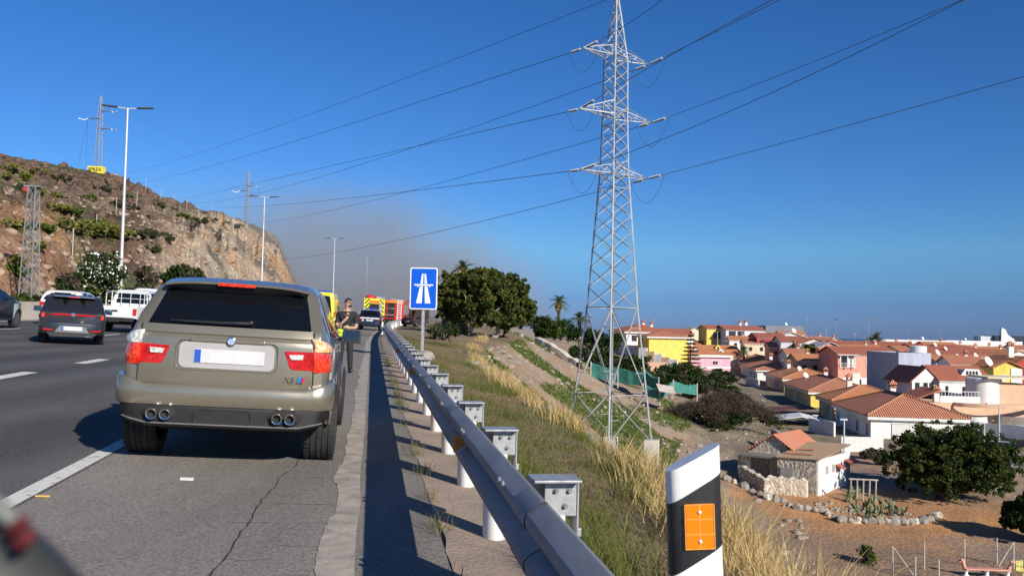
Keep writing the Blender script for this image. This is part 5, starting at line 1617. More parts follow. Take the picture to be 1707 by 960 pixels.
left = [((700, 170), (150, 314)), ((720, 236), (240, 328)), ((700, 243), (255, 342)), ((720, 309), (380, 372)), ((700, 317), (290, 338)), ((740, 384), (330, 423))]
right = [((1045, 41), (1105, 0)), ((1180, 60), (1300, 0)), ((1060, 126), (1285, 2)), ((1345, 108), (1605, 0)), ((1060, 250), (1600, 4)), ((1400, 213), (1707, 128))]
DL, DR = (-0.50, 0.87), (0.59, -0.81)
for i, tip in enumerate(arms):
    (ml, el), (mr_, er) = left[i], right[i]
    Ye = min(cross_Y(tip, el[0], DL), 330) if cross_Y(tip, el[0], DL) > 0 else 330
    Ye = {0: 300, 1: 290, 2: 290, 3: 260, 4: 280, 5: 215}[i]
    pts = span(tip, ml, el, Ye)
    d = (pts[1] - pts[0]).normalized()
    e1 = insulator(tip, d, py_)
    cable([e1] + pts[2:], 'power line running left to the hill from the %s arm of the big pylon' % names[i], 0.016)
    Yr_ = max(cross_Y(tip, er[0], DR), 12)
    pts = span(tip, mr_, er, Yr_, 1.5)
    d2 = (pts[2] - pts[0]).normalized()
    e2 = insulator(tip, d2, py_)
    k0 = 1
    while (pts[k0] - tip).length < 1.3: k0 += 1
    cable([e2] + pts[k0:], 'power line running right across the sky from the %s arm of the big pylon' % names[i], 0.013)
    jm = MB(); jp = []
    for k in range(13):
        f = k / 12; p = e1.lerp(e2, f); jp.append(p - Vector((0, 0, 1.15 * 4 * f * (1 - f))) - pb)
    jm.path(jp, 0.009, 5); jm.build('jumper_cable', m_cable, py_)
cable(span(top_pt, (600, 160), (120, 296), 300), 'thin earth wire running left to the hill from the tip of the big pylon', 0.013)
q1 = at(1500, -260, 22)
cable([top_pt, q1], 'thin earth wire leaving the tip of the big pylon to the right', 0.012)

# ---- small pylons on the hill
def hill_pylon(px, y_top, y_base, Y, w, label, arms_):
    B = at(px, y_base, Y); T = at(px + 4, y_top, Y)
    H = T.z - B.z
    r = empty('hill_pylon', label, 'pylon', B)
    l2 = Lattice([(0, w), (H * .85, w * .6), (H, .10)], R_(20))
    mb = MB()
    for k in range(4): mb.path([l2.leg(k, 0), l2.leg(k, H * .85), l2.leg(k, H)], 0.06, 4)
    mb.build('corner_legs', m_zinc2, r)
    m2 = MB(); z = 0
    while z < H * .95:
        z2 = min(z + max(w * 1.2, 1.0), H)
        for k in range(4): m2.tube(l2.leg(k, z), l2.leg(k + 1, z2), 0.045, n=4)
        z = z2
    m2.build('lattice_bracing', m_zinc2, r)
    for (fz, dx) in arms_:
        a_ = MB(); tip = Vector((dx, 0, H * fz))
        for k in range(4): a_.tube(l2.leg(k, H * fz), tip, 0.06, n=4)
        a_.tube(l2.leg(0, H * fz + 1.2), tip, 0.05, n=4)
        a_.build('crossarm', m_zinc2, r)
        i_ = MB(); i_.path([tip, tip + Vector((0.5 * np.sign(dx), -0.5, -0.5)), tip + Vector((1.6 * np.sign(dx), -1.2, -0.3))], 0.09, 5); i_.build('insulator', m_white, r)
    return r, B, H
hpA, BA, HA = hill_pylon(163, 160, 287, 198, 0.80, 'small grey pylon standing on the hilltop above yellow graffiti', [(.80, 2.6), (.57, 2.6), (.70, -2.7)])
hpB, BB, HB = hill_pylon(411, 284, 370, 224, 0.75, 'pale small pylon on the cliff edge farther along the hill', [(.70, 2.0), (.50, 2.0), (.60, -2.0)])
for fz, mid, end, lab in ((.80, (330, 250), (410, 303), 'upper'), (.57, (300, 258), (405, 320), 'lower')):
    P0 = BA + Vector((4.0, -1.2, HA * fz))
    cable(span(P0, mid, end, 222, 1.0, n=24), 'faint %s power line between the two pylons on the hill' % lab, 0.02)
for dx, lab in ((-22, 'left'), (-12, 'right')):
    cable([BA + Vector((-2.7, 0, HA * .70)), at(163 + dx * 1.3 - 4, 277, 206)], 'faint slanting %s line falling from the hilltop pylon behind the ridge' % lab, 0.02)
# yellow graffiti block under the first pylon
m_yel = M('graffiti_yellow', (0.80, 0.70, 0.06), (0.72, 0.60, 0.05), scale=2, rough=0.8)
G = at(161, 286, 193)
gb = empty('graffiti_block', 'low yellow painted block with dark graffiti letters below the hilltop pylon', 'block', G)
MB().box((0, 0, 0.2), (3.2, 1.6, 1.6)).build('block', m_yel, gb)
tx = bpy.data.curves.new('graffiti', 'FONT'); tx.body = 'SPREX'; tx.size = 1.05; tx.extrude = 0.03; tx.offset = 0.02; tx.align_x = 'CENTER'
text_mesh(tx, 'graffiti_letters', M('graffiti_dark', (0.10, 0.08, 0.02), rough=0.8), gb, (0, -0.84, -0.05), (math.pi / 2, 0, 0))
MB().box((1.2, 0.1, -0.9), (7.0, 1.8, 0.8)).build('footing', m_conc, gb)

# ---- lattice mast stump beside the motorway
B = at(47, 496, 50); T = at(50, 311, 50); H = T.z - B.z
ms = empty('lattice_mast', 'narrow flat-topped lattice mast at the foot of the hill on the left', 'mast', B)
l3 = Lattice([(0, .52), (H, .29)], R_(40))
mb = MB()
for k in range(4): angle_bar(mb, l3.leg(k, 0), l3.leg(k, H), 0.10)
mb.build('corner_legs', m_zinc2, ms)
mb = MB(); z = 0
while z < H - 0.1:
    z2 = min(z + .62, H)
    for k in range(4): angle_bar(mb, l3.leg(k, z), l3.leg(k + 1, z2), 0.05); angle_bar(mb, l3.leg(k + 1, z), l3.leg(k, z2), 0.05)
    z = z2
mb.build('lattice_bracing', m_zinc2, ms)
MB().box((0, 0, H), (.9, .4, .08)).build('top_plate', m_zinc2, ms)
MB().box((-.30, -.2, H - .2), (.16, .2, .22)).build('red_fitting', m_fire_red, ms)
# ================================================================== THE VILLAGE
def tile_mat(name, c1, c2, pitch=0.24):
    m, nt, p = new_mat(name)
    N, L = nt.nodes, nt.links
    tc = N.new('ShaderNodeTexCoord')
    sx = N.new('ShaderNodeSeparateXYZ'); L.new(tc.outputs['Object'], sx.inputs[0])
    sn = N.new('ShaderNodeSeparateXYZ'); L.new(tc.outputs['Normal'], sn.inputs[0])
    ax = N.new('ShaderNodeMath'); ax.operation = 'ABSOLUTE'; L.new(sn.outputs[0], ax.inputs[0])
    ay = N.new('ShaderNodeMath'); ay.operation = 'ABSOLUTE'; L.new(sn.outputs[1], ay.inputs[0])
    gt = N.new('ShaderNodeMath'); gt.operation = 'GREATER_THAN'; L.new(ax.outputs[0], gt.inputs[0]); L.new(ay.outputs[0], gt.inputs[1])
    mf = N.new('ShaderNodeMix'); mf.data_type = 'FLOAT'; L.new(gt.outputs[0], mf.inputs[0]); L.new(sx.outputs[0], mf.inputs[2]); L.new(sx.outputs[1], mf.inputs[3])
    mm = N.new('ShaderNodeMath'); mm.operation = 'MULTIPLY'; mm.inputs[1].default_value = 2 * math.pi / pitch; L.new(mf.outputs[0], mm.inputs[0])
    si = N.new('ShaderNodeMath'); si.operation = 'SINE'; L.new(mm.outputs[0], si.inputs[0])
    n1 = N.new('ShaderNodeTexNoise'); n1.inputs['Scale'].default_value = 0.8; n1.inputs['Detail'].default_value = 8; n1.inputs['Roughness'].default_value = 0.8; L.new(tc.outputs['Object'], n1.inputs['Vector'])
    cr = N.new('ShaderNodeValToRGB'); cr.color_ramp.elements[0].position = .3; cr.color_ramp.elements[1].position = .7
    cr.color_ramp.elements[0].color = rgba(c1); cr.color_ramp.elements[1].color = rgba(c2)
    L.new(n1.outputs['Fac'], cr.inputs['Fac']); L.new(cr.outputs['Color'], p.inputs['Base Color'])
    p.inputs['Roughness'].default_value = .85; p.inputs['Specular IOR Level'].default_value = .25
    b = N.new('ShaderNodeBump'); b.inputs['Strength'].default_value = 1.0; b.inputs['Distance'].default_value = 0.045
    L.new(si.outputs[0], b.inputs['Height']); L.new(b.outputs['Normal'], p.inputs['Normal'])
    return m
TILE = [tile_mat('terracotta_tiles', (0.46, 0.17, 0.095), (0.60, 0.27, 0.165)), tile_mat('orange_tiles', (0.56, 0.20, 0.085), (0.66, 0.30, 0.15)), tile_mat('dark_red_tiles', (0.40, 0.125, 0.075), (0.50, 0.19, 0.115)), tile_mat('pale_tiles', (0.50, 0.27, 0.16), (0.42, 0.20, 0.12))]
_wm = {}
def wall_mat(c):
    k = tuple(c)
    if k not in _wm: _wm[k] = M('render_wall', c, tuple(v * 0.70 for v in c), scale=0.9, rough=0.9, bump=0.15, bscale=12, lo=.42, hi=.85, stretch=(1.6, 1.6, .5))
    return _wm[k]
WHITE, CREAM, YEL, OCHRE, PINK, SALMON, PEACH, RED, GREYB, PALEBL = (.78, .76, .72), (.72, .62, .44), (.78, .60, .13), (.60, .42, .15), (.78, .40, .50), (.72, .34, .25), (.70, .45, .30), (.48, .07, .06), (.42, .46, .55), (.55, .66, .74)
m_win = glass_mat('window_glass', (0.03, 0.035, 0.04), 0.08)
m_frame = M('window_frame_white', (.72, .71, .68), (.64, .63, .60), scale=3, rough=.5)
m_shut = M('roller_shutter', (.66, .65, .60), (.58, .57, .53), scale=2, rough=.6)
m_dish = M('dish_white', (.74, .74, .72), (.66, .66, .65), scale=2, rough=.5)
m_cap = TILE[0]

def face_frame(face, W, D):
    """origin, along, outward for a wall of the box footprint"""
    if face == 'F': return Vector((-W / 2, -D / 2, 0)), Vector((1, 0, 0)), Vector((0, -1, 0)), W
    if face == 'B': return Vector((W / 2, D / 2, 0)), Vector((-1, 0, 0)), Vector((0, 1, 0)), W
    if face == 'L': return Vector((-W / 2, D / 2, 0)), Vector((0, -1, 0)), Vector((-1, 0, 0)), D
    return Vector((W / 2, -D / 2, 0)), Vector((0, 1, 0)), Vector((1, 0, 0)), D

def add_window(par, W, D, face, u, z, w, h, door=False, mat=None, simple=False, sill=True):
    o, a, n, ln = face_frame(face, W, D)
    c = o + a * (u * ln) + Vector((0, 0, z))
    rot = Matrix((a, -n, Vector((0, 0, 1)))).transposed()
    if simple:
        MB().box(c + n * 0.02, (w, 0.08, h), rot=rot).build('door' if door else 'window', mat or m_win, par); return
    fr = MB(); t = 0.07
    for sx in (-1, 1): fr.box(c + a * sx * (w / 2 + t / 2) + n * 0.03, (t, 0.12, h + 2 * t), rot=rot)
    for sz in (-1, 1): fr.box(c + Vector((0, 0, sz * (h / 2 + t / 2))) + n * 0.03, (w, 0.12, t), rot=rot)
    if not door:
        fr.box(c + n * 0.035, (0.05, 0.06, h), rot=rot)
        if sill: fr.box(c + Vector((0, 0, -h / 2 - t - 0.02)) + n * 0.07, (w + 0.3, 0.2, 0.06), rot=rot)
    f = fr.build('door' if door else 'window', m_frame, par)
    MB().box(c + n * 0.008, (w, 0.05, h), rot=rot).build('pane', mat or m_win, f)

def roof_mesh(kind, W, D, h, ov, rise, th=0.12):
    w, d = W / 2 + ov, D / 2 + ov
    mb = MB()
    if kind == 'hip':
        if D >= W: r0, r1 = Vector((0, -(d - w), h + rise)), Vector((0, d - w, h + rise))
        else: r0, r1 = Vector((-(w - d), 0, h + rise)), Vector((w - d, 0, h + rise))
        c = [Vector((-w, -d, h)), Vector((w, -d, h)), Vector((w, d, h)), Vector((-w, d, h))]
        if D >= W: fs = [(0, 1, 4), (1, 2, 5, 4), (2, 3, 5), (3, 0, 4, 5)]
        else: fs = [(0, 1, 5, 4), (1, 2, 5), (2, 3, 4, 5), (3, 0, 4)]
        mb.add(c + [r0, r1], fs); mb.add([p - Vector((0, 0, th)) for p in c], [(3, 2, 1, 0)])
        n = len(mb.v) - 4
        for i in range(4): mb.f.append((i, (i + 1) % 4, n + (i + 1) % 4, n + i)); mb.m.append(0)
        return mb, (c, r0, r1)
    if kind in ('gx', 'gy'):
        if kind == 'gx':   # ridge along x
            sec = [(-d, h), (0, h + rise), (d, h), (d, h - th), (0, h + rise - th), (-d, h - th)]
            mb.solid([(-w, y, z) for y, z in sec], (2 * w, 0, 0))
        else:
            sec = [(-w, h), (0, h + rise), (w, h), (w, h - th), (0, h + rise - th), (-w, h - th)]
            mb.solid([(x, -d, z) for x, z in sec], (0, 2 * d, 0))
        return mb, None
    if kind in ('sx', 'sy'):   # single slope
        if kind == 'sx': mb.solid([(-w, -d, h - rise), (w, -d, h + rise), (w, -d, h + rise - th), (-w, -d, h - rise - th)], (0, 2 * d, 0))
        else: mb.solid([(-w, -d, h - rise), (-w, d, h + rise), (-w, d, h + rise - th), (-w, -d, h - rise - th)], (2 * w, 0, 0))
        return mb, None
    return None, None

def dish(par, p, r=0.42, az=0.6):
    mb = MB()
    ax = Vector((math.sin(az), -math.cos(az), 0.55)).normalized()
    u = ax.cross(Vector((0, 0, 1))).normalized(); v = u.cross(ax)
    rows = []
    for k in range(5):
        f = k / 4; rr = r * f + 0.002
        rows.append([Vector(p) + (u * math.cos(t) + v * math.sin(t)) * rr + ax * (0.30 * r * f * f) for t in np.linspace(0, 2 * math.pi, 15)[:-1]])
    mb.grid(rows, 0, True); mb.path([Vector(p), Vector(p) - Vector((0, 0, r * 1.5))], 0.04, 5); mb.path([Vector(p) - v * r, Vector(p) + ax * r * .9], 0.015, 4)
    mb.build('satellite_dish', m_dish, par)
def aerial(par, p, h=2.5, k=0):
    mb = MB(); p = Vector(p); mb.tube(p, p + Vector((0, 0, h)), 0.025, n=5)
    for i in range(4): mb.tube(p + Vector((-.45 + .08 * i, 0.0, h - .15 - .0 * i)) , p + Vector((.5 - .05 * i, 0.1 * i - .15, h - .15)), 0.012, n=4)
    mb.tube(p + Vector((-.5, 0, h - .15)), p + Vector((.6, 0, h - .15)), 0.015, n=4)
    mb.build('aerial', m_galv, par)
def chimney(par, p, w=.55, h=1.3):
    p = Vector(p)
    c = MB(); c.box(p + Vector((0, 0, h / 2)), (w, w, h)); co = c.build('chimney', wall_mat(WHITE), par)
    cp = MB(); cp.box(p + Vector((0, 0, h + .05)), (w * 1.35, w * 1.35, .10))
    for sx in (-1, 1):
        for sy in (-1, 1): cp.box(p + Vector((sx * w * .4, sy * w * .4, h + .25)), (w * .2, w * .2, .32))
    s = w * .85
    cp.add([p + Vector(q) for q in ((-s, -s, h + .4), (s, -s, h + .4), (s, s, h + .4), (-s, s, h + .4), (0, 0, h + .95))], [(0, 1, 4), (1, 2, 4), (2, 3, 4), (3, 0, 4), (3, 2, 1, 0)])
    cp.build('chimney_cap', m_cap, co)

def house(label, x, y, yaw, W, D, h, roof='hip', rise=1.6, wall=WHITE, tile=0, zb=None, ov=.45, wins=(), cat='house', name='house', simple=False, eave=True, group=None, wall2=None, split=0.5, gable=None):
    zb = gz(x, y) if zb is None else zb
    r = empty(name, label, cat, (x, y, zb), rz=yaw, group=group)
    mb = MB(); mb.box((0, 0, h / 2 - 0.8), (W, D, h + 1.6 - (0.14 if roof != 'flat' else 0)))
    if roof == 'gx':
        for sx in (-1, 1): mb.solid([(sx * (W / 2 - .005), -D / 2, h - .16), (sx * (W / 2 - .005), D / 2, h - .16), (sx * (W / 2 - .005), 0, h + rise * (D / 2) / (D / 2 + ov) - .05)], (-sx * .2, 0, 0))
    if roof == 'gy':
        for sy in (-1, 1): mb.solid([(-W / 2, sy * (D / 2 - .005), h - .16), (W / 2, sy * (D / 2 - .005), h - .16), (0, sy * (D / 2 - .005), h + rise * (W / 2) / (W / 2 + ov) - .05)], (0, -sy * .2, 0))
    mb.build('wall', wall_mat(wall), r)
    if wall2 is not None:      # second colour on the far part of the left flank
        MB().box((-W / 2 - .004, D * (split) / 2, h / 2 - .10), (.02, D * (1 - split), h - .24)).build('painted_wall', wall_mat(wall2), r)
    rm, extra = roof_mesh(roof, W, D, h, ov, rise)
    if rm is not None:
        ro = rm.build('roof', TILE[tile] if isinstance(tile, int) else tile, r)
        if extra and not simple:
            c, r0, r1 = extra
            rg = MB()
            for i, e in ((0, r0), (1, r0), (2, r1), (3, r1)) if D >= W else ((0, r0), (3, r0), (1, r1), (2, r1)): rg.path([c[i] + Vector((0, 0, .04)), e + Vector((0, 0, .06))], .10, 6)
            rg.path([r0 + Vector((0, 0, .06)), r1 + Vector((0, 0, .06))], .10, 6)
            rg.build('ridge_tiles', TILE[3], ro)
        if eave:
            ev = MB(); w, d = W + 2 * ov - .16, D + 2 * ov - .16
            if roof == 'hip': ev.box((0, 0, h - .30), (w, d, .34))
            elif roof == 'gx': 
                ev.box((0, -(D / 2 + .08), h - .22), (W + .1, .20, .24))
            if ev.v: ev.build('eave', wall_mat(WHITE), r)
    else:
        pr = MB()
        for sy in (-1, 1): pr.box((0, sy * (D / 2 - .08), h + .25), (W + .02, .18, .60))
        for sx in (-1, 1): pr.box((sx * (W / 2 - .08), 0, h + .25), (.18, D - .36, .60))
        pr.build('parapet', wall_mat(wall), r)
    for wdef in wins:
        face, u, z, w, hh = wdef[:5]
        kind = wdef[5] if len(wdef) > 5 else 'w'
        add_window(r, W, D, face, u, z, w, hh, door=(kind == 'd'), mat=(m_shut if kind == 's' else None), simple=simple)
    return r
def hloc(px, Y): 
    p = at(px, 560, Y); return p.x, p.y
def corner_house(label, px_corner, Y, yaw, W, D, h, **k):
    """place by the front left corner of the footprint"""
    x, y = hloc(px_corner, Y)
    if 'ey' in k: k['zb'] = at(px_corner, k.pop('ey'), Y).z - h
    cx = x + math.cos(yaw) * W / 2 - math.sin(yaw) * D / 2
    cy = y + math.sin(yaw) * W / 2 + math.cos(yaw) * D / 2
    return house(label, cx, cy, yaw, W, D, h, **k)
ROWYAW = R_(-7)
def ac_unit(par, W, D, face, u, z):
    o, a, n, ln = face_frame(face, W, D)
    c = o + a * (u * ln) + Vector((0, 0, z)); rot = Matrix((a, -n, Vector((0, 0, 1)))).transposed()
    m = MB(); m.box(c + n * .22, (.85, .36, .62), rot=rot); ao = m.build('air_conditioner', m_shut, par)
    MB().box(c + n * .405, (.48, .02, .48), rot=rot).build('fan_grille', m_black, ao)

# ---- the row of hip-roofed bungalows below the road
lw = [('L', .12, 1.6, .9, 1.2), ('L', .34, 1.5, .7, 1.4), ('L', .52, 1.6, 1.0, 1.1), ('L', .84, 1.5, .8, 1.3)]
zrow = -8.9
Hh = [None] * 7
def eave_h(px, py, Y, zb): return at(px, py, Y).z - zb
row = [
 ('white bungalow with red tiled hip roof, nearest of the row below the road', 1452, 692, 94, 9.2, 15.5, WHITE, None, [('L', .10, 1.75, .7, 1.3), ('L', .42, 1.75, 1.0, 1.4, 's'), ('L', .66, 1.7, 1.0, 1.2), ('L', .92, 1.7, .7, 1.3), ('F', .42, 1.7, 3.4, 1.6, 's')]),
 ('ochre bungalow with orange tiled roof right behind the nearest white bungalow', 1391, 668, 112, 9.2, 8.5, OCHRE, None, [('L', .25, 1.8, 1.1, 1.3, 's'), ('L', .6, 1.8, 1.1, 1.3), ('L', .86, 1.8, 1.0, 1.4, 's')]),
 ('bungalow with a bright yellow front wall and ochre side under a tiled hip roof', 1352, 652, 134, 9.5, 21.5, YEL, OCHRE, [('L', .12, 1.8, .9, 1.4, 's'), ('L', .45, 1.8, 1.8, 1.4, 's'), ('L', .72, 1.7, .9, 1.2, 's'), ('L', .9, 1.8, .8, 1.2)]),
 ('bungalow with pink and ochre side wall in the middle of the row', 1308, 631, 168, 10, 21.6, OCHRE, (.62, .30, .27), [('L', .2, 1.8, .9, 1.4, 's'), ('L', .5, 1.8, 1.0, 1.4), ('L', .8, 1.8, 1.0, 1.4, 's')]),
 ('white bungalow with pale blue side wall and tiled hip roof, second from the far end', 1263, 616, 208, 11, 28, WHITE, PALEBL, [('L', .2, 1.8, 1.0, 1.4), ('L', .6, 1.8, 1.2, 1.4), ('L', .85, 1.8, 1.0, 1.4)]),
 ('dull pink bungalow at the far end of the tiled row, beside the bright pink house', 1236, 603, 246, 12, 34, (.55, .33, .30), None, [('L', .3, 1.8, 1.2, 1.4), ('L', .7, 1.8, 1.2, 1.6, 's')]),
]
for i, (lab, px, py, Y, W, D, wc, w2, wins) in enumerate(row):
    x, y = hloc(px, Y); zb = at(px, py, Y).z - 3.3
    Hh[i] = corner_house(lab, px, Y, ROWYAW, W, D, 3.35, wall=wc, wall2=w2, split=0.25, wins=wins, rise=1.75 if i else 1.9, zb=zb, tile=(0, 1)[i % 2], ov=.5)
    chimney(Hh[i], (1.0 if i % 2 == 0 else -1.2, D * .28, 4.1), .62 if i < 4 else .75, 1.5 if i < 4 else 1.9)
    if i in (0, 2): ac_unit(Hh[i], W, D, 'L', .60, .75)
    if i == 0: ac_unit(Hh[i], W, D, 'L', .80, .70)
    if i == 3: dish(Hh[i], (-1.5, -D * .3, 5.0), .55)
    if i == 2: dish(Hh[i], (-3.2, D * .05, 5.1), .5)
# garden walls and lean-tos beside the bungalows
m_wallw = wall_mat(WHITE)
def box_thing(name, label, cat, c, s, rz, mat, bevel=0.0, group=None):
    o = MB().box((0, 0, s[2] / 2), s).build(name, mat, None, loc=c, bevel=bevel); o.rotation_euler = (0, 0, rz)
    return tag(o, label, cat, group)
def wall_between(pxa, Ya, pxb, Yb, h, th, name, label, cat, mat, sink=.4, zoff=0.0):
    a, b = on_ground(pxa, Ya), on_ground(pxb, Yb)
    mb = MB(); n = 10; rows = []
    d = (b - a); nrm = Vector((-d.y, d.x, 0)).normalized() * th / 2
    for i in range(n + 1):
        p = a.lerp(b, i / n); p.z = gz(p.x, p.y) + zoff
        rows.append([p - nrm - Vector((0, 0, sink)), p - nrm + Vector((0, 0, h)), p + nrm + Vector((0, 0, h)), p + nrm - Vector((0, 0, sink))])
    mb.grid(rows, 0, True); mb.f.append((0, 1, 2, 3)); mb.m.append(0); e = len(mb.v); mb.f.append(tuple(range(e - 4, e))); mb.m.append(0)
    return tag(mb.build(name, mat), label, cat)
m_greywall = M('grey_block_wall', (.36, .34, .31), (.28, .27, .25), scale=1.2, rough=.95, bump=.3)
wall_between(1288, 84, 1372, 74, 1.7, .25, 'garden_wall', 'grey block wall running behind the old stone shed', 'wall', m_greywall)
wall_between(1350, 100, 1392, 95, 1.5, .2, 'garden_wall', 'white garden wall beside the ochre bungalow', 'wall', m_wallw)
wall_between(1245, 190, 1266, 178, 1.6, .2, 'garden_wall', 'white garden wall near the pale blue bungalow side', 'wall', m_wallw)
q = on_ground(1345, 112)
tent = MB(); tent.solid([(-4, 0, 2.0), (0, 0, 2.6), (4.2, 0, 1.7), (4.2, 0, 1.62), (0, 0, 2.52), (-4, 0, 1.92)], (0, 6, 0))
o = tent.build('awning', M('white_awning', (.74, .73, .70), (.6, .6, .58), scale=1, rough=.8), None, loc=at(1338, 700, 105)); o.location.z -= 2.2; o.rotation_euler = (0, 0, R_(-14)); tag(o, 'white awning sheet over a yard left of the ochre bungalow', 'awning')
P = at(1312, 680, 122)
o = MB().box((0, 0, 0), (6.5, 5.0, .14)).build('red_canopy', M('maroon_roof', (.16, .05, .045), (.11, .035, .03), scale=2, rough=.8), None, loc=P); o.rotation_euler = (0, R_(-4), ROWYAW); tag(o, 'flat dark red canopy roof beside the yellow bungalow', 'canopy')

# ---- pink house with rounded corner and dormered terraces beyond
def dormers(r, W, D, h, rise, n, wall, tile=1):
    for i in range(n):
        x = -W / 2 + (i + .7) * W / (n + .4)
        dm = MB(); dm.box((x, -D * .30, h + rise * .42), (1.5, 1.6, 1.1)); dm.solid([(x - .75, -D * .30 - .8, h + rise * .42 + .55), (x + .75, -D * .30 - .8, h + rise * .42 + .55), (x, -D * .30 - .8, h + rise * .42 + 1.25)], (0, 1.6, 0))
        do = dm.build('dormer', wall_mat(wall), r)
        MB().box((x, -D * .30 - .82, h + rise * .42 + .25), (.55, .05, .75)).build('pane', m_win, do)
pk_ = corner_house('bright pink two-storey house with white band at the end of a dormered terrace', 1152, 236, R_(3), 10.5, 9, 6.4, roof='hip', rise=1.5, wall=PINK, tile=1, zb=at(1152, 632, 236).z, wins=[('F', .62, 4.4, 1.3, .9), ('F', .70, 1.5, 1.4, 1.7)], ov=.5)
MB().box((0, -4.54, 3.1), (10.6, .25, .5)).build('white_band', m_wallw, pk_); MB().box((0, -4.98, 6.15), (11.4, .3, .6)).build('eave_band', m_wallw, pk_)
for i, (px, py, Y, W, lab, wc, nd) in enumerate((
    (1132, 592, 250, 17, 'long orange-tiled terrace roof with two white dormers just behind the pink house', CREAM, 2),
    (1118, 584, 275, 21, 'orange-tiled terrace with yellow walls and dormers, second behind the pink house', YEL, 2),
    (1104, 576, 305, 22, 'orange-tiled terrace with yellow dormers, third behind the pink house', YEL, 2))):
    zb = at(px, py, Y).z - 5.6
    r = corner_house(lab, px, Y, R_(2), W, 9, 5.6, roof='gx', rise=1.9, wall=wc, tile=1, zb=zb, wins=[('L', .3, 4.2, 1.2, 1.2), ('L', .7, 4.2, 1.2, 1.2)], simple=True)
    dormers(r, W, 9, 5.6, 1.9, nd, WHITE if i == 0 else YEL)
bh = corner_house('narrow deep blue and white house among the dormered terraces', 1103, 262, R_(2), 6, 9, 6.5, roof='gx', rise=1.0, wall=(.06, .12, .42), tile=1, ey=576, wins=[('F', .7, 4.4, 1.0, 1.2)], simple=True)
MB().box((1.9, -4.56, 3.2), (1.9, .12, 6.2)).build('white_front', m_wallw, bh)
corner_house('slim yellow-fronted house squeezed right of the blue house', 1121, 258, R_(2), 5, 8, 6.0, roof='gx', rise=1.0, wall=YEL, tile=1, ey=578, wins=[('F', .6, 4.2, .9, 1.1)], simple=True)
corner_house('big bright yellow house with broad orange hip roof on the left of the village', 1082, 225, R_(8), 10, 10, 5.0, roof='hip', rise=1.5, wall=YEL, tile=0, ey=560, wins=[('L', .4, 3.6, 1.2, 1.4)], simple=True, ov=.8)
r = corner_house('white villa with dark red tiled roofs on the rise behind the pylon', 1044, 240, R_(10), 11, 12, 5.0, roof='hip', rise=2.2, wall=WHITE, tile=2, ey=552, wins=[('F', .2, 3.2, 1.4, 1.6), ('F', .5, 3.2, 1.4, 1.6), ('F', .8, 3.2, 1.4, 1.6)], simple=True, ov=.8)
chimney(r, (1.5, 1, 6.4), .6, 1.0); chimney(r, (3.8, 1, 6.0), .6, 1.0)
corner_house('long low dark red roof between the villa and the yellow house', 1072, 262, R_(6), 15, 12, 5.5, roof='gx', rise=1.7, wall=WHITE, tile=2, ey=556, wins=[('F', .3, 3.6, 1.2, 1.3)], simple=True)
corner_house('pale villa with red roof peeking out left of the pylon legs', 1028, 260, R_(6), 12, 10, 5.5, roof='hip', rise=1.4, wall=CREAM, tile=2, ey=550, wins=[('F', .4, 3.4, 1.4, 1.5)], simple=True)
# stepped white and peach garden walls below the yellow house
for i, (px, py, Y, c) in enumerate(((1072, 586, 190, WHITE), (1084, 592, 186, PEACH), (1097, 597, 182, WHITE), (1109, 602, 178, PEACH), (1122, 606, 174, WHITE))):
    P = at(px, py, Y)
    o = MB().box((0, 0, -1.2), (1.9, .4, 4.0)).build('garden_wall_panel', wall_mat(c), None, loc=P, bevel=.02); o.rotation_euler = (0, 0, R_(-35))
    tag(o, '%s garden wall panel, number %s of the stepped wall below the yellow house' % ('white' if c == WHITE else 'peach', ('one', 'two', 'three', 'four', 'five')[i]), 'wall', 'stepped garden wall')
box_thing('garden_shed', 'low peach shed with open front among shrubs behind the pylon', 'shed', at(1072, 624, 170), (9, 4, 2.4), R_(-10), wall_mat(PEACH))

# ---- cream gable houses and mid rows
corner_house('cream house with broad sloping gable left of the grey glass-fronted house', 1136, 330, R_(4), 10, 14, 4.5, roof='gy', rise=2.9, wall=CREAM, tile=wall_mat((.62, .54, .40)), ey=558, simple=True)
r = corner_house('grey house with dark glazed front and red roof at the top of the street', 1210, 300, R_(6), 13, 12, 6.4, roof='gx', rise=1.5, wall=(.62, .65, .70), tile=2, ey=549, wins=[('F', .17, 3.6, 2.4, 4.6), ('F', .40, 3.6, 2.4, 4.6), ('F', .75, 4.2, .9, 1.2), ('F', .9, 4.2, .9, 1.2)], simple=True)
chimney(r, (1, 1, 7.6), .8, 1.3); chimney(r, (3, 1, 7.4), .8, 1.6)
corner_house('small yellow and cream house left of the grey glass-fronted house', 1178, 305, R_(4), 6, 10, 6.8, roof='gx', rise=1.2, wall=YEL, tile=2, ey=547, wins=[('F', .6, 4.4, 2.6, 2.2)], simple=True)
corner_house('dark red house with red roof just right of the grey glass-fronted house', 1262, 262, R_(-4), 8, 12, 6.0, roof='gx', rise=1.2, wall=(.42, .08, .08), tile=2, ey=561, wins=[('F', .2, 4.2, 1.6, 1.6), ('F', .55, 4.2, 1.6, 1.6), ('L', .4, 4.0, 1.6, 1.6)], simple=True)
r = corner_house('white gabled house with pale roof and satellite dish behind the dark red house', 1293, 268, R_(-6), 9, 12, 5.0, roof='gy', rise=1.6, wall=WHITE, tile=wall_mat((.66, .64, .60)), ey=562, simple=True); dish(r, (1.5, -2, 7.0), .8)
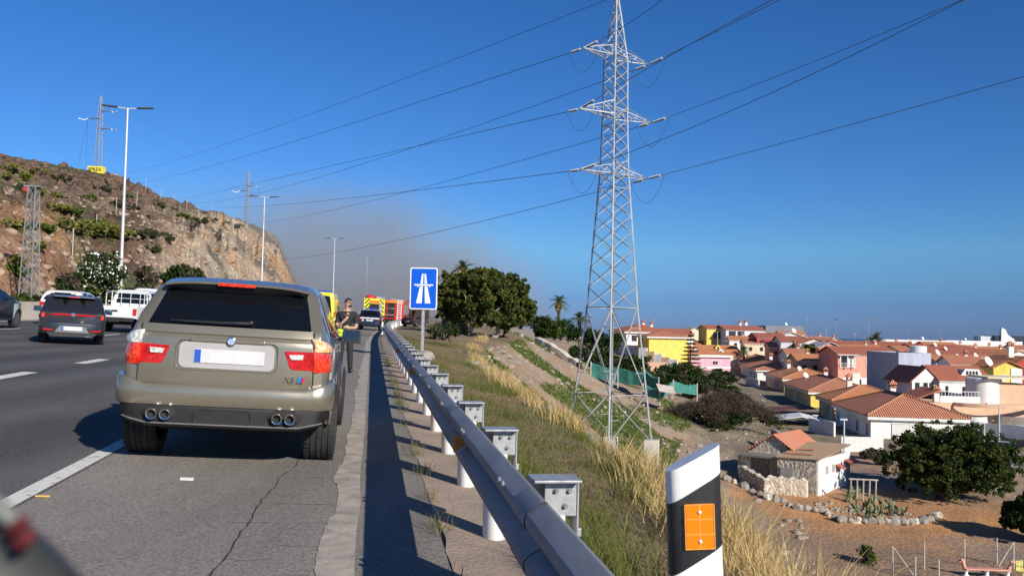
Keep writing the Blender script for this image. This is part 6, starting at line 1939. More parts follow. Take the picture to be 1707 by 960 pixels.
corner_house('white house with small dark windows in shade, mid street', 1302, 232, R_(-7), 6, 12, 6.2, roof='gx', rise=1.3, wall=(.66, .68, .70), tile=2, ey=568, wins=[('L', .15, 4.3, 1.0, 1.2), ('L', .4, 4.3, 1.0, 1.2), ('L', .7, 4.3, 1.0, 1.2), ('F', .4, 1.5, 1.8, 2.0)], simple=True)
corner_house('house with orange roof strip and white gable above the salmon terrace', 1332, 226, R_(-7), 8, 12, 6.2, roof='gy', rise=1.5, wall=WHITE, tile=1, ey=573, wins=[('L', .4, 4.0, 1.0, 1.2)], simple=True)
r = corner_house('salmon house with shaded side wall left of the balcony terrace', 1366, 205, R_(-7), 5, 16, 6.4, roof='gy', rise=1.3, wall=SALMON, tile=wall_mat((.74, .62, .55)), ey=579, wins=[('L', .5, 4.2, 1.0, 1.3), ('L', .8, 1.4, 1.0, 1.6)], simple=True)
r = corner_house('salmon pink two-storey terrace with white balconies in the middle of the village', 1397, 178, R_(2), 11.8, 10, 6.4, roof='gx', rise=1.4, wall=SALMON, tile=2, ey=589, wins=[('F', .10, 4.8, 1.3, 2.0), ('F', .22, 4.8, 1.2, 2.0, 's'), ('F', .32, 1.9, 1.5, 1.3, 's'), ('F', .55, 4.9, 1.6, 1.4, 's'), ('F', .72, 2.1, 3.2, 1.5, 's'), ('F', .78, 4.9, 2.2, 1.5), ('F', .94, 4.9, 1.0, 1.6)])
bal = MB()
for u in (-.48, -.36, -.24): bal.box((u * 11.8, -5.7, 4.9), (.16, .16, 2.6))
bal.box((-.36 * 11.8, -5.55, 6.15), (4.2, 1.2, .14)); bal.build('balcony', m_wallw, r)
rl = MB()
for k in range(14): rl.box((-.48 * 11.8 + k * .24, -5.68, 4.1), (.035, .035, .9))
rl.box((-.36 * 11.8, -5.68, 4.55), (3.7, .05, .05)); rl.build('railing', m_frame, r)
wl_ = MB(); wl_.box((.5, -7.5, .9), (13, .25, 1.9)); wl_.build('front_wall', m_wallw, r)
for k in range(6): MB().box((-4.6 + k * 2.1, -7.64, .9), (.35, .04, 1.2)).build('wall_opening', m_win, r)

# ---- grey-blue wall house, white house with red roof, peach rounded house
r = corner_house('plain grey-blue blind house wall left of the white house with dormer', 1498, 152, R_(3), 5.6, 12, 7.0, roof='flat', wall=GREYB, ey=593, simple=True)
MB().lathe((4.2, 1, 7.0), [(1.4, 0), (1.4, 1.6), (1.2, 1.7)], 18, 'Z').build('water_tank', m_wallw, r, smooth=50); dish(r, (5.2, -3.5, 7.6), .6)
r = corner_house('white two-storey house with red roof and a wide four-pane dormer', 1566, 118, R_(2), 7.0, 8.0, 5.6, roof='gx', rise=1.75, wall=WHITE, tile=2, ey=632, ov=.35, wins=[('F', .14, 4.2, .35, 1.1), ('F', .46, 4.1, .35, 1.2), ('F', .55, 4.1, .35, 1.2), ('F', .84, 4.2, .35, 1.1), ('F', .2, 1.6, 1.6, .9)], simple=True)
dm = MB(); dm.solid([(-.2, -3.0, 6.0), (2.9, -3.0, 6.0), (2.3, -3.0, 6.95), (.5, -3.0, 6.95)], (0, 2.2, 0)); do = dm.build('dormer', m_wallw, r)
for k in range(4): MB().box((.75 + k * .43, -3.02, 6.47), (.28, .06, .5)).build('pane', m_win, do)
gb_ = MB()
gb_.box((-5.2, .3, 2.4), (3.4, 7.6, 6.0)); gb_.solid([(-6.9, -3.5, 5.4), (-3.5, -3.5, 5.4), (-5.0, -3.5, 7.0)], (0, 7.6, 0)); gb_.build('gable_wing', m_wallw, r)
gr = MB(); gr.solid([(-7.3, -3.7, 5.15), (-5.0, -3.7, 7.2), (-3.2, -3.7, 5.4), (-3.2, -3.7, 5.28), (-5.0, -3.7, 7.05), (-7.3, -3.7, 5.0)], (0, 8.0, 0)); gr.build('roof', TILE[2], r)
for xx in (-6.2, -5.1, -4.3): MB().box((xx, -3.52, 4.3), (.55, .1, 1.6)).build('balcony_door', m_win, r)
rl = MB(); rl.box((-5.2, -4.2, 3.3), (3.6, 1.3, .16)); rl.box((-5.2, -4.8, 4.2), (3.6, .05, .06))
for k in range(18): rl.box((-6.9 + k * .2, -4.8, 3.8), (.06, .05, .9))
rl.build('balcony', M('dark_railing', (.03, .03, .04), rough=.5), r)
MB().box((-5.0, -3.55, 1.6), (2.8, .12, 2.8)).build('brown_entrance', wall_mat((.18, .09, .07)), r); MB().box((-4.8, -3.63, 1.4), (1.0, .08, 2.0)).build('door', m_win, r)
bs = MB(); bs.box((-1, -7.0, 1.75), (9, .3, .14)); bs.box((-1, -7.0, .4), (9, .35, 1.3))
for k in range(28): bs.box((-5.4 + k * .33, -7.0, 1.35), (.13, .13, .7))
bs.build('balustrade', m_wallw, r)
# peach house with curved balconies
pz = at(1600, 738, 104)
pr_ = empty('house', 'peach house with curved terrace balconies and a white round tower beside the street', 'house', (at(1640, 560, 104).x, 108, pz.z), rz=R_(-6))
def curved(x0, x1, y0, z0, z1, bulge, mat, name, par, th=.25):
    mb = MB(); rows = []
    for i in range(25):
        f = i / 24; x = lerp(x0, x1, f); y = y0 - bulge * math.sin(math.pi * min(1, f * 1.0)) ** .6
        rows.append([(x, y, z0), (x, y, z1), (x, y + th, z1), (x, y + th, z0)])
    mb.grid(rows, 0, True); return mb.build(name, mat, par, smooth=40)
MB().box((1.0, 3.5, 2.1), (14.5, 7, 4.3)).build('wall', wall_mat(PEACH), pr_)
curved(-1.5, 8.5, -.1, .4, 1.5, 2.4, wall_mat(PEACH), 'curved_balcony', pr_); curved(-1.5, 8.5, -.1, 3.9, 4.35, 2.4, wall_mat(PEACH), 'curved_cornice', pr_)
curved(-1.2, 2.2, -.3, 1.6, 2.8, 1.6, m_shut, 'white_shutters', pr_); curved(3.0, 8.4, -.6, 1.8, 2.9, .9, M('stone_facing', (.16, .14, .12), (.30, .26, .22), scale=3, rough=.9, bump=.6), 'stone_facing', pr_)
MB().lathe((3.2, 3.2, 4.2), [(2.0, 0), (2.0, 3.0), (1.9, 3.05)], 28, 'Z').build('round_tower', m_wallw, pr_, smooth=50)
MB().box((6.0, 3.6, 5.4), (4, 4, 2.4)).build('roof_room', wall_mat(PEACH), pr_); MB().box((6.4, 3.5, 7.35), (7.5, 6, .2)).build('roof_slab', wall_mat(CREAM), pr_)
tr = MB()
for k in range(12): tr.box((-2.6 + .38 * k, .6, 5.0), (.05, .05, 1.2))
tr.box((-.5, .6, 5.6), (4.6, .07, .07)); tr.box((-.5, .6, 4.65), (4.6, .06, .8)); tr.build('terrace_railing', m_frame, pr_)
rr_ = MB(); rr_.solid([(-8.2, -1.2, 3.9), (-3.4, -1.2, 5.9), (-3.4, -1.2, 5.75), (-8.2, -1.2, 3.75)], (0, 6.5, 0)); rr_.build('roof', TILE[2], pr_)
MB().box((-5.6, 2.6, 1.9), (4.6, 6.0, 3.7)).build('side_wing', wall_mat((.62, .42, .32)), pr_)
for xx in (-6.8, -4.9): 
    w_ = MB(); w_.box((xx, -.43, 2.2), (.9, .1, 1.3)); wo = w_.build('window', m_frame, pr_); MB().box((xx, -.49, 2.2), (.7, .04, 1.1)).build('pane', m_win, wo)
chimney(pr_, (-3.2, .8, 4.3), .6, 1.1)
wall_between(1592, 97, 1720, 91, 1.9, .22, 'boundary_wall', 'white boundary wall with dark gaps in front of the peach house', 'wall', m_wallw)
m_lava = M('lava_stone', (.05, .047, .045), (.14, .125, .11), scale=5, rough=.95, bump=.8)
wall_between(1590, 95.6, 1725, 89.6, .7, .35, 'stone_plinth', 'low dark lava stone plinth below the white boundary wall', 'wall', m_lava)

# ---- houses at the right edge and the roofs towards the shore
r = corner_house('narrow house with yellow and white gable front and a big satellite dish', 1656, 152, R_(-4), 4.6, 12, 5.8, roof='gy', rise=1.2, wall=YEL, tile=1, ey=612, wins=[('F', .35, 4.0, .8, 1.2, 's'), ('F', .78, 4.0, .35, 1.0)], simple=True)
MB().box((1.4, -6.06, 2.9), (1.8, .12, 5.6)).build('white_front', m_wallw, r); dish(r, (-2.6, -4.5, 6.6), .95)
r = corner_house('bright red gabled house with white trim at the right edge', 1688, 160, R_(-4), 5, 12, 5.6, roof='gy', rise=1.7, wall=RED, tile=1, ey=609, wins=[('F', .45, 4.2, .7, 1.3), ('F', .5, 1.4, 3, 1.2, 's')], simple=True); chimney(r, (-1.5, -3, 7.0), .9, 2.0)
r = corner_house('grey-walled house with orange roofs and water tanks behind the white house', 1560, 172, R_(4), 7, 10, 6.6, roof='gx', rise=1.0, wall=GREYB, tile=1, ey=600, wins=[('F', .3, 4.6, 1.0, 1.0)], simple=True)
corner_house('white parapet house between orange roofs behind the white house', 1596, 176, R_(0), 5, 9, 6.8, roof='flat', wall=WHITE, ey=600, wins=[('F', .5, 4.6, 1.0, 1.0)], simple=True)
r = corner_house('broad orange-tiled house with olive side wall left of the yellow gable', 1615, 185, R_(2), 7, 12, 6.4, roof='gx', rise=1.7, wall=(.34, .30, .14), tile=1, ey=607, simple=True); dish(r, (-1, -4, 8.0), .7)
far = [
 ('long flat-roofed white hall behind the village palm', 1470, 568, 330, 40, 14, 6.5, 'flat', WHITE, 2, ()),
 ('small yellow box house under the long white hall', 1512, 579, 250, 8, 8, 5.0, 'flat', YEL, 1, (('F', .5, 3, 1.5, 1.5),)),
 ('dark shaded house front with white doorway left of the yellow box house', 1488, 577, 248, 9, 9, 5.0, 'flat', (.30, .26, .22), 1, (('F', .4, 2.2, 2.4, 3.0, 's'),)),  # shade of this front is put into its dark wall colour
 ('plum pink house with red roof right of the yellow box house', 1530, 583, 215, 14, 12, 6.0, 'gx', (.50, .20, .22), 2, (('F', .25, 4.0, 1.4, 2.0),)),
 ('low plum house with long brick-red roof behind the white parapet house', 1552, 590, 210, 22, 12, 5.6, 'gx', (.45, .18, .18), 2, (('F', .3, 3.8, 1.2, 1.2),)),
 ('cream house with dark roof and aerials behind the salmon terrace', 1392, 576, 245, 22, 12, 5.4, 'gx', CREAM, 2, (('F', .5, 3.4, 1.2, 1.2),)),
 ('white apartment block with long window bands far towards the shore', 1578, 569, 420, 36, 14, 9.0, 'flat', WHITE, 2, (('F', .25, 6.5, 8, 1.4), ('F', .7, 6.5, 9, 1.4), ('F', .5, 3.2, 20, 1.2))),
 ('second pale block with roof terraces far right of the apartment block', 1630, 571, 460, 22, 14, 7.5, 'flat', (.66, .62, .58), 2, (('F', .5, 5, 12, 1.3),)),
 ('low row of mixed red roofs in front of the far apartment block', 1548, 585, 300, 40, 12, 6.0, 'gx', SALMON, 1, (('F', .2, 4, 1.2, 1.2), ('F', .7, 4, 1.2, 1.2))),
 ('dull orange warehouse-like roof stretching to the right edge', 1640, 594, 240, 34, 16, 6.4, 'gx', PEACH, 3, ()),
 ('small pink house far between the palm and the far hall', 1440, 579, 290, 14, 10, 6.0, 'gx', PINK, 2, (('F', .5, 4, 1.2, 1.2),)),
 ('far white cottage roofs left of the palm under the antennas', 1412, 576, 350, 20, 12, 5.4, 'gx', WHITE, 2, ()),
 ('far white flat house left of the antenna group', 1350, 570, 380, 20, 12, 5.8, 'flat', WHITE, 2, ()),
 ('far brick-red roofed house on the skyline left of the antennas', 1322, 569, 360, 20, 12, 5.2, 'gx', CREAM, 2, ()),
 ('dark house with white side on the skyline right of the glass-fronted house', 1276, 545, 330, 14, 12, 7.4, 'flat', (.20, .22, .26), 2, ()),
 ('far pale house at the skyline behind the cream gable', 1160, 551, 420, 18, 10, 5.0, 'flat', WHITE, 2, ()),
 ('long low ochre roof just left of the yellow gable house', 1560, 603, 200, 20, 10, 5.4, 'gx', (.52, .36, .16), 3, ()),
]
for lab, px, py, Y, W, D, h, rf, wc, ti, wins in far:
    r = corner_house(lab, px, Y, R_(random.uniform(-6, 6)), W, D, h, roof=rf, rise=1.4, wall=wc, tile=ti, ey=py, wins=list(wins), simple=True)
    if random.random() < .6: aerial(r, (W * random.uniform(-.3, .3), 0, h + 1.4), random.uniform(2.5, 6))
    if random.random() < .6: dish(r, (W * random.uniform(-.3, .3), -2, h + 1.2), .6)
WCOL = {'white': WHITE, 'cream': CREAM, 'salmon': SALMON, 'peach': PEACH, 'grey': (.60, .60, .58), 'yellow': YEL, 'pink': PINK, 'red': RED}
for px, ey, Y, W, D, cn, rk, ti, where in (
    (1216, 566, 290, 7, 9, 'white', 'gx', 1, 'below the glass-fronted grey house'), (1240, 572, 262, 7, 9, 'cream', 'gx', 0, 'left of the dark red house'), (1252, 556, 315, 8, 9, 'white', 'gy', 1, 'behind the dark red house'),
    (1283, 578, 236, 6, 8, 'salmon', 'gx', 0, 'left of the cypress'), (1300, 557, 320, 9, 9, 'peach', 'gx', 1, 'on the skyline above the white gabled house'), (1345, 567, 280, 8, 9, 'cream', 'gx', 0, 'behind the white gable with the orange strip'),
    (1372, 571, 270, 8, 9, 'white', 'gy', 1, 'left of the cream house with aerials'), (1408, 583, 220, 9, 9, 'pink', 'gx', 1, 'just above the salmon terrace roof, left half'), (1430, 582, 225, 9, 9, 'white', 'gy', 0, 'just above the salmon terrace roof, right half'),
    (1470, 578, 255, 9, 9, 'salmon', 'gx', 1, 'right under the village palm'), (1500, 585, 215, 8, 9, 'cream', 'gx', 0, 'behind the grey-blue blind house'), (1518, 597, 180, 6, 8, 'white', 'gy', 1, 'right behind the grey-blue blind house'),
    (1545, 576, 290, 11, 9, 'red', 'gx', 1, 'above the plum house roofs'), (1575, 582, 250, 9, 9, 'peach', 'gx', 1, 'in front of the far apartment block'), (1600, 588, 225, 9, 9, 'white', 'gy', 0, 'between the far apartment block and the olive house'),
    (1625, 585, 245, 9, 9, 'salmon', 'gx', 1, 'left under the white fin building'), (1650, 590, 225, 9, 9, 'yellow', 'gx', 1, 'directly below the white fin building'), (1672, 594, 205, 8, 9, 'white', 'gy', 1, 'behind the bright red gabled house'),
    (1640, 618, 168, 5, 8, 'grey', 'gx', 1, 'squeezed left of the yellow gable house'), (1585, 606, 160, 6, 7, 'white', 'gx', 0, 'just behind the dormer house ridge'), (1690, 582, 270, 10, 9, 'cream', 'gx', 0, 'at the right edge below the dark glass building'),
    (1312, 590, 205, 5, 8, 'white', 'gx', 0, 'behind the middle bungalow chimneys'), (1330, 600, 190, 5, 8, 'peach', 'gx', 1, 'between the bungalows and the salmon houses')):
    r = corner_house('small %s house with tiled roof %s' % (cn, where), px, Y, R_(random.uniform(-9, 6)), W, D, 5.8, roof=rk, rise=1.3, wall=WCOL[cn], tile=ti, ey=ey, wins=[('F', .28, 4.2, .9, 1.1), ('F', .72, 4.2, .9, 1.1), ('F', .4, 1.6, 1.0, 1.9), ('L', .5, 4.2, .9, 1.1)], simple=True, ov=.3)
    chimney(r, (W * .2, 1, 6.3), .5, 1.1)
for k, (px, py, Y, H) in enumerate(((1236, 560, 300, 7), (1345, 562, 300, 9), (1377, 578, 260, 8), (1393, 575, 260, 10), (1448, 572, 240, 9), (1425, 580, 240, 6), (1330, 560, 300, 6), (1298, 563, 300, 7), (1065, 545, 260, 4), (1090, 548, 260, 5))):
    P = at(px, py + 12, Y)
    mb = MB(); mb.tube((0, 0, -3), (0, 0, H), .05, n=5)
    for i in range(5): mb.tube((-.9 + .1 * i, 0, H - .2 - .12 * i), (.9 - .1 * i, 0, H - .2 - .12 * i), .025, n=4)
    o = mb.build('roof_aerial', m_galv, None, loc=P); o.rotation_euler = (0, 0, k * .7)
    tag(o, 'thin television aerial mast on the village roofs against the sea', 'aerial', 'television aerials on far roofs')
# white sail-like building by the shore
P = at(1675, 574, 520)
sl = empty('glass_building', 'dark glass building with a white sail-like fin near the shore', 'building', P)
MB().box((8, 0, 1.0), (34, 12, 8)).build('glass_block', m_win, sl)
f_ = MB(); f_.solid([(-6, -7, -2), (3, -7, -2), (1.6, -7, 3), (-2.0, -7, 5.5), (-3.4, -7, 8.5), (-5.6, -7, 9.5)], (0, 2, 0)); f_.build('white_fin', m_wallw, sl)
MB().box((-12, 0, 1.5), (8, 8, 6)).build('side_block', wall_mat((.55, .60, .62)), sl)

# ---- village street, cars, lamps
sa_, sb_ = on_ground(1600, 100), on_ground(1760, 70)
mb = MB(); rows = []
for i in range(16):
    p = Vector((lerp(44, 66, i / 15), lerp(98, 66, i / 15) , 0)); 
    nrm = Vector((.82, .56, 0)) * 4.2
    rows.append([(p.x - nrm.x, p.y - nrm.y, gz(p.x - nrm.x, p.y - nrm.y) + .12), (p.x, p.y, gz(p.x, p.y) + .16), (p.x + nrm.x, p.y + nrm.y, gz(p.x + nrm.x, p.y + nrm.y) + .12)])
tag(mb.build('street', m_lane, smooth=40), kind='structure')
def village_car(px, py, Y, mat, lab, yaw):
    r, _ = simple_suv('parked_car', lab, 'car', mat, 1.5, 4.2)
    P = at(px, py, Y); r.location = (P.x, P.y, gz(P.x, P.y) + .15); r.rotation_euler = (0, 0, yaw); return r
village_car(1690, 770, 79, m_black_car, 'dark parked car on the village street right of the big tree', R_(30))
village_car(1698, 800, 73, M('silver_paint', (.42, .44, .47), rough=.3, metal=.5), 'silver parked car nearer than the dark one on the village street', R_(30))
village_car(1437, 648, 158, m_whitecar, 'white parked car in front of the salmon terrace', R_(85))
village_car(1455, 648, 157, m_black_car, 'dark parked car beside the white one at the salmon terrace', R_(85))
def pole_lamp(px, py_t, py_b, Y, lab, arm=1.2, grp='village street lamps'):
    B = at(px, py_b, Y); T = at(px, py_t, Y); H = T.z - B.z
    r = empty('village_lamp', lab, 'street lamp', B, group=grp)
    MB().path([(0, 0, -.5), (0, 0, H)], [.09, .055], 8).build('pole', m_lampgrey, r)
    MB().path([(0, 0, H), (-arm, 0, H + .05)], .04, 6).build('arm', m_lampgrey, r); MB().box((-arm, 0, H + .06), (.6, .25, .12)).build('lamp_head', m_lampgrey, r)
pole_lamp(1666, 674, 765, 84, 'slender street lamp pole in front of the peach house', .9)
pole_lamp(1641, 705, 733, 92, 'short white post lamp by the boundary wall of the peach house', .3)
pole_lamp(1360, 693, 726, 100, 'thin grey pole behind the old stone shed', .1)
pole_lamp(1407, 700, 752, 74, 'thin pole standing on the corrugated roof of the old shed', .05)
pole_lamp(1100, 590, 640, 150, 'pale wooden pole beside the green netting', .05)
pole_lamp(1377, 597, 625, 190, 'street lamp with short arm beside the salmon house', 1.6)
pole_lamp(1196, 553, 575, 280, 'street lamp in front of the small yellow house', 2.0)
pole_lamp(1313, 622, 645, 180, 'street lamp behind the middle bungalow roofs', 1.5)
# picket fence behind the shed
a, b = on_ground(1404, 83), on_ground(1472, 83)
pf_ = MB(); n = 34
za = at(1440, 748, 83).z
for k in range(n + 1):
    p = a.lerp(b, k / n); pf_.box((p.x, p.y, za + .55), (.085, .04, 1.1))
o1 = empty('picket_fence', 'white picket fence behind the old shed in front of the nearest white bungalow', 'fence', (0, 0, 0))
pf_.build('picket_row', m_white, o1)
rl = MB()
for dz in (.25, .85): rl.tube((a.x, a.y + .04, za + dz), (b.x, b.y + .04, za + dz), .035, n=6)
rl.build('rail', m_white, o1)
MB().box(((a.x + b.x) / 2, a.y + .1, za - .9), (b.x - a.x, .2, 1.8)).build('base_wall', m_wallw, o1)

# ---- the old stone shed
SY = R_(-28)
sb = on_ground(1350, 62)
so = at(1350, 800, 62)
m_rubble = M('rubble_masonry', (.62, .56, .46), (.30, .26, .21), scale=4.5, rough=.95, bump=1.0, bscale=5, dist=.12, lo=.42, hi=.56)
m_rubble2 = M('limewashed_rubble', (.74, .66, .50), (.48, .40, .30), scale=4.0, rough=.95, bump=1.0, bscale=5, dist=.12, lo=.45, hi=.62)
m_wash = M('whitewash', (.80, .79, .76), (.60, .60, .59), scale=1.1, rough=.9, bump=.2, lo=.45, hi=.75, stretch=(1, 1, .35))
def corrug(name, c1, c2, pitch=.16):
    m = tile_mat(name, c1, c2, pitch); return m
m_cor1 = corrug('orange_corrugated', (.62, .20, .10), (.54, .26, .17), .30)
m_cor2 = corrug('tan_corrugated', (.56, .40, .25), (.44, .30, .20), .22)
sh = empty('stone_shed', 'old whitewashed stone shed with rusty orange and tan corrugated roofs', 'shed', (at(1368, 800, 62).x - .6, 62.6, at(1368, 822, 62).z), rz=R_(-39))
sh.scale = (.70, 1.0, .92)
# local axes: x to the right along the rubble front, y away along the whitewashed flank
MB().box((-1.2, .12, 1.05), (4.0, .35, 2.5)).build('front_wall', m_rubble, sh)
MB().box((.80, 3.2, .95), (.30, 6.4, 2.9)).build('white_wall', m_wash, sh)
rf_ = MB(); rf_.solid([(-3.4, -.15, 2.30), (1.15, -.15, 2.42), (1.15, -.15, 2.50), (-3.4, -.15, 2.38)], (0, 6.4, .55)); rf_.build('lean_roof', m_cor2, sh)
for (x0, x1, y0) in ((-3.0, -.2, .9), (-2.6, -.9, 2.6)):
    MB().solid([(x0, y0, 2.42 + y0 * .086 + .03), (x1, y0, 2.50 + y0 * .086 + .03), (x1, y0 + .35, 2.53 + y0 * .086 + .03), (x0, y0 + .35, 2.45 + y0 * .086 + .03)], (0, 0, .03)).build('rust_sheet', m_cor1, sh)
MB().box((-3.2, 3.2, .95), (.3, 6.2, 2.6)).build('back_wall', m_rubble, sh)
# gabled older part to the left
MB().box((-5.6, 2.4, .9), (4.6, .35, 2.6)).build('old_front_wall', m_rubble, sh)
MB().box((-7.75, 4.6, .9), (.35, 4.5, 2.4)).build('old_side_wall', m_rubble, sh)
gm = MB(); gm.solid([(-7.9, 2.5, 2.15), (-3.1, 2.5, 2.15), (-4.2, 2.5, 3.3), (-5.0, 2.5, 3.6), (-5.9, 2.5, 3.25)], (0, .4, 0)); gm.build('gable', m_rubble, sh)
g1 = MB(); g1.solid([(-5.1, 2.3, 3.75), (-2.3, 2.3, 2.35), (-2.3, 2.3, 2.27), (-5.1, 2.3, 3.67)], (0, 5.2, 0)); g1.build('gable_roof', m_cor1, sh)
g2 = MB(); g2.solid([(-5.1, 2.3, 3.75), (-8.2, 2.3, 2.25), (-8.2, 2.3, 2.17), (-5.1, 2.3, 3.67)], (0, 5.2, 0)); g2.build('gable_roof', m_cor1, sh)
fl = MB(); fl.box((-5.3, 1.35, 2.12), (4.4, 2.0, .14)); fl.build('porch_slab', M('grey_slab', (.22, .20, .18), (.16, .15, .13), scale=2, rough=.9), sh)
MB().box((-7.3, .9, .8), (1.4, .3, 2.4)).build('porch_wall', m_rubble, sh); MB().box((-4.35, 1.3, .9), (.8, .2, 2.2)).build('door', m_greywall, sh)
MB().box((-2.2, -.08, 1.1), (1.3, .08, 1.0)).build('blocked_window', m_greywall, sh)
for (y0, zz, ln) in ((3.3, 1.45, .9), (5.0, 1.65, 1.9)):
    MB().solid([(.95, y0, zz + .28), (1.75, y0, zz), (1.75, y0, zz - .06), (.95, y0, zz + .22)], (0, ln, 0)).build('door_canopy', M('red_canopy_tiles', (.42, .12, .08), (.34, .10, .07), scale=3, rough=.8), sh)
MB().box((.965, 5.9, .7), (.05, .9, 1.9)).build('door', M('blue_grey_door', (.25, .32, .38), rough=.7), sh)
for yy in (1.6, 2.9): MB().box((.965, yy, 1.5), (.05, .55, .6)).build('window', m_greywall, sh)
def rubble_wall(p0, p1, h, th, label, mat):
    p0, p1 = Vector(p0), Vector(p1); d = (p1 - p0); nrm = Vector((-d.y, d.x, 0)).normalized()
    mb = MB(); rows = []; n = 26
    for i in range(n + 1):
        p = p0.lerp(p1, i / n); hh = h * (1 + .05 * math.sin(i * .9) + .03 * math.sin(i * 1.7)); z0 = min(gz(p.x, p.y), p.z) - .3
        j = [.02 * math.sin(i * .8 + q * 2) for q in range(4)]
        rows.append([Vector((p.x, p.y, z0)) - nrm * (th / 2 + j[0]), Vector((p.x, p.y, p.z + hh * .55)) - nrm * (th / 2 + j[1]), Vector((p.x, p.y, p.z + hh)) - nrm * th * .35, Vector((p.x, p.y, p.z + hh)) + nrm * th * .35, Vector((p.x, p.y, z0)) + nrm * th / 2])
    mb.grid(rows, 0, True); mb.f.append(tuple(range(5))); mb.m.append(0); e = len(mb.v); mb.f.append(tuple(range(e - 5, e))); mb.m.append(0)
    return tag(mb.build('rubble_wall', mat, smooth=25), label, 'wall')
def sp(px, py, Y): return at(px, py, Y)
rubble_wall(drop(1280, 822, 45, 80), drop(1346, 828, 45, 80), 1.15, .6, 'low pale limewashed rubble wall in front of the old shed', m_rubble2)
rubble_wall(drop(1238, 797, 45, 80), drop(1280, 823, 45, 80), .9, .6, 'dark rubble wall stepping down the slope left of the shed', m_rubble)
# ================================================================== PLANTS
def leaf_cloud(centers, radii, n_each, size, squash=1.0, seed=1, up=0.35, aspect=0.55):
    """quads spread through clumps; returns verts, faces"""
    r = np.random.default_rng(seed)
    P = []
    for c, rad, n in zip(centers, radii, n_each):
        d = r.normal(size=(n, 3)); d /= np.linalg.norm(d, axis=1)[:, None]
        q = d * (r.random((n, 1)) ** 0.45) * np.array(rad)
        P.append(q + np.array(c))
    P = np.concatenate(P)
    n = len(P)
    nr = r.normal(size=(n, 3)); nr[:, 2] += up; nr /= np.linalg.norm(nr, axis=1)[:, None]
    a = np.cross(nr, r.normal(size=(n, 3))); a /= np.linalg.norm(a, axis=1)[:, None]
    b = np.cross(nr, a)
    s = size * (0.6 + 0.8 * r.random((n, 1)))
    V = np.stack([P - a * s, P - b * s * aspect, P + a * s, P + b * s * aspect], 1).reshape(-1, 3)
    F = np.arange(4 * n).reshape(-1, 4)
    return V, F
def np_join(parts):
    V, Fs, o = [], [], 0
    for v, f in parts: V.append(v); Fs.append(f + o); o += len(v)
    return np.concatenate(V), np.concatenate(Fs)
m_bark = M('bark', (.20, .15, .11), (.11, .085, .065), scale=3, rough=.95, bump=.8, stretch=(1, 1, .3))
m_bark_pale = M('pale_bark', (.46, .40, .33), (.30, .25, .20), scale=3, rough=.9, bump=.6, stretch=(1, 1, .3))
m_leafA = leaf_mat('olive_leaves', (.155, .165, .045), (.075, .09, .026))
m_leafB = leaf_mat('dark_leaves', (.045, .075, .020), (.018, .032, .010))
m_leafC = leaf_mat('oleander_leaves', (.060, .090, .030), (.020, .036, .012))
m_leafD = leaf_mat('bright_leaves', (.14, .19, .035), (.06, .09, .02))
m_leafE = leaf_mat('yellow_green_leaves', (.23, .22, .06), (.13, .14, .04))
m_leafF = leaf_mat('grey_green_leaves', (.10, .115, .06), (.05, .06, .032))
m_palm = leaf_mat('palm_fronds', (.10, .13, .035), (.045, .065, .02))
m_drybrush = leaf_mat('dry_twigs', (.115, .085, .065), (.055, .042, .035), 0.05)
m_flower = M('white_flowers', (.82, .80, .76), (.74, .72, .66), scale=20, rough=.7)
m_straw = leaf_mat('straw', (.66, .50, .24), (.50, .36, .15), 0.3)
m_grass = leaf_mat('green_grass_blades', (.19, .21, .055), (.10, .125, .035), 0.3)
m_grass2 = leaf_mat('dull_grass_blades', (.26, .22, .10), (.13, .12, .05), 0.3)

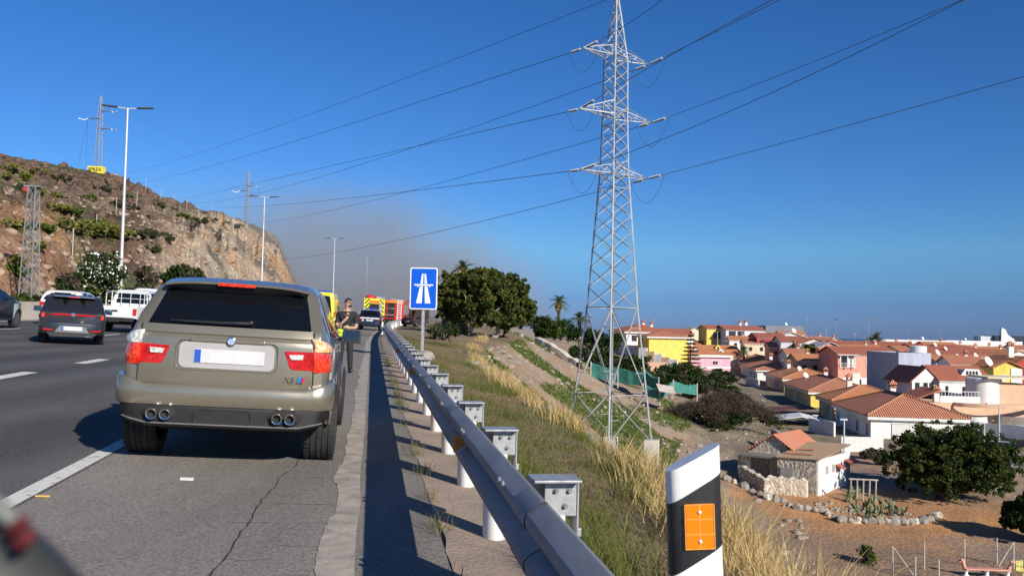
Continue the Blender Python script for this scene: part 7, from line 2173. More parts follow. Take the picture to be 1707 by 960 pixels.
def tree(name, label, cat, base, crown_c, crown_r, nclump=60, leaf=.14, per=220, mat=None, trunk=.22, seed=1, limbs=5, bark=None, clump=.26, flat=0.0, trunks=None, group=None, squash=.8, bottom=-.75):
    """base and crown centre in world metres"""
    rr = np.random.default_rng(seed)
    base = Vector(base); cc = Vector(crown_c) - base; cr_ = Vector(crown_r)
    root = empty(name, label, cat, base, group=group)
    cs_, rd = [], []
    k = 0
    while len(cs_) < nclump:
        d = rr.normal(size=3); d /= np.linalg.norm(d)
        rad = rr.uniform(.35, 1.0) ** .6
        if d[2] * rad < bottom: continue
        lump = 1 + .20 * math.sin(3.1 * d[0] * 2 + seed) * math.cos(2.7 * d[1] * 2 + seed * 2)
        c = Vector((d[0] * cr_.x * rad * lump * .86, d[1] * cr_.y * rad * lump * .86, d[2] * cr_.z * rad * lump * .9)) + cc
        cs_.append(tuple(c)); q = clump * rr.uniform(.6, 1.25) * min(cr_.x, cr_.z); rd.append((q * 1.15, q * 1.15, q * squash))
    nb_ = len(cs_)
    for k in range(nb_ // 2):          # loose sprigs standing out of the outline
        d = rr.normal(size=3); d /= np.linalg.norm(d)
        if d[2] < bottom: continue
        q = rr.uniform(.98, 1.10); cs_.append((d[0] * cr_.x * q + cc.x, d[1] * cr_.y * q + cc.y, d[2] * cr_.z * q + cc.z)); w_ = clump * rr.uniform(.25, .55) * min(cr_.x, cr_.z); rd.append((w_, w_, w_))
    ne = [int(per * (r_[0] / (clump * min(cr_.x, cr_.z))) ** 2) + 8 for r_ in rd]
    V, F = leaf_cloud(cs_, rd, ne, leaf, seed=seed)
    mats = mat if isinstance(mat, (list, tuple)) else [mat]
    mi = rr.integers(0, len(mats), size=len(F)) if len(mats) > 1 else None
    if mi is not None:
        # whole clumps share a tone
        mi = np.concatenate([np.where(rr.random(n) < .4, rr.integers(0, len(mats)), rr.integers(0, len(mats), n)) for n in ne])
    np_mesh('crown', V, F, list(mats), root, mi)
    tb = MB()
    tl = trunks or [(0, 0)]
    for (tx_, ty_) in tl:
        b0 = Vector((tx_, ty_, -.3)); fork = Vector((tx_ + (cc.x - tx_) * .35, ty_ + (cc.y - ty_) * .35, max(cc.z - cr_.z * .75, cc.z * .35)))
        tb.path([b0, b0.lerp(fork, .5) + Vector((.06, .03, 0)), fork], [trunk * 1.25, trunk, trunk * .8], 9)
        for i in range(limbs):
            c = Vector(cs_[int(rr.integers(0, len(cs_)))])
            mid = fork.lerp(c, .5) + Vector((0, 0, -.08 * cr_.z))
            tb.path([fork - Vector((0, 0, .1)), mid, fork.lerp(c, .95)], [trunk * .62, trunk * .36, trunk * .12], 6)
    tb.build('trunk', bark or m_bark, root, smooth=60)
    return root

def frond_mesh(n, L, droop, seed, leaflets=16, w=.30):
    rr = random.Random(seed); mb_v, mb_f = [], []
    stems = MB()
    for i in range(n):
        az = 2 * math.pi * i / n * 2.4 + rr.uniform(-.2, .2); el = rr.uniform(-.45, 1.25)
        d = Vector((math.cos(az) * math.cos(el), math.sin(az) * math.cos(el), math.sin(el)))
        prev = Vector((0, 0, 0)); ln = L * rr.uniform(.8, 1.1)
        pts = []
        for k in range(leaflets + 1):
            f = k / leaflets; p = d * ln * f + Vector((0, 0, -droop * ln * f * f)); pts.append(p)
        side = d.cross(Vector((0, 0, 1))); side = side.normalized() if side.length > .01 else Vector((1, 0, 0))
        for k in range(1, leaflets + 1):
            p, q = pts[k - 1], pts[k]; t = (q - p).normalized(); f = k / leaflets
            ll = w * ln * (math.sin(math.pi * min(1, .18 + .8 * f)) ** .7)
            for sg in (-1, 1):
                e = q + side * sg * ll * .8 + t * ll * .5 - Vector((0, 0, ll * .25))
                b = len(mb_v); hw = (q - p).length * .42
                mb_v.extend([q - t * hw, q + t * hw, e]); mb_f.append((b, b + 1, b + 2))
        stems.path(pts, [.03] * len(pts), 3)
    o = len(mb_v)
    return mb_v, mb_f, stems
def palm(label, base, H, L=2.0, n=26, seed=1, trunk=.22, skirt=True, mat=None, name='palm_tree', w=.26, group=None):
    base = Vector(base); r = empty(name, label, 'palm', base, group=group)
    tb = MB(); tb.path([(0, 0, -.5), (.05, 0, H * .3), (.0, .05, H * .7), (0, 0, H)], [trunk * 1.3, trunk, trunk * .95, trunk * 1.1], 9); tb.build('trunk', m_bark, r, smooth=60)
    v, f, st_ = frond_mesh(n, L, .45, seed, w=w)
    V = np.array([tuple(p) for p in v]) + np.array([0, 0, H]); np_mesh('fronds', V, np.array(f), mat or m_palm, r)
    if skirt:
        V, F = leaf_cloud([(0, 0, H - L * .35)], [(trunk * 2.2, trunk * 2.2, L * .40)], [260], .22, seed=seed, up=0)
        np_mesh('dry_skirt', V, F, m_straw, r)
    return r
def bush(label, base, r, per=1500, leaf=.1, mat=None, seed=1, name='bush', cat='bush', nclump=26, clump=.34, group=None, stem=True):
    base = Vector(base); rr = np.random.default_rng(seed)
    root = empty(name, label, cat, base, group=group)
    cs_, rd = [], []
    for i in range(nclump):
        d = rr.normal(size=3); d /= np.linalg.norm(d); q = rr.uniform(.3, 1) ** .6
        cs_.append((d[0] * r[0] * q * .8, d[1] * r[1] * q * .8, r[2] * .85 + d[2] * r[2] * q * .75)); c = clump * rr.uniform(.6, 1.3) * min(r)
        rd.append((c * 1.2, c * 1.2, c))
    V, F = leaf_cloud(cs_, rd, [per // nclump] * nclump, leaf, seed=seed)
    mats = mat if isinstance(mat, (list, tuple)) else [mat]
    mi = np.concatenate([np.full(per // nclump, rr.integers(0, len(mats))) for _ in range(nclump)]) if len(mats) > 1 else None
    np_mesh('foliage', V, F, list(mats), root, mi)
    if stem:
        tb = MB()
        for i in range(6):
            c = Vector(cs_[i]); tb.path([(0, 0, -.2), c * .5, c], [.05, .035, .012], 5)
        tb.build('stem', m_bark, root)
    return root, cs_, rd

# ---- the clump of trees at the rail, right of the sign
TY = 84.0
def tclump(label, px, py_b, px_c, py_t, py_bot, halfw, Y, seed, mats, trunk=.26, **k):
    b = at(px, py_b, Y); b.z = gz(b.x, b.y)
    t = at(px_c, py_t, Y); bo = at(px_c, py_bot, Y); cz = (t.z + bo.z) / 2
    rx = halfw / 1500 * Y
    return tree('broadleaf_tree', label, 'tree', b, (t.x, Y, cz), (rx, rx * .9, (t.z - bo.z) / 2), mat=mats, trunk=trunk, seed=seed, **k)
tclump('dark round tree directly right of the blue motorway sign', 762, 560, 765, 446, 548, 40, 80, 3, [m_leafA, m_leafB, m_leafA], nclump=170, per=150, leaf=.13, clump=.17, trunks=[(0, 0), (-1.2, .8), (.8, 1.2)])
tclump('broad olive-green tree with white forked trunk in the middle of the roadside clump', 776, 572, 812, 447, 552, 48, 78, 4, [m_leafA, m_leafA, m_leafB], nclump=190, per=150, leaf=.13, clump=.17, bark=m_bark_pale)
tclump('sloping olive-green tree at the right end of the roadside clump', 822, 566, 850, 460, 556, 44, 82, 5, [m_leafA, m_leafA, m_leafB], nclump=190, per=150, leaf=.13, clump=.17, bark=m_bark_pale)
tclump('smaller bushy tree leaning out at the far right of the roadside clump', 836, 560, 872, 490, 545, 20, 86, 6, [m_leafA, m_leafB], nclump=40, per=260, leaf=.14)
for i, (px, Y, py, lab) in enumerate(((769, 90, 446, 'palm poking its crown out above the roadside tree clump'), (748, 88, 470, 'palm half hidden at the left of the roadside tree clump'))):
    g = on_ground(px, Y); T = at(px, py, Y); palm(lab, g, T.z - g.z, 1.7, 24, 20 + i, .24)
for k, px in enumerate((741, 750, 759)):
    g = on_ground(px, 83 + k); mb = MB(); mb.path([(0, 0, -.3), (.1 * k - .1, 0, 3.6)], [.30, .22], 8)
    o = mb.build('tree_trunk', m_bark, None, smooth=60, loc=g); tag(o, '%s bare brown trunk in the shade under the roadside trees' % ('first', 'second', 'third')[k], 'tree trunk', 'trunks in the shade of the clump')
bush('low green bush below the tree clump beside the rail end', on_ground(742, 62), (1.6, 1.4, .8), 1500, .09, [m_leafB, m_leafF], 31)
# ---- hillside bushes and palms beyond the clump
for i, (px, py, Y, r_, m, lab) in enumerate((
    (905, 540, 120, 3.4, m_leafB, 'dark bush on the crest right of the roadside trees'), (925, 546, 135, 3.6, m_leafD, 'lighter bush below the lone palm on the crest'),
    (948, 548, 150, 4.0, m_leafB, 'dark shrub under the lone palm on the crest, right side'), (985, 560, 160, 4.2, m_leafB, 'dark shrub mass behind the pylon legs, left'),
    (1010, 565, 150, 4.4, m_leafB, 'dark shrub mass behind the pylon legs, middle'), (1000, 590, 120, 3.6, m_leafF, 'grey-green shrubs behind the pylon below the terraces'),
    (1060, 606, 140, 4.4, m_leafB, 'dark round shrub right of the pylon by the peach shed'), (1112, 620, 150, 3.6, m_leafB, 'dark shrub behind the wooden pole'),
    (1140, 616, 170, 4.2, m_leafB, 'dark tree below the dormered terrace'), (1163, 636, 150, 3.6, m_leafF, 'grey scrub right of the green netting'),
    (1090, 636, 130, 3.4, m_leafF, 'grey scrub behind the green netting'), (965, 585, 105, 2.2, m_leafF, 'dry bush beside the stone terrace'))):
    P = at(px, py, Y); r_ *= .62; P.z = max(P.z - r_ * .8, gz(P.x, P.y) - .5)
    bush(lab, P, (r_ * 1.2, r_, r_ * .8), 1800, .22 if Y > 110 else .15, [m, m_leafB], 40 + i, nclump=30)
for i, (px, py_t, py_b, Y, L, lab) in enumerate(((931, 503, 545, 140, 2.1, 'lone fan palm on the crest left of the pylon'), (966, 530, 560, 150, 2.4, 'dark palm just left of the pylon legs on the crest'),
    (1460, 565, 592, 260, 4.0, 'round-headed palm among the far white roofs'), (1165, 620, 642, 175, 3.0, 'pale spiky palm in front of the bright pink house'), (1240, 583, 600, 250, 2.4, 'small palm in front of the grey glass-fronted house'), (910, 536, 548, 120, 1.8, 'low palm among the bushes on the crest'))):
    B = at(px, py_b, Y); T = at(px, py_t, Y); palm(lab, B, T.z - B.z, L, 30, 60 + i, .28, skirt=(i in (0,)))
# araucaria and cypress in the village
def conifer(label, px, py_t, py_b, Y, w, seed, tiers=9, name='conifer', dense=False):
    B = at(px, py_b, Y); T = at(px, py_t, Y); H = T.z - B.z
    r = empty(name, label, 'tree', B); rr = random.Random(seed)
    MB().path([(0, 0, -1), (0, 0, H)], [.18, .04], 7).build('trunk', m_bark, r)
    cs_, rd = [], []
    for k in range(tiers):
        f = k / (tiers - 1); z = H * (.12 + .86 * f); R = w * ((1 - f) ** .8 + .06)
        if dense: cs_.append((0, 0, z)); rd.append((R, R, H / tiers)); continue
        for j in range(7):
            a = j / 7 * 6.283 + k; cs_.append((math.cos(a) * R * .55, math.sin(a) * R * .55, z)); rd.append((R * .5, R * .28, .22))
    V, F = leaf_cloud(cs_, rd, [60 if not dense else 220] * len(cs_), .13, seed=seed); np_mesh('crown', V, F, m_leafB, r)
    return r
conifer('tall layered araucaria in front of the dormered terraces', 1151, 552, 612, 200, 2.6, 3)
conifer('slim dark cypress beside the white house mid street', 1322, 570, 604, 225, .9, 4, 10, 'cypress', True)
bush('climbing green hedge on the house wall above the salmon house', at(1345, 590, 210), (3.2, 1.5, 1.3), 1500, .2, [m_leafD, m_leafB], 77)

# ---- the big dark tree by the dirt yard and the tree cut off at the right edge
bt_ = at(1560, 826, 62); bt_.z = gz(bt_.x, bt_.y)
tree('broadleaf_tree', 'big dense dark green tree in the dirt yard in front of the white bungalow', 'tree', bt_, at(1585, 768, 62.5), (4.3, 4.2, 2.55), mat=[m_leafB, m_leafC, m_leafC, m_leafA], nclump=420, per=130, leaf=.095, trunk=.26, seed=12, limbs=10, clump=.17, bottom=-.80)
e_ = at(1722, 905, 52); e_.z = gz(e_.x, e_.y)
tree('broadleaf_tree', 'dark tree cut off by the right edge above the pink bench', 'tree', e_, at(1716, 862, 52), (1.5, 1.5, 1.35), mat=[m_leafB, m_leafC], nclump=60, per=330, leaf=.10, trunk=.13, seed=13)
# ---- the bare brown thicket on the slope
th = at(1205, 690, 92); th.z = gz(th.x, th.y)
root = empty('bare_thicket', 'wide dry brown thicket of bare branches on the slope above the stone shed', 'thicket', th)
tw = MB(); rr = random.Random(9)
tv, tf = [], []
cs_, rd = [], []
for i in range(46):
    a = rr.uniform(0, 6.283); q = rr.random() ** .5
    cs_.append((math.cos(a) * q * 5.2, math.sin(a) * q * 3.6, 1.3 + (1 - q * q) * 1.9 * rr.uniform(.6, 1.1))); rd.append((1.3, 1.3, .8))
V, F = leaf_cloud(cs_, rd, [520] * 46, .20, seed=5, up=0, aspect=.09); np_mesh('twigs', V, F, m_drybrush, root)
V, F = leaf_cloud([(x, y, z * .45) for x, y, z in cs_[:26]], [(1.3, 1.3, .9)] * 26, [150] * 26, .15, seed=6); np_mesh('foliage', V, F, [m_leafB], root)
for i in range(46):
    c = Vector(cs_[i]); tw.path([(c.x * .3, c.y * .3, -.3), (c.x * .6, c.y * .6, c.z * .55), c], [.10, .06, .02], 5)
tw.build('branches', M('grey_branch', (.12, .10, .085), (.07, .06, .05), scale=4, rough=.95), root)
for i, (px, Y, r_, m, lab) in enumerate(((1470, 76, .9, m_drybrush, 'small dry brown bush by the white wall left of the big tree'), (1450, 79, .8, m_drybrush, 'second dry bush at the foot of the picket fence wall'))):
    bush(lab, on_ground(px, Y), (r_ * 1.4, r_, r_ * .7), 900, .12, [m, m_leafF], 90 + i)
scr0 = None
for i, (px, py, Y, r_) in enumerate(((1120, 640, 150, 1.8), (1132, 632, 160, 2.2), (1145, 642, 150, 1.6), (1178, 640, 150, 2.0), (1190, 644, 160, 2.2), (1205, 648, 150, 1.6), (1218, 652, 140, 1.8), (1232, 656, 130, 1.5), (1245, 664, 122, 1.5), (1212, 636, 185, 2.2), (1196, 634, 190, 2.0), (1165, 646, 140, 1.6), (1150, 652, 125, 1.5), (1262, 680, 112, 1.3), (1280, 690, 106, 1.2), (1040, 612, 150, 2.0), (1052, 618, 145, 1.8), (1024, 606, 155, 2.0), (1010, 598, 160, 2.0), (992, 580, 150, 2.2))):
    P = at(px, py, Y); P.z = gz(P.x, P.y) - .2
    if scr0 is None: scr0 = o = bush('grey-green scrub bush on waste ground between the netting and the bungalows', P, (1, 1, .75), 1100, .13, [m_leafF, m_leafB, m_drybrush], 95, name='scrub_bush', group='scrub on the waste ground')[0]
    else: o = copy_tree(scr0)
    o.location = P; o.scale = (r_ * 1.15, r_, r_); o.rotation_euler = (0, 0, i * 1.7)

# ---- motorway side bushes on the left
def left_bush(px, py_t, py_b, halfw, Y, mats, lab, seed, per=5200, leaf=.13, flowers=0, name='bush'):
    T = at(px, py_t, Y); B = at(px, py_b, Y); rz_ = (T.z - B.z) / 2; rx = halfw / 1500 * Y
    r, cs_, rd = bush(lab, B, (rx, rx * .8, rz_), per, leaf, mats, seed, nclump=44, name=name)
    if flowers:
        V, F = leaf_cloud(cs_, [(a * 1.12, b * 1.12, c * 1.12) for a, b, c in rd], [flowers // len(cs_)] * len(cs_), .075, seed=seed + 1, aspect=.9)
        np_mesh('flowers', V, F, m_flower, r)
    return r
left_bush(166, 408, 500, 46, 64, [m_leafC, m_leafC, m_leafD], 'large oleander bush full of white flowers behind the barrier', 101, 6500, .14, 1900, 'oleander_bush')
left_bush(112, 443, 498, 32, 61, [m_leafF, m_drybrush, m_leafC], 'dull green and brown bush left of the flowering oleander', 102, 3200, .12)
left_bush(300, 430, 500, 48, 88, [m_leafC, m_leafF, m_leafB], 'wide dark green bush above the beige SUV roof, right of the oleander', 103, 5200, .17)
left_bush(238, 430, 500, 26, 74, [m_leafF, m_drybrush], 'grey scrubby bush between the oleander and the wide dark bush', 104, 2600, .14)
left_bush(8, 440, 500, 24, 58, [m_leafE, m_leafF], 'yellow-green bush at the left edge above the dark car', 105, 1800, .12)
left_bush(45, 487, 503, 34, 50, [m_leafD, m_leafC], 'low strip of green weeds on top of the concrete barrier verge', 106, 2200, .10)
# scrub on the hill: bushes one can count
rr = random.Random(21)
protos = []
for k, m in enumerate((m_leafE, m_leafF, m_leafD)):
    r, _, _ = bush('small %s shrub on the rocky hillside' % ('yellow-green', 'grey-green', 'bright green')[k], (0, 0, 0), (1.6, 1.4, .75), 420, .20, [m], 200 + k, name='hill_shrub', cat='shrub', nclump=12, group='%s shrubs on the hill' % ('yellow-green', 'grey-green', 'bright green')[k], stem=False)
    protos.append(r)
used_p = [False] * 3
def put_shrub(k, P, s):
    o = protos[k] if not used_p[k] else copy_tree(protos[k]); used_p[k] = True
    s *= .72; o.location = P; o.scale = (s, s, s * .9); o.rotation_euler = (0, 0, rr.uniform(0, 6))
for px, py, k, s in ((22, 300, 0, 1.9), (70, 330, 0, 1.5), (38, 318, 1, 1.5), (120, 385, 0, 1.9), (140, 388, 0, 1.9), (160, 392, 0, 2.0), (178, 395, 0, 2.0), (196, 398, 0, 1.7), (128, 378, 1, 1.6), (60, 385, 2, 1.4), (18, 385, 0, 1.2), (104, 352, 0, 1.3), (88, 350, 0, 1.4), (112, 358, 2, 1.2), (160, 372, 2, 1.2), (280, 350, 0, 1.4), (300, 362, 2, 1.3), (330, 372, 1, 1.4), (260, 345, 1, 1.4), (318, 366, 0, 1.2), (145, 330, 2, 1.2), (100, 305, 1, 1.4), (12, 285, 0, 1.8), (32, 290, 0, 1.5), (215, 350, 1, 1.4), (230, 390, 1, 1.4), (190, 345, 1, 1.3), (50, 410, 0, 1.1), (12, 440, 0, 1.2), (24, 455, 2, 1.1), (86, 300, 1, 1.4), (170, 320, 1, 1.4), (205, 330, 1, 1.3), (350, 370, 1, 1.3), (375, 374, 2, 1.2), (395, 378, 1, 1.2), (240, 400, 1, 1.3), (250, 415, 1, 1.2), (276, 400, 1, 1.3)):
    put_shrub(k, hill_at(px, py) - Vector((0, 0, .3)), s)
for _ in range(46):
    px, v = rr.uniform(-40, 400), rr.uniform(.45, .97)
    put_shrub(rr.choice((1, 1, 1, 0)), hill_pt(px, v) - Vector((0, 0, .3)), rr.uniform(.6, 1.1))
# boulders on the hill as rough rock pieces
def rock_np(n, pos, size, seed, mats, name, label, kind=None, cat=None, stretch=.7):
    r = np.random.default_rng(seed)
    ico = bmesh.new(); bmesh.ops.create_icosphere(ico, subdivisions=1, radius=1.0)
    bv = np.array([v.co[:] for v in ico.verts]); bf = np.array([[v.index for v in f.verts] for f in ico.faces]); ico.free()
    V = []
    for p, s in zip(pos, size):
        j = bv * (1 + r.uniform(-.30, .30, size=(len(bv), 1))) * np.array([r.uniform(.7, 1.4), r.uniform(.7, 1.3), r.uniform(.45, .9) * stretch / .7])
        a = r.uniform(0, 6.283); c, s_ = math.cos(a), math.sin(a)
        j = j @ np.array([[c, -s_, 0], [s_, c, 0], [0, 0, 1]])
        V.append(j * s + np.array(p))
    nv = len(bv); F = np.concatenate([bf + i * nv for i in range(len(V))])
    o = np_mesh(name, np.concatenate(V), F, mats, None)
    tag(o, label, cat, kind=kind); return o
m_rockdark = M('dark_rock', (.085, .06, .045), (.16, .10, .07), scale=.8, rough=.95, bump=.9, bscale=3, dist=.2)
m_rockpale = M('pale_rock', (.36, .31, .25), (.22, .185, .15), scale=2.2, rough=.95, bump=.6, bscale=9, dist=.05)
pos, siz = [], []
for _ in range(2400):
    px, v = rr.uniform(-60, 330), rr.uniform(.25, 1.0)
    if 135 < px < 190 and v > .86: continue
    p = hill_pt(px, v); pos.append((p.x, p.y, p.z - .1)); siz.append((.15 + 1.25 * rr.random() ** 3.5) * (1.0 if v > .5 else .5))
rock_np(len(pos), pos, siz, 3, m_rockdark, 'hill_rocks', 'scattered dark rocks and outcrops over the upper hill', 'stuff')
pos, siz = [], []
for _ in range(1700):
    px, v = rr.uniform(-40, 480), rr.uniform(.02, .5); p = hill_pt(px, v); pos.append((p.x, p.y, p.z - .05)); siz.append(.10 + .4 * rr.random() ** 3)
rock_np(len(pos), pos, siz, 4, M('tan_rock', (.40, .29, .20), (.24, .17, .12), scale=1.5, rough=.95, bump=.7, bscale=6, dist=.1), 'hill_stones', 'scattered pale stones on the lower hill and the cutting', 'stuff')
# fence posts of the rockfall net along the cliff edge
m_postw = M('pale_post', (.50, .47, .42), (.40, .37, .33), scale=3, rough=.8)
pp = None
for i, (px, py) in enumerate(((236, 322), (262, 335), (285, 343), (306, 350), (327, 356), (348, 362), (118, 422), (156, 390), (188, 358), (222, 342))):
    P = hill_at(px, py)
    if pp is None:
        pp = MB().tube((0, 0, -.4), (0, 0, 2.2), .04, n=6).build('net_post', m_postw); tag(pp, 'pale post of the rockfall net on the hillside', 'post', 'posts of the rockfall net'); o = pp
    else: o = pp.copy(); COL.objects.link(o)
    o.location = P

# ================================================================== GROUND COVER
def blades(name, label, n, sampler, h, w, mat, seed, bend=.35, dens=None):
    r = np.random.default_rng(seed)
    x, y, hh = sampler(r, n)
    z = ground_z(x, y) - .02
    n = len(x)
    a = r.uniform(0, 2 * math.pi, n); dx, dy = np.cos(a), np.sin(a)
    H = h * hh * r.uniform(.5, 1.3, n); W = w * r.uniform(.7, 1.3, n) * (1 + y / 45.0)
    la = r.uniform(0, 2 * math.pi, n); bl = bend * H * r.uniform(.2, 1.2, n)
    bx, by = np.cos(la) * bl, np.sin(la) * bl
    v = np.empty((n, 5, 3))
    v[:, 0] = np.stack([x - dx * W, y - dy * W, z], 1); v[:, 1] = np.stack([x + dx * W, y + dy * W, z], 1)
    v[:, 2] = np.stack([x + dx * W * .7 + bx * .35, y + dy * W * .7 + by * .35, z + H * .55], 1); v[:, 3] = np.stack([x - dx * W * .7 + bx * .35, y - dy * W * .7 + by * .35, z + H * .55], 1)
    v[:, 4] = np.stack([x + bx, y + by, z + H * .95], 1)
    b = (np.arange(n) * 5)[:, None]
    F = np.concatenate([b + np.array([[0, 1, 2]]), b + np.array([[0, 2, 3]]), b + np.array([[3, 2, 4]])])
    o = np_mesh(name, v.reshape(-1, 3), F, mat)
    return tag(o, label, kind='stuff')
def tc_of(s): return np.interp(s, [-20, 5, 8.5, 17, 25, 40, 60, 85, 110, 200, 400], [2.5, 2.6, 3.1, 3.7, 4.1, 5.0, 7.5, 13.5, 15.0, 12, 14])
def s_samples(r, n, s0, s1): return s0 * (s1 / s0) ** r.random(n)
def crest(r, n):
    s = s_samples(r, n, 4.0, 75); t = tc_of(s) * (.98 - .25 * np.clip((s - 40) / 40, 0, 1)) + r.normal(0, .26, n) + .1
    x, y = xy_of(s, t)
    k = fbm(s * .7, t * .7, 3, 5) > .50
    return x[k], y[k], (.6 + .8 * vnoise(s * .9, t * .9, 6))[k]
blades('dry_grass', 'straw-coloured tall dry grass along the edge of the slope', 15000, crest, .40, .0045, m_straw, 1, .8)
def crest_near(r, n):
    s = r.uniform(4.0, 11, n); t = tc_of(s) + r.normal(0, .30, n) + .15
    x, y = xy_of(s, t); k = fbm(s * .9, t * .9, 3, 5) > .40
    return x[k], y[k], (.6 + .8 * vnoise(s * .9, t * .9, 6))[k]
blades('dry_grass_tufts', 'thick tufts of dry grass close behind the delineator', 3600, crest_near, .31, .0028, m_straw, 12, .8)
def tufts(r, n):
    ns = 80
    s = s_samples(r, ns, 2.2, 60); t = 1.15 + (tc_of(s) + .8 - 1.15) * r.random(ns)
    # more tufts along the back of the rail
    t[:30] = 1.2 + np.abs(r.normal(0, .25, 30))
    i = r.integers(0, ns, n); rad = .16 * (1 + s[i] / 25)
    S_, T_ = s[i] + r.normal(0, 1, n) * rad, t[i] + r.normal(0, 1, n) * rad
    T_ = np.maximum(T_, 1.02); x, y = xy_of(S_, T_)
    return x, y, (.5 + .9 * vnoise(i * 1.7, i * .3, 2))
blades('green_grass', 'fresh green grass tufts on the verge behind the guardrail', 20000, tufts, .24, .003, m_grass, 2, .8)
def turf(r, n):
    s = s_samples(r, n, 1.6, 70); t = 1.2 + (tc_of(s) - 1.0) * r.random(n)
    x, y = xy_of(s, t); k = (fbm(x * .45, y * .45, 4, 5) > .40)
    return x[k], y[k], np.ones(k.sum())
blades('short_turf', 'short dull green turf on the verge', 42000, turf, .042, .004, m_grass, 3, .6)
blades('short_dry_turf', 'short dry brown turf mixed into the verge', 150000, lambda r, n: (lambda s, t: (*xy_of(s, t), np.ones(n)))(s_samples(r, n, 1.6, 60), 1.2 + 3.4 * r.random(n)), .05, .0042, m_grass2, 4, .9)
def slope_green(r, n):
    s = s_samples(r, n, 20, 120); u = r.random(n) * .6; W = np.interp(s, [-20, 10, 44, 80, 120, 250, 500], [12, 13, 19, 26, 40, 90, 120]); t = tc_of(s) + u * W
    x, y = xy_of(s, t); k = (fbm(x * .10, y * .10, 4, 21) > .50)
    return x[k], y[k], np.ones(k.sum())
blades('slope_herbs', 'low green herbs spread over the stony slope', 90000, slope_green, .22, .014, m_leafD, 6, .7)
def edge_weeds(r, n):
    ns = 26; s = np.array([2.9, 3.6, 4.4, 5.0, 6.3, 7.4, 8.5, 9.6] + list(r.uniform(10, 30, ns - 8))); i = r.integers(0, ns, n)
    S_, T_ = s[i] + r.normal(0, .10, n), .50 + r.normal(0, .05, n); x, y = xy_of(S_, T_)
    return x, y, .4 + .7 * vnoise(i * 2.3, i * .7, 9)
r = np.random.default_rng(44)
def blades_flat(name, label, n, sampler, h, w, mat, seed):
    global ground_z
    g0 = ground_z
    ground_z = lambda x, y, rough=True: zroad(*st_of(x, y))
    o = blades(name, label, n, sampler, h, w, mat, seed, .7)
    ground_z = g0
    return o
blades_flat('roadside_weeds', 'thin dry weeds growing from the crack at the guardrail foot', 700, edge_weeds, .20, .0022, m_grass2, 7)
blades_flat('roadside_weeds', 'thin green weeds in the crack at the guardrail foot', 450, edge_weeds, .18, .0022, m_grass, 8)
# one tall bare weed stalk at the near edge
wk = MB(); b0 = road_pt(3.3, .62); 
wk.path([(0, 0, 0), (.01, 0, .12), (.03, .01, .22), (.05, .02, .34)], .0028, 5); wk.path([(.01, 0, .12), (-.03, .0, .20)], .002, 4); wk.path([(.03, .01, .22), (.07, .0, .28)], .002, 4); wk.path([(.02, 0, .17), (.05, .02, .20)], .002, 4)
for q in ((.05, .02, .34), (-.03, 0, .20), (.07, 0, .28), (.05, .02, .20)): wk.ball(q, .006, 6, 4)
tag(wk.build('weed_stalk', M('dark_stalk', (.06, .05, .04), rough=.9), None, loc=b0), 'bare dark branching weed stalk in the sandy gap under the rail', 'weed')

# ---- rocks on the slope
rr = random.Random(31)
pos, siz = [], []
for _ in range(7000):
    s = 14 * (150 / 14) ** rr.random(); u = rr.random() ** 1.3 * .95; W = float(np.interp(s, [-20, 10, 44, 80, 120, 250, 500], [12, 13, 19, 26, 40, 90, 120])); t = float(tc_of(s)) + u * W
    x, y = xy_of(s, t); x, y = float(x), float(y)
    if float(fbm(x * .3, y * .3, 3, 77)) < .47: continue
    pos.append((x, y, gz(x, y))); siz.append(.035 + .28 * rr.random() ** 4)
rock_np(len(pos), pos, siz, 8, m_rockpale, 'rubble', 'pale rubble scattered over the slope below the road', 'stuff')
k = 0
words = ('flat pale', 'squat grey', 'pointed pale', 'cracked grey', 'rounded buff', 'broken white', 'long grey', 'tilted pale', 'small white', 'dusty buff', 'wide pale', 'blocky grey', 'low buff', 'chalky', 'rough grey', 'smooth pale')
for i, (px, py, s_) in enumerate(((835, 588, .55), (846, 596, .5), (858, 604, .6), (876, 606, .45), (868, 560, .6), (884, 575, .5), (893, 585, .5), (905, 565, .6), (920, 590, .5), (790, 610, .45), (805, 617, .4), (850, 628, .45), (880, 640, .5), (824, 600, .5), (1192, 720, .5), (1165, 745, .45))):
    P = drop(px, py, 25, 200)
    mb = MB(); s_ *= .7; mb.ball((0, 0, 0), (s_ * 1.2, s_ * .9, s_ * .6), 9, 6); rq = random.Random(i)
    mb.v = [(x * rq.uniform(.8, 1.2), y * rq.uniform(.8, 1.2), z * rq.uniform(.75, 1.15)) for x, y, z in mb.v]
    o = mb.build('boulder', m_rockpale, None, smooth=30, loc=P); o.rotation_euler = (rq.uniform(-.2, .2), rq.uniform(-.2, .2), rq.uniform(0, 6)); k += 1
    tag(o, words[i] + ' boulder on the stony slope below the road', 'boulder', 'boulders on the slope')
# stone terrace wall on the crest
a, b = at(893, 548, 112), at(962, 590, 98)
mb = MB(); rows = []
for i in range(21):
    p = a.lerp(b, i / 20); g = gz(p.x, p.y); w_ = .07 * math.sin(i * 1.1)
    rows.append([Vector((p.x - .3, p.y - .5, g - .6)), Vector((p.x - .2 + w_ * .6, p.y - .5, g + .25 + w_)), Vector((p.x, p.y - .2, g + .7 + .8 * w_)), Vector((p.x + .6, p.y + .3, g + .7 + w_)), Vector((p.x + .7, p.y + .6, g - .6))])
mb.grid(rows); tag(mb.build('terrace_wall', m_rubble2, smooth=25), 'rough stone terrace wall descending the crest left of the pylon', 'wall')

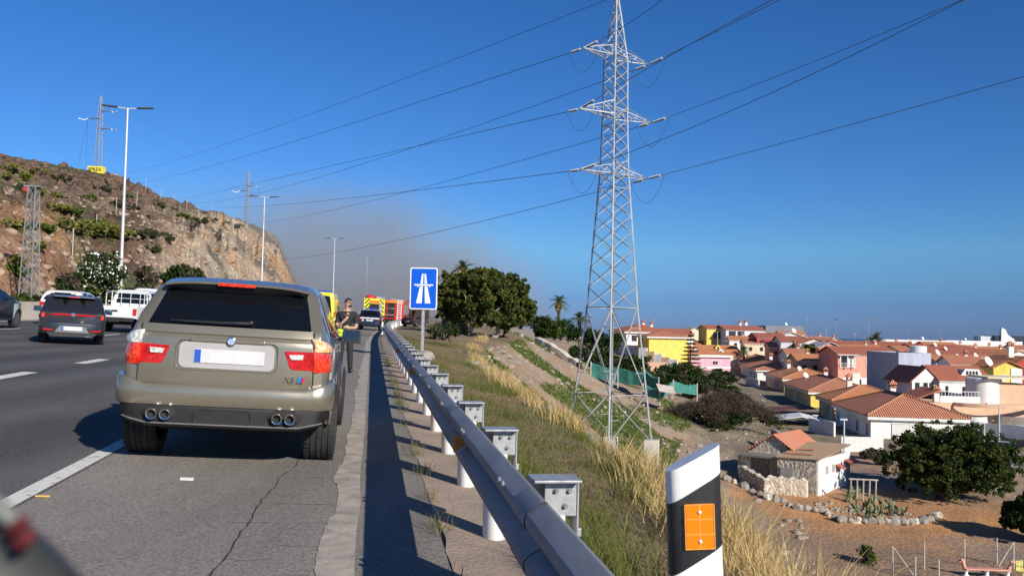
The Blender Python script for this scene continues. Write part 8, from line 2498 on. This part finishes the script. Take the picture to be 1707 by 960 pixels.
# ---- green shade netting
m_net = M('green_netting', (.05, .23, .18), (.03, .15, .125), scale=3, rough=.9, bump=.4)
def netting(pts, h, label):
    mb = MB(); rows = []
    P = [Vector(p) for p in pts]
    n = 14
    r0 = []
    for seg in range(len(P) - 1):
        for i in range(n):
            p = P[seg].lerp(P[seg + 1], i / n); sag = -.25 * math.sin(math.pi * i / n) + .08 * math.sin(i * 2.7)
            r0.append((p, sag))
    r0.append((P[-1], 0))
    for p, sag in r0: rows.append([Vector((p.x, p.y, p.z - h)), Vector((p.x + .05 * math.sin(p.x * 9), p.y + .1 * math.sin(p.x * 5), p.z - h * .5)), Vector((p.x, p.y, p.z + sag)), Vector((p.x + .6, p.y + 1.5, p.z + sag - .2)), Vector((p.x + .8, p.y + 3.2, p.z - .6))])
    mb.grid(rows); r = empty('shade_netting', label, 'netting', (0, 0, 0))
    mb.build('net', m_net, r, smooth=60)
    for p in P: MB().tube((p.x, p.y - .05, p.z - h - .6), (p.x, p.y - .05, p.z + .1), .06, n=6).build('post', m_postw, r)
    return r
netting([at(985, 604, 96), at(1030, 612, 95), at(1075, 618, 93), at(1098, 630, 91)], 1.6, 'dark green shade netting enclosure behind the pylon legs')
netting([at(1072, 640, 88), at(1100, 646, 87), at(1122, 634, 88), at(1162, 640, 90)], 1.1, 'lower strip of green netting right of the pylon, by the wooden pole')
P = at(1110, 648, 86)
o = MB().box((0, 0, 0), (1.7, 1.3, .08)).build('metal_sheet', M('rusty_white_sheet', (.55, .50, .44), (.40, .33, .27), scale=2, rough=.8), None, loc=P); o.rotation_euler = (.5, .15, .2); tag(o, 'pale sheet of scrap metal lying between the green nets', 'sheet')

# ---- stone edging, cactus patch, yard fence, bench, chair
edge_px = [(1210, 802), (1224, 808), (1240, 815), (1254, 822), (1266, 828), (1280, 834), (1292, 836), (1305, 838), (1316, 846), (1330, 849), (1344, 852), (1357, 855), (1369, 858), (1380, 863), (1392, 868), (1404, 870), (1416, 871), (1428, 872), (1441, 872), (1453, 872), (1466, 873), (1479, 874), (1492, 875), (1505, 874), (1516, 874), (1527, 873), (1538, 872), (1550, 871), (1558, 866), (1563, 862)]
proto_r = []
for v in range(4):
    rq = random.Random(50 + v); mb = MB(); mb.ball((0, 0, 0), (.34, .26, .24), 9, 6); mb.v = [(x * rq.uniform(.8, 1.25), y * rq.uniform(.8, 1.2), z * rq.uniform(.8, 1.2)) for x, y, z in mb.v]
    o = mb.build('edging_stone', (m_rockpale, m_rubble, M('grey_stone', (.22, .21, .20), (.30, .28, .25), scale=3, rough=.95, bump=.5), m_rockpale)[v], None, smooth=30)
    tag(o, 'rough stone in the curved row edging the yard below the shed', 'stone', 'stones edging the yard'); proto_r.append(o)
for i, (px, py) in enumerate(edge_px):
    P = drop(px, py, 40, 75); v = i % 4
    o = proto_r[v] if i < 4 else proto_r[v].copy()
    if i >= 4: COL.objects.link(o)
    s_ = random.Random(i).uniform(.7, 1.3); o.location = P + Vector((0, 0, .12)); o.scale = (s_, s_, s_); o.rotation_euler = (0, 0, i * 1.3)
m_cact = M('cactus_green', (.16, .20, .10), (.09, .125, .055), scale=4, rough=.7)
def cactus(seed, n):
    rq = random.Random(seed); mb = MB()
    tips = [(Vector((rq.uniform(-.3, .3), rq.uniform(-.3, .3), 0)), Vector((rq.uniform(-.4, .4), rq.uniform(-.4, .4), 1)).normalized()) for _ in range(4)]
    for k in range(n):
        b, d = tips[k % len(tips)] if k < 4 else tips[rq.randrange(len(tips))]
        L_ = rq.uniform(.30, .42); c = b + d * L_ * .5
        az = rq.uniform(0, math.pi); Rm = d.to_track_quat('Z', 'Y').to_matrix() @ Matrix.Rotation(az, 3, 'Z')
        q = MB(); q.ball((0, 0, 0), (L_ * .36, .035, L_ * .55), 9, 6); mb.add([Rm @ Vector(v) + c for v in q.v], q.f)
        tips.append((b + d * L_ * .95, (d + Vector((rq.uniform(-.7, .7), rq.uniform(-.7, .7), rq.uniform(-.1, .4)))).normalized()))
    return mb
pcs = []
for i, (px, py) in enumerate(((1412, 838), (1428, 846), (1440, 852), (1452, 842), (1460, 858), (1473, 850), (1483, 860), (1494, 855), (1506, 862), (1446, 862), (1432, 856), (1470, 864), (1425, 832), (1482, 848))):
    P = drop(px, py, 40, 75)
    if i < 4:
        o = cactus(i, 16).build('prickly_pear', m_cact, None, smooth=60); tag(o, 'prickly pear cactus in the stone-edged bed of the yard', 'cactus', 'prickly pears in the bed'); pcs.append(o)
    else: o = pcs[i % 4].copy(); COL.objects.link(o)
    s_ = random.Random(i).uniform(.7, 1.25); s_ *= .72; o.location = P; o.scale = (s_, s_, s_); o.rotation_euler = (0, 0, i * 2.1)
pos, siz = [], []
for i in range(160):
    px, py = random.Random(i).uniform(1390, 1540), random.Random(i + 999).uniform(835, 872); P = at(px, py, 56); pos.append((P.x, 56 + (872 - py) * .12, gz(P.x, 56 + (872 - py) * .12))); siz.append(random.Random(i + 5).uniform(.06, .2))
rock_np(len(pos), pos, siz, 9, m_rockpale, 'bed_stones', 'loose stones lying in the cactus bed', 'stuff')
# wire fence in the yard at the bottom right
fposts = [(1488, 922, 958, 45.5), (1541, 915, 952, 46), (1608, 912, 945, 47), (1662, 910, 940, 47.5), (1690, 915, 945, 47)]
fe_ = empty('wire_fence', 'sparse wire fence of thin grey posts at the bottom right of the yard', 'fence', (0, 0, 0))
tops = []
for px, yt, yb, Y in fposts:
    B = at(px, yb, Y); B.z = gz(B.x, B.y); T = Vector((B.x, B.y, B.z + 1.35)); tops.append(T)
    MB().tube(B - Vector((0, 0, .3)), T, .035, n=6).build('post', m_postw, fe_)
for f in (0, -.5, -1.0):
    mb = MB()
    for a, b in zip(tops[:-1], tops[1:]): mb.tube(a + Vector((0, 0, f)), b + Vector((0, 0, f)), .006, n=4)
    mb.build('wire', m_cable, fe_)
MB().tube(tops[0], tops[0] + Vector((.9, -.3, -1.3)), .03, n=6).build('brace', m_postw, fe_); MB().tube(tops[4], tops[4] + Vector((-.9, -.2, -1.2)), .03, n=6).build('brace', m_postw, fe_)
for i, (px, yb, Y) in enumerate(((1526, 962, 44.5), (1565, 968, 44))):
    B = at(px, yb, Y); o = MB().tube((0, 0, -.4), (0, 0, 1.1), .035, n=6).build('fence_post', m_postw, None, loc=Vector((B.x, B.y, gz(B.x, B.y)))); tag(o, 'single thin grey post in front of the wire fence, %s one' % ('left', 'right')[i], 'post')
m_bpink = M('bench_pink', (.66, .32, .24), (.58, .27, .20), scale=4, rough=.7)
B = at(1645, 953, 45); B.z = gz(B.x, B.y)
bn = empty('garden_bench', 'long salmon pink stone bench with scrolled ends on white feet', 'bench', B, rz=R_(-3))
MB().box((0, 0, .42), (2.15, .42, .07)).build('seat', m_bpink, bn, bevel=.02)
for sg in (-1, 1):
    sc_ = MB(); sc_.path([(sg * 1.05, 0, .40), (sg * 1.12, 0, .62), (sg * 1.17, 0, .80), (sg * 1.25, 0, .86), (sg * 1.32, 0, .80), (sg * 1.30, 0, .72)], [.10, .09, .085, .08, .07, .05], 8); sc_.build('scroll_arm', m_bpink, bn, smooth=50)
for x in (-1.0, 0, 1.0):
    ft = MB(); ft.lathe((x, 0, 0), [(.20, 0), (.17, .07), (.09, .14), (.08, .25), (.14, .34), (.17, .385)], 10, 'Z'); ft.build('foot', m_white, bn, smooth=50)
C_ = at(1706, 948, 44.8); C_.z = gz(C_.x, C_.y)
chn = empty('yellow_chair', 'pale yellow plastic chair cut off by the right edge beside the bench', 'chair', C_, rz=.4)
m_ychair = M('yellow_plastic', (.72, .66, .22), (.66, .60, .2), scale=5, rough=.5)
MB().box((0, 0, .43), (.5, .48, .05)).build('seat', m_ychair, chn, bevel=.02)
for k in range(5): MB().box((-.2 + .1 * k, .22, .68), (.06, .03, .46)).build('back_slat', m_ychair, chn)
for x in (-.22, .22):
    for y in (-.2, .2): MB().tube((x, y, 0), (x * .95, y * .95, .42), .025, n=6).build('leg', m_ychair, chn)
    MB().path([(x, -.22, .43), (x, -.2, .66), (x, .22, .68)], .022, 6).build('armrest', m_ychair, chn)
P = drop(1447, 942, 36, 60); bush('small leafy shrub on the bare slope above the wire fence', P, (.5, .5, .55), 500, .10, [m_leafF, m_leafD], 301)
P = at(1652, 842, 66); o = MB().box((0, 0, .35), (1.0, .1, 1.2)).build('white_board', m_white, None, loc=Vector((P.x, P.y, gz(P.x, P.y)))); tag(o, 'white board leaning by the big tree near the right edge', 'board')
# pergola gate of sticks beside the shed
P = at(1440, 822, 61); P.z = gz(P.x, P.y)
gt_ = empty('stick_gate', 'small rustic gate of sticks right of the whitewashed shed', 'gate', P)
st_m = MB()
for k in range(5): st_m.tube((-.9 + .42 * k, 0, -.2), (-.9 + .42 * k + .04, 0, 1.5), .05, n=6)
st_m.build('stick_row', m_bark_pale, gt_)
MB().tube((-1.0, 0, 1.5), (.95, 0, 1.45), .06, n=6).build('top_bar', m_bark_pale, gt_)
# litter on the hard shoulder
for (px, py, w_, d_, c, lab, nm) in ((311, 800, .11, .07, (.82, .82, .80), 'flat white scrap of litter on the hard shoulder behind the SUV', 'litter'), (71, 829, .10, .035, (.62, .40, .12), 'flat amber strip of plastic debris on the hard shoulder near the white line', 'debris')):
    Y_ = 1.0
    while True:
        P = at(px, py, Y_); s_, t_ = st_of(P.x, P.y)
        if P.z < float(zroad(s_, t_)): break
        Y_ *= 1.004
    o = MB().box((0, 0, .012), (w_, d_, .012)).build(nm, M(nm, c, rough=.6), None, loc=P, bevel=.004); o.rotation_euler = (.05, .06, .3); tag(o, lab, nm)
# ================================================================== THE POLICEMAN
m_skin = M('skin', (.46, .27, .19), (.42, .24, .165), scale=12, rough=.55)
m_hair = M('dark_hair', (.018, .013, .011), (.03, .022, .018), scale=40, rough=.8)
m_blackcloth = M('black_cloth', (.014, .014, .016), (.022, .022, .025), scale=14, rough=.85, bump=.3, bscale=20)
m_hiviz = M('hiviz_yellow', (.62, .78, .05), (.50, .66, .05), scale=8, rough=.6, bump=.3, bscale=14)
m_boot = M('boot_leather', (.012, .012, .012), (.02, .02, .02), scale=10, rough=.4)
def skin(name, verts, edges, radii, mat, parent, root=0, sub=2):
    me = bpy.data.meshes.new(name); me.from_pydata([tuple(v) for v in verts], edges, []); me.update()
    o = bpy.data.objects.new(name, me); COL.objects.link(o)
    sk = o.modifiers.new('skin', 'SKIN'); sk.use_smooth_shade = True
    for i, r in enumerate(radii):
        sv = me.skin_vertices[0].data[i]; sv.radius = (r, r) if not isinstance(r, tuple) else r
        sv.use_root = (i == root)
    sb = o.modifiers.new('sub', 'SUBSURF'); sb.levels = sub; sb.render_levels = sub
    dg = bpy.context.evaluated_depsgraph_get(); dg.update()
    m2 = bpy.data.meshes.new_from_object(o.evaluated_get(dg)); bpy.data.objects.remove(o)
    m2.materials.clear(); m2.materials.append(mat)
    m2.polygons.foreach_set('use_smooth', [True] * len(m2.polygons))
    q = bpy.data.objects.new(name, m2); COL.objects.link(q); q.parent = parent
    return q
pr = empty('person', 'bearded man in dark police uniform with one hand at his chest, yellow vest at waist', 'person')
# local: x right (as seen), y away, he faces towards the right and slightly to the camera
HT = 1.80
V = [(0, 0, .95), (0.0, .01, 1.12), (.01, .0, 1.28), (.015, 0, 1.42), (.02, -.005, 1.52), (.035, -.015, 1.60), (.045, -.02, 1.70), (.045, -.015, 1.76),
     (-.17, .0, 1.42), (-.215, -.03, 1.24), (-.19, -.12, 1.10), (-.06, -.20, 1.22), (.04, -.19, 1.32), (.055, -.185, 1.38),
     (.20, .01, 1.42), (.265, -.02, 1.22), (.24, -.13, 1.08), (.08, -.20, 1.09), (-.01, -.21, 1.10), (-.05, -.21, 1.105),
     (-.10, 0, .88), (-.115, -.02, .50), (-.12, .02, .10), (-.12, -.01, .05), (-.10, -.12, .04),
     (.10, 0, .88), (.115, -.03, .50), (.125, .02, .10), (.125, -.01, .05), (.17, -.12, .04)]
E = [(0, 1), (1, 2), (2, 3), (3, 4), (4, 5), (5, 6), (6, 7), (3, 8), (8, 9), (9, 10), (10, 11), (11, 12), (12, 13), (3, 14), (14, 15), (15, 16), (16, 17), (17, 18), (18, 19), (0, 20), (20, 21), (21, 22), (22, 23), (23, 24), (0, 25), (25, 26), (26, 27), (27, 28), (28, 29)]
Rd = [.145, .135, .15, .12, .062, .075, .092, .07, .068, .052, .046, .034, .036, .030, .068, .052, .046, .034, .036, .03, .095, .062, .045, .045, .035, .095, .062, .045, .045, .035]
body = skin('body', V, E, Rd, m_skin, pr)
# shirt, trousers, vest, boots over the body
skin('shirt', [V[0], V[1], V[2], V[3], (.02, -.003, 1.485), V[8], V[9], (-.21, -.07, 1.165), V[14], V[15], (.255, -.07, 1.15)], [(0, 1), (1, 2), (2, 3), (3, 4), (3, 5), (5, 6), (6, 7), (3, 8), (8, 9), (9, 10)], [.158, .150, .170, .138, .075, .088, .072, .066, .088, .072, .066], m_blackcloth, pr)
skin('trousers', [(0, 0, 1.0), V[0], V[20], V[21], V[22], (-.12, .02, .07), V[25], V[26], V[27], (.125, .02, .07)], [(0, 1), (1, 2), (2, 3), (3, 4), (4, 5), (1, 6), (6, 7), (7, 8), (8, 9)], [.15, .158, .112, .080, .064, .062, .112, .080, .064, .062], m_blackcloth, pr, root=1)
for sx, foot in ((-.12, (-.10, -.15, .045)), (.125, (.18, -.14, .045))):
    skin('boot', [(sx, .03, .16), (sx, .03, .055), (sx, -.03, .05), foot], [(0, 1), (1, 2), (2, 3)], [.062, .058, .055, .045], m_boot, pr)
skin('hiviz_vest', [(-.20, -.10, 1.03), (-.10, -.165, .985), (.02, -.18, .98), (.10, -.17, 1.05), (.02, -.185, 1.14)], [(0, 1), (1, 2), (2, 3), (3, 4)], [.075, .07, .07, .06, .035], m_hiviz, pr, root=2)
skin('hiviz_strap', [(-.28, -.04, 1.00), (-.20, -.12, .93), (-.05, -.17, .90), (.08, -.16, .92)], [(0, 1), (1, 2), (2, 3)], [.055, .065, .06, .05], m_hiviz, pr, root=1)
# head details: hair cap, beard, glasses, ear, nose
hc = MB(); hc.ball((.042, -.002, 1.715), (.098, .108, .105), 18, 12)
hc.v = [v for v in hc.v]
keep = MB()
rows = []
for j in range(9):
    ph = math.pi * .5 * j / 8
    rows.append([(.036 + .094 * math.cos(ph) * math.cos(a) - .012, .012 + .100 * math.cos(ph) * math.sin(a), 1.742 + .080 * math.sin(ph) - .06 * max(0, -math.cos(a)) * (1 - j / 8)) for a in np.linspace(0, 2 * math.pi, 19)[:-1]])
keep.grid(rows, 0, True); keep.build('hair', m_hair, pr, smooth=60)
bd = MB(); bd.ball((.072, -.045, 1.615), (.058, .052, .034), 12, 8); bd.build('beard', m_hair, pr, smooth=60)
fc = MB(); fc.ball((.128, -.088, 1.690), (.022, .020, .028), 8, 6); fc.ball((-.035, -.055, 1.69), (.012, .02, .032), 8, 6); fc.build('nose_and_ear', m_skin, body, smooth=60)
ey = MB()
for q in ((.085, -.112, 1.712), (.130, -.070, 1.712)): ey.ball(q, .011, 8, 6)
ey.build('eyes', m_hair, body)
gs = MB(); gs.path([(-.03, -.075, 1.713), (.05, -.118, 1.713), (.105, -.122, 1.712), (.145, -.085, 1.712)], .006, 5); gs.build('glasses', m_black, pr)
mo = MB(); mo.ball((.118, -.098, 1.648), (.022, .012, .006), 8, 5); mo.build('mouth', M('lips', (.32, .12, .10), rough=.5), body)
# hands: palm is in the body; five fingers each
def fingers(name, palm, d, side, up, curl):
    palm, d, side, up = map(Vector, (palm, d, side, up))
    for i, ln in enumerate((.060, .072, .076, .066, .052)):
        if i == 0: b = palm - side * .036 - d * .01; dd = (d * .6 - side * .8).normalized()
        else: b = palm + side * (-.028 + .019 * (i - 1)) + d * .025; dd = d
        p1 = b + dd * ln * .5 + up * .004; p2 = p1 + (dd * .75 - up * curl).normalized() * ln * .35; p3 = p2 + (dd * .4 - up * curl * 1.6).normalized() * ln * .3
        skin('finger', [b, p1, p2, p3], [(0, 1), (1, 2), (2, 3)], [.010, .009, .0085, .007], m_skin, body, sub=1)
fingers('finger', (.05, -.185, 1.375), (.15, .25, .95), (.9, -.1, -.1), (0, -1, .2), .5)
fingers('finger', (-.05, -.21, 1.105), (-.95, .1, .1), (0, 0, 1), (0, -1, 0), .5)
# badge patch on the sleeve and belt
MB().box((-.26, -.075, 1.30), (.012, .05, .07)).build('sleeve_patch', m_white, pr)
bl = MB(); bl.lathe((0, .0, .98), [(.172, -.025), (.174, .025)], 18, 'Z', 0, cap=False); bl.build('belt', m_boot, pr)
s_, t_ = px_to_t(577, 22.0)
on_road(pr, s_, t_); pr.rotation_euler = (0, 0, R_(4))
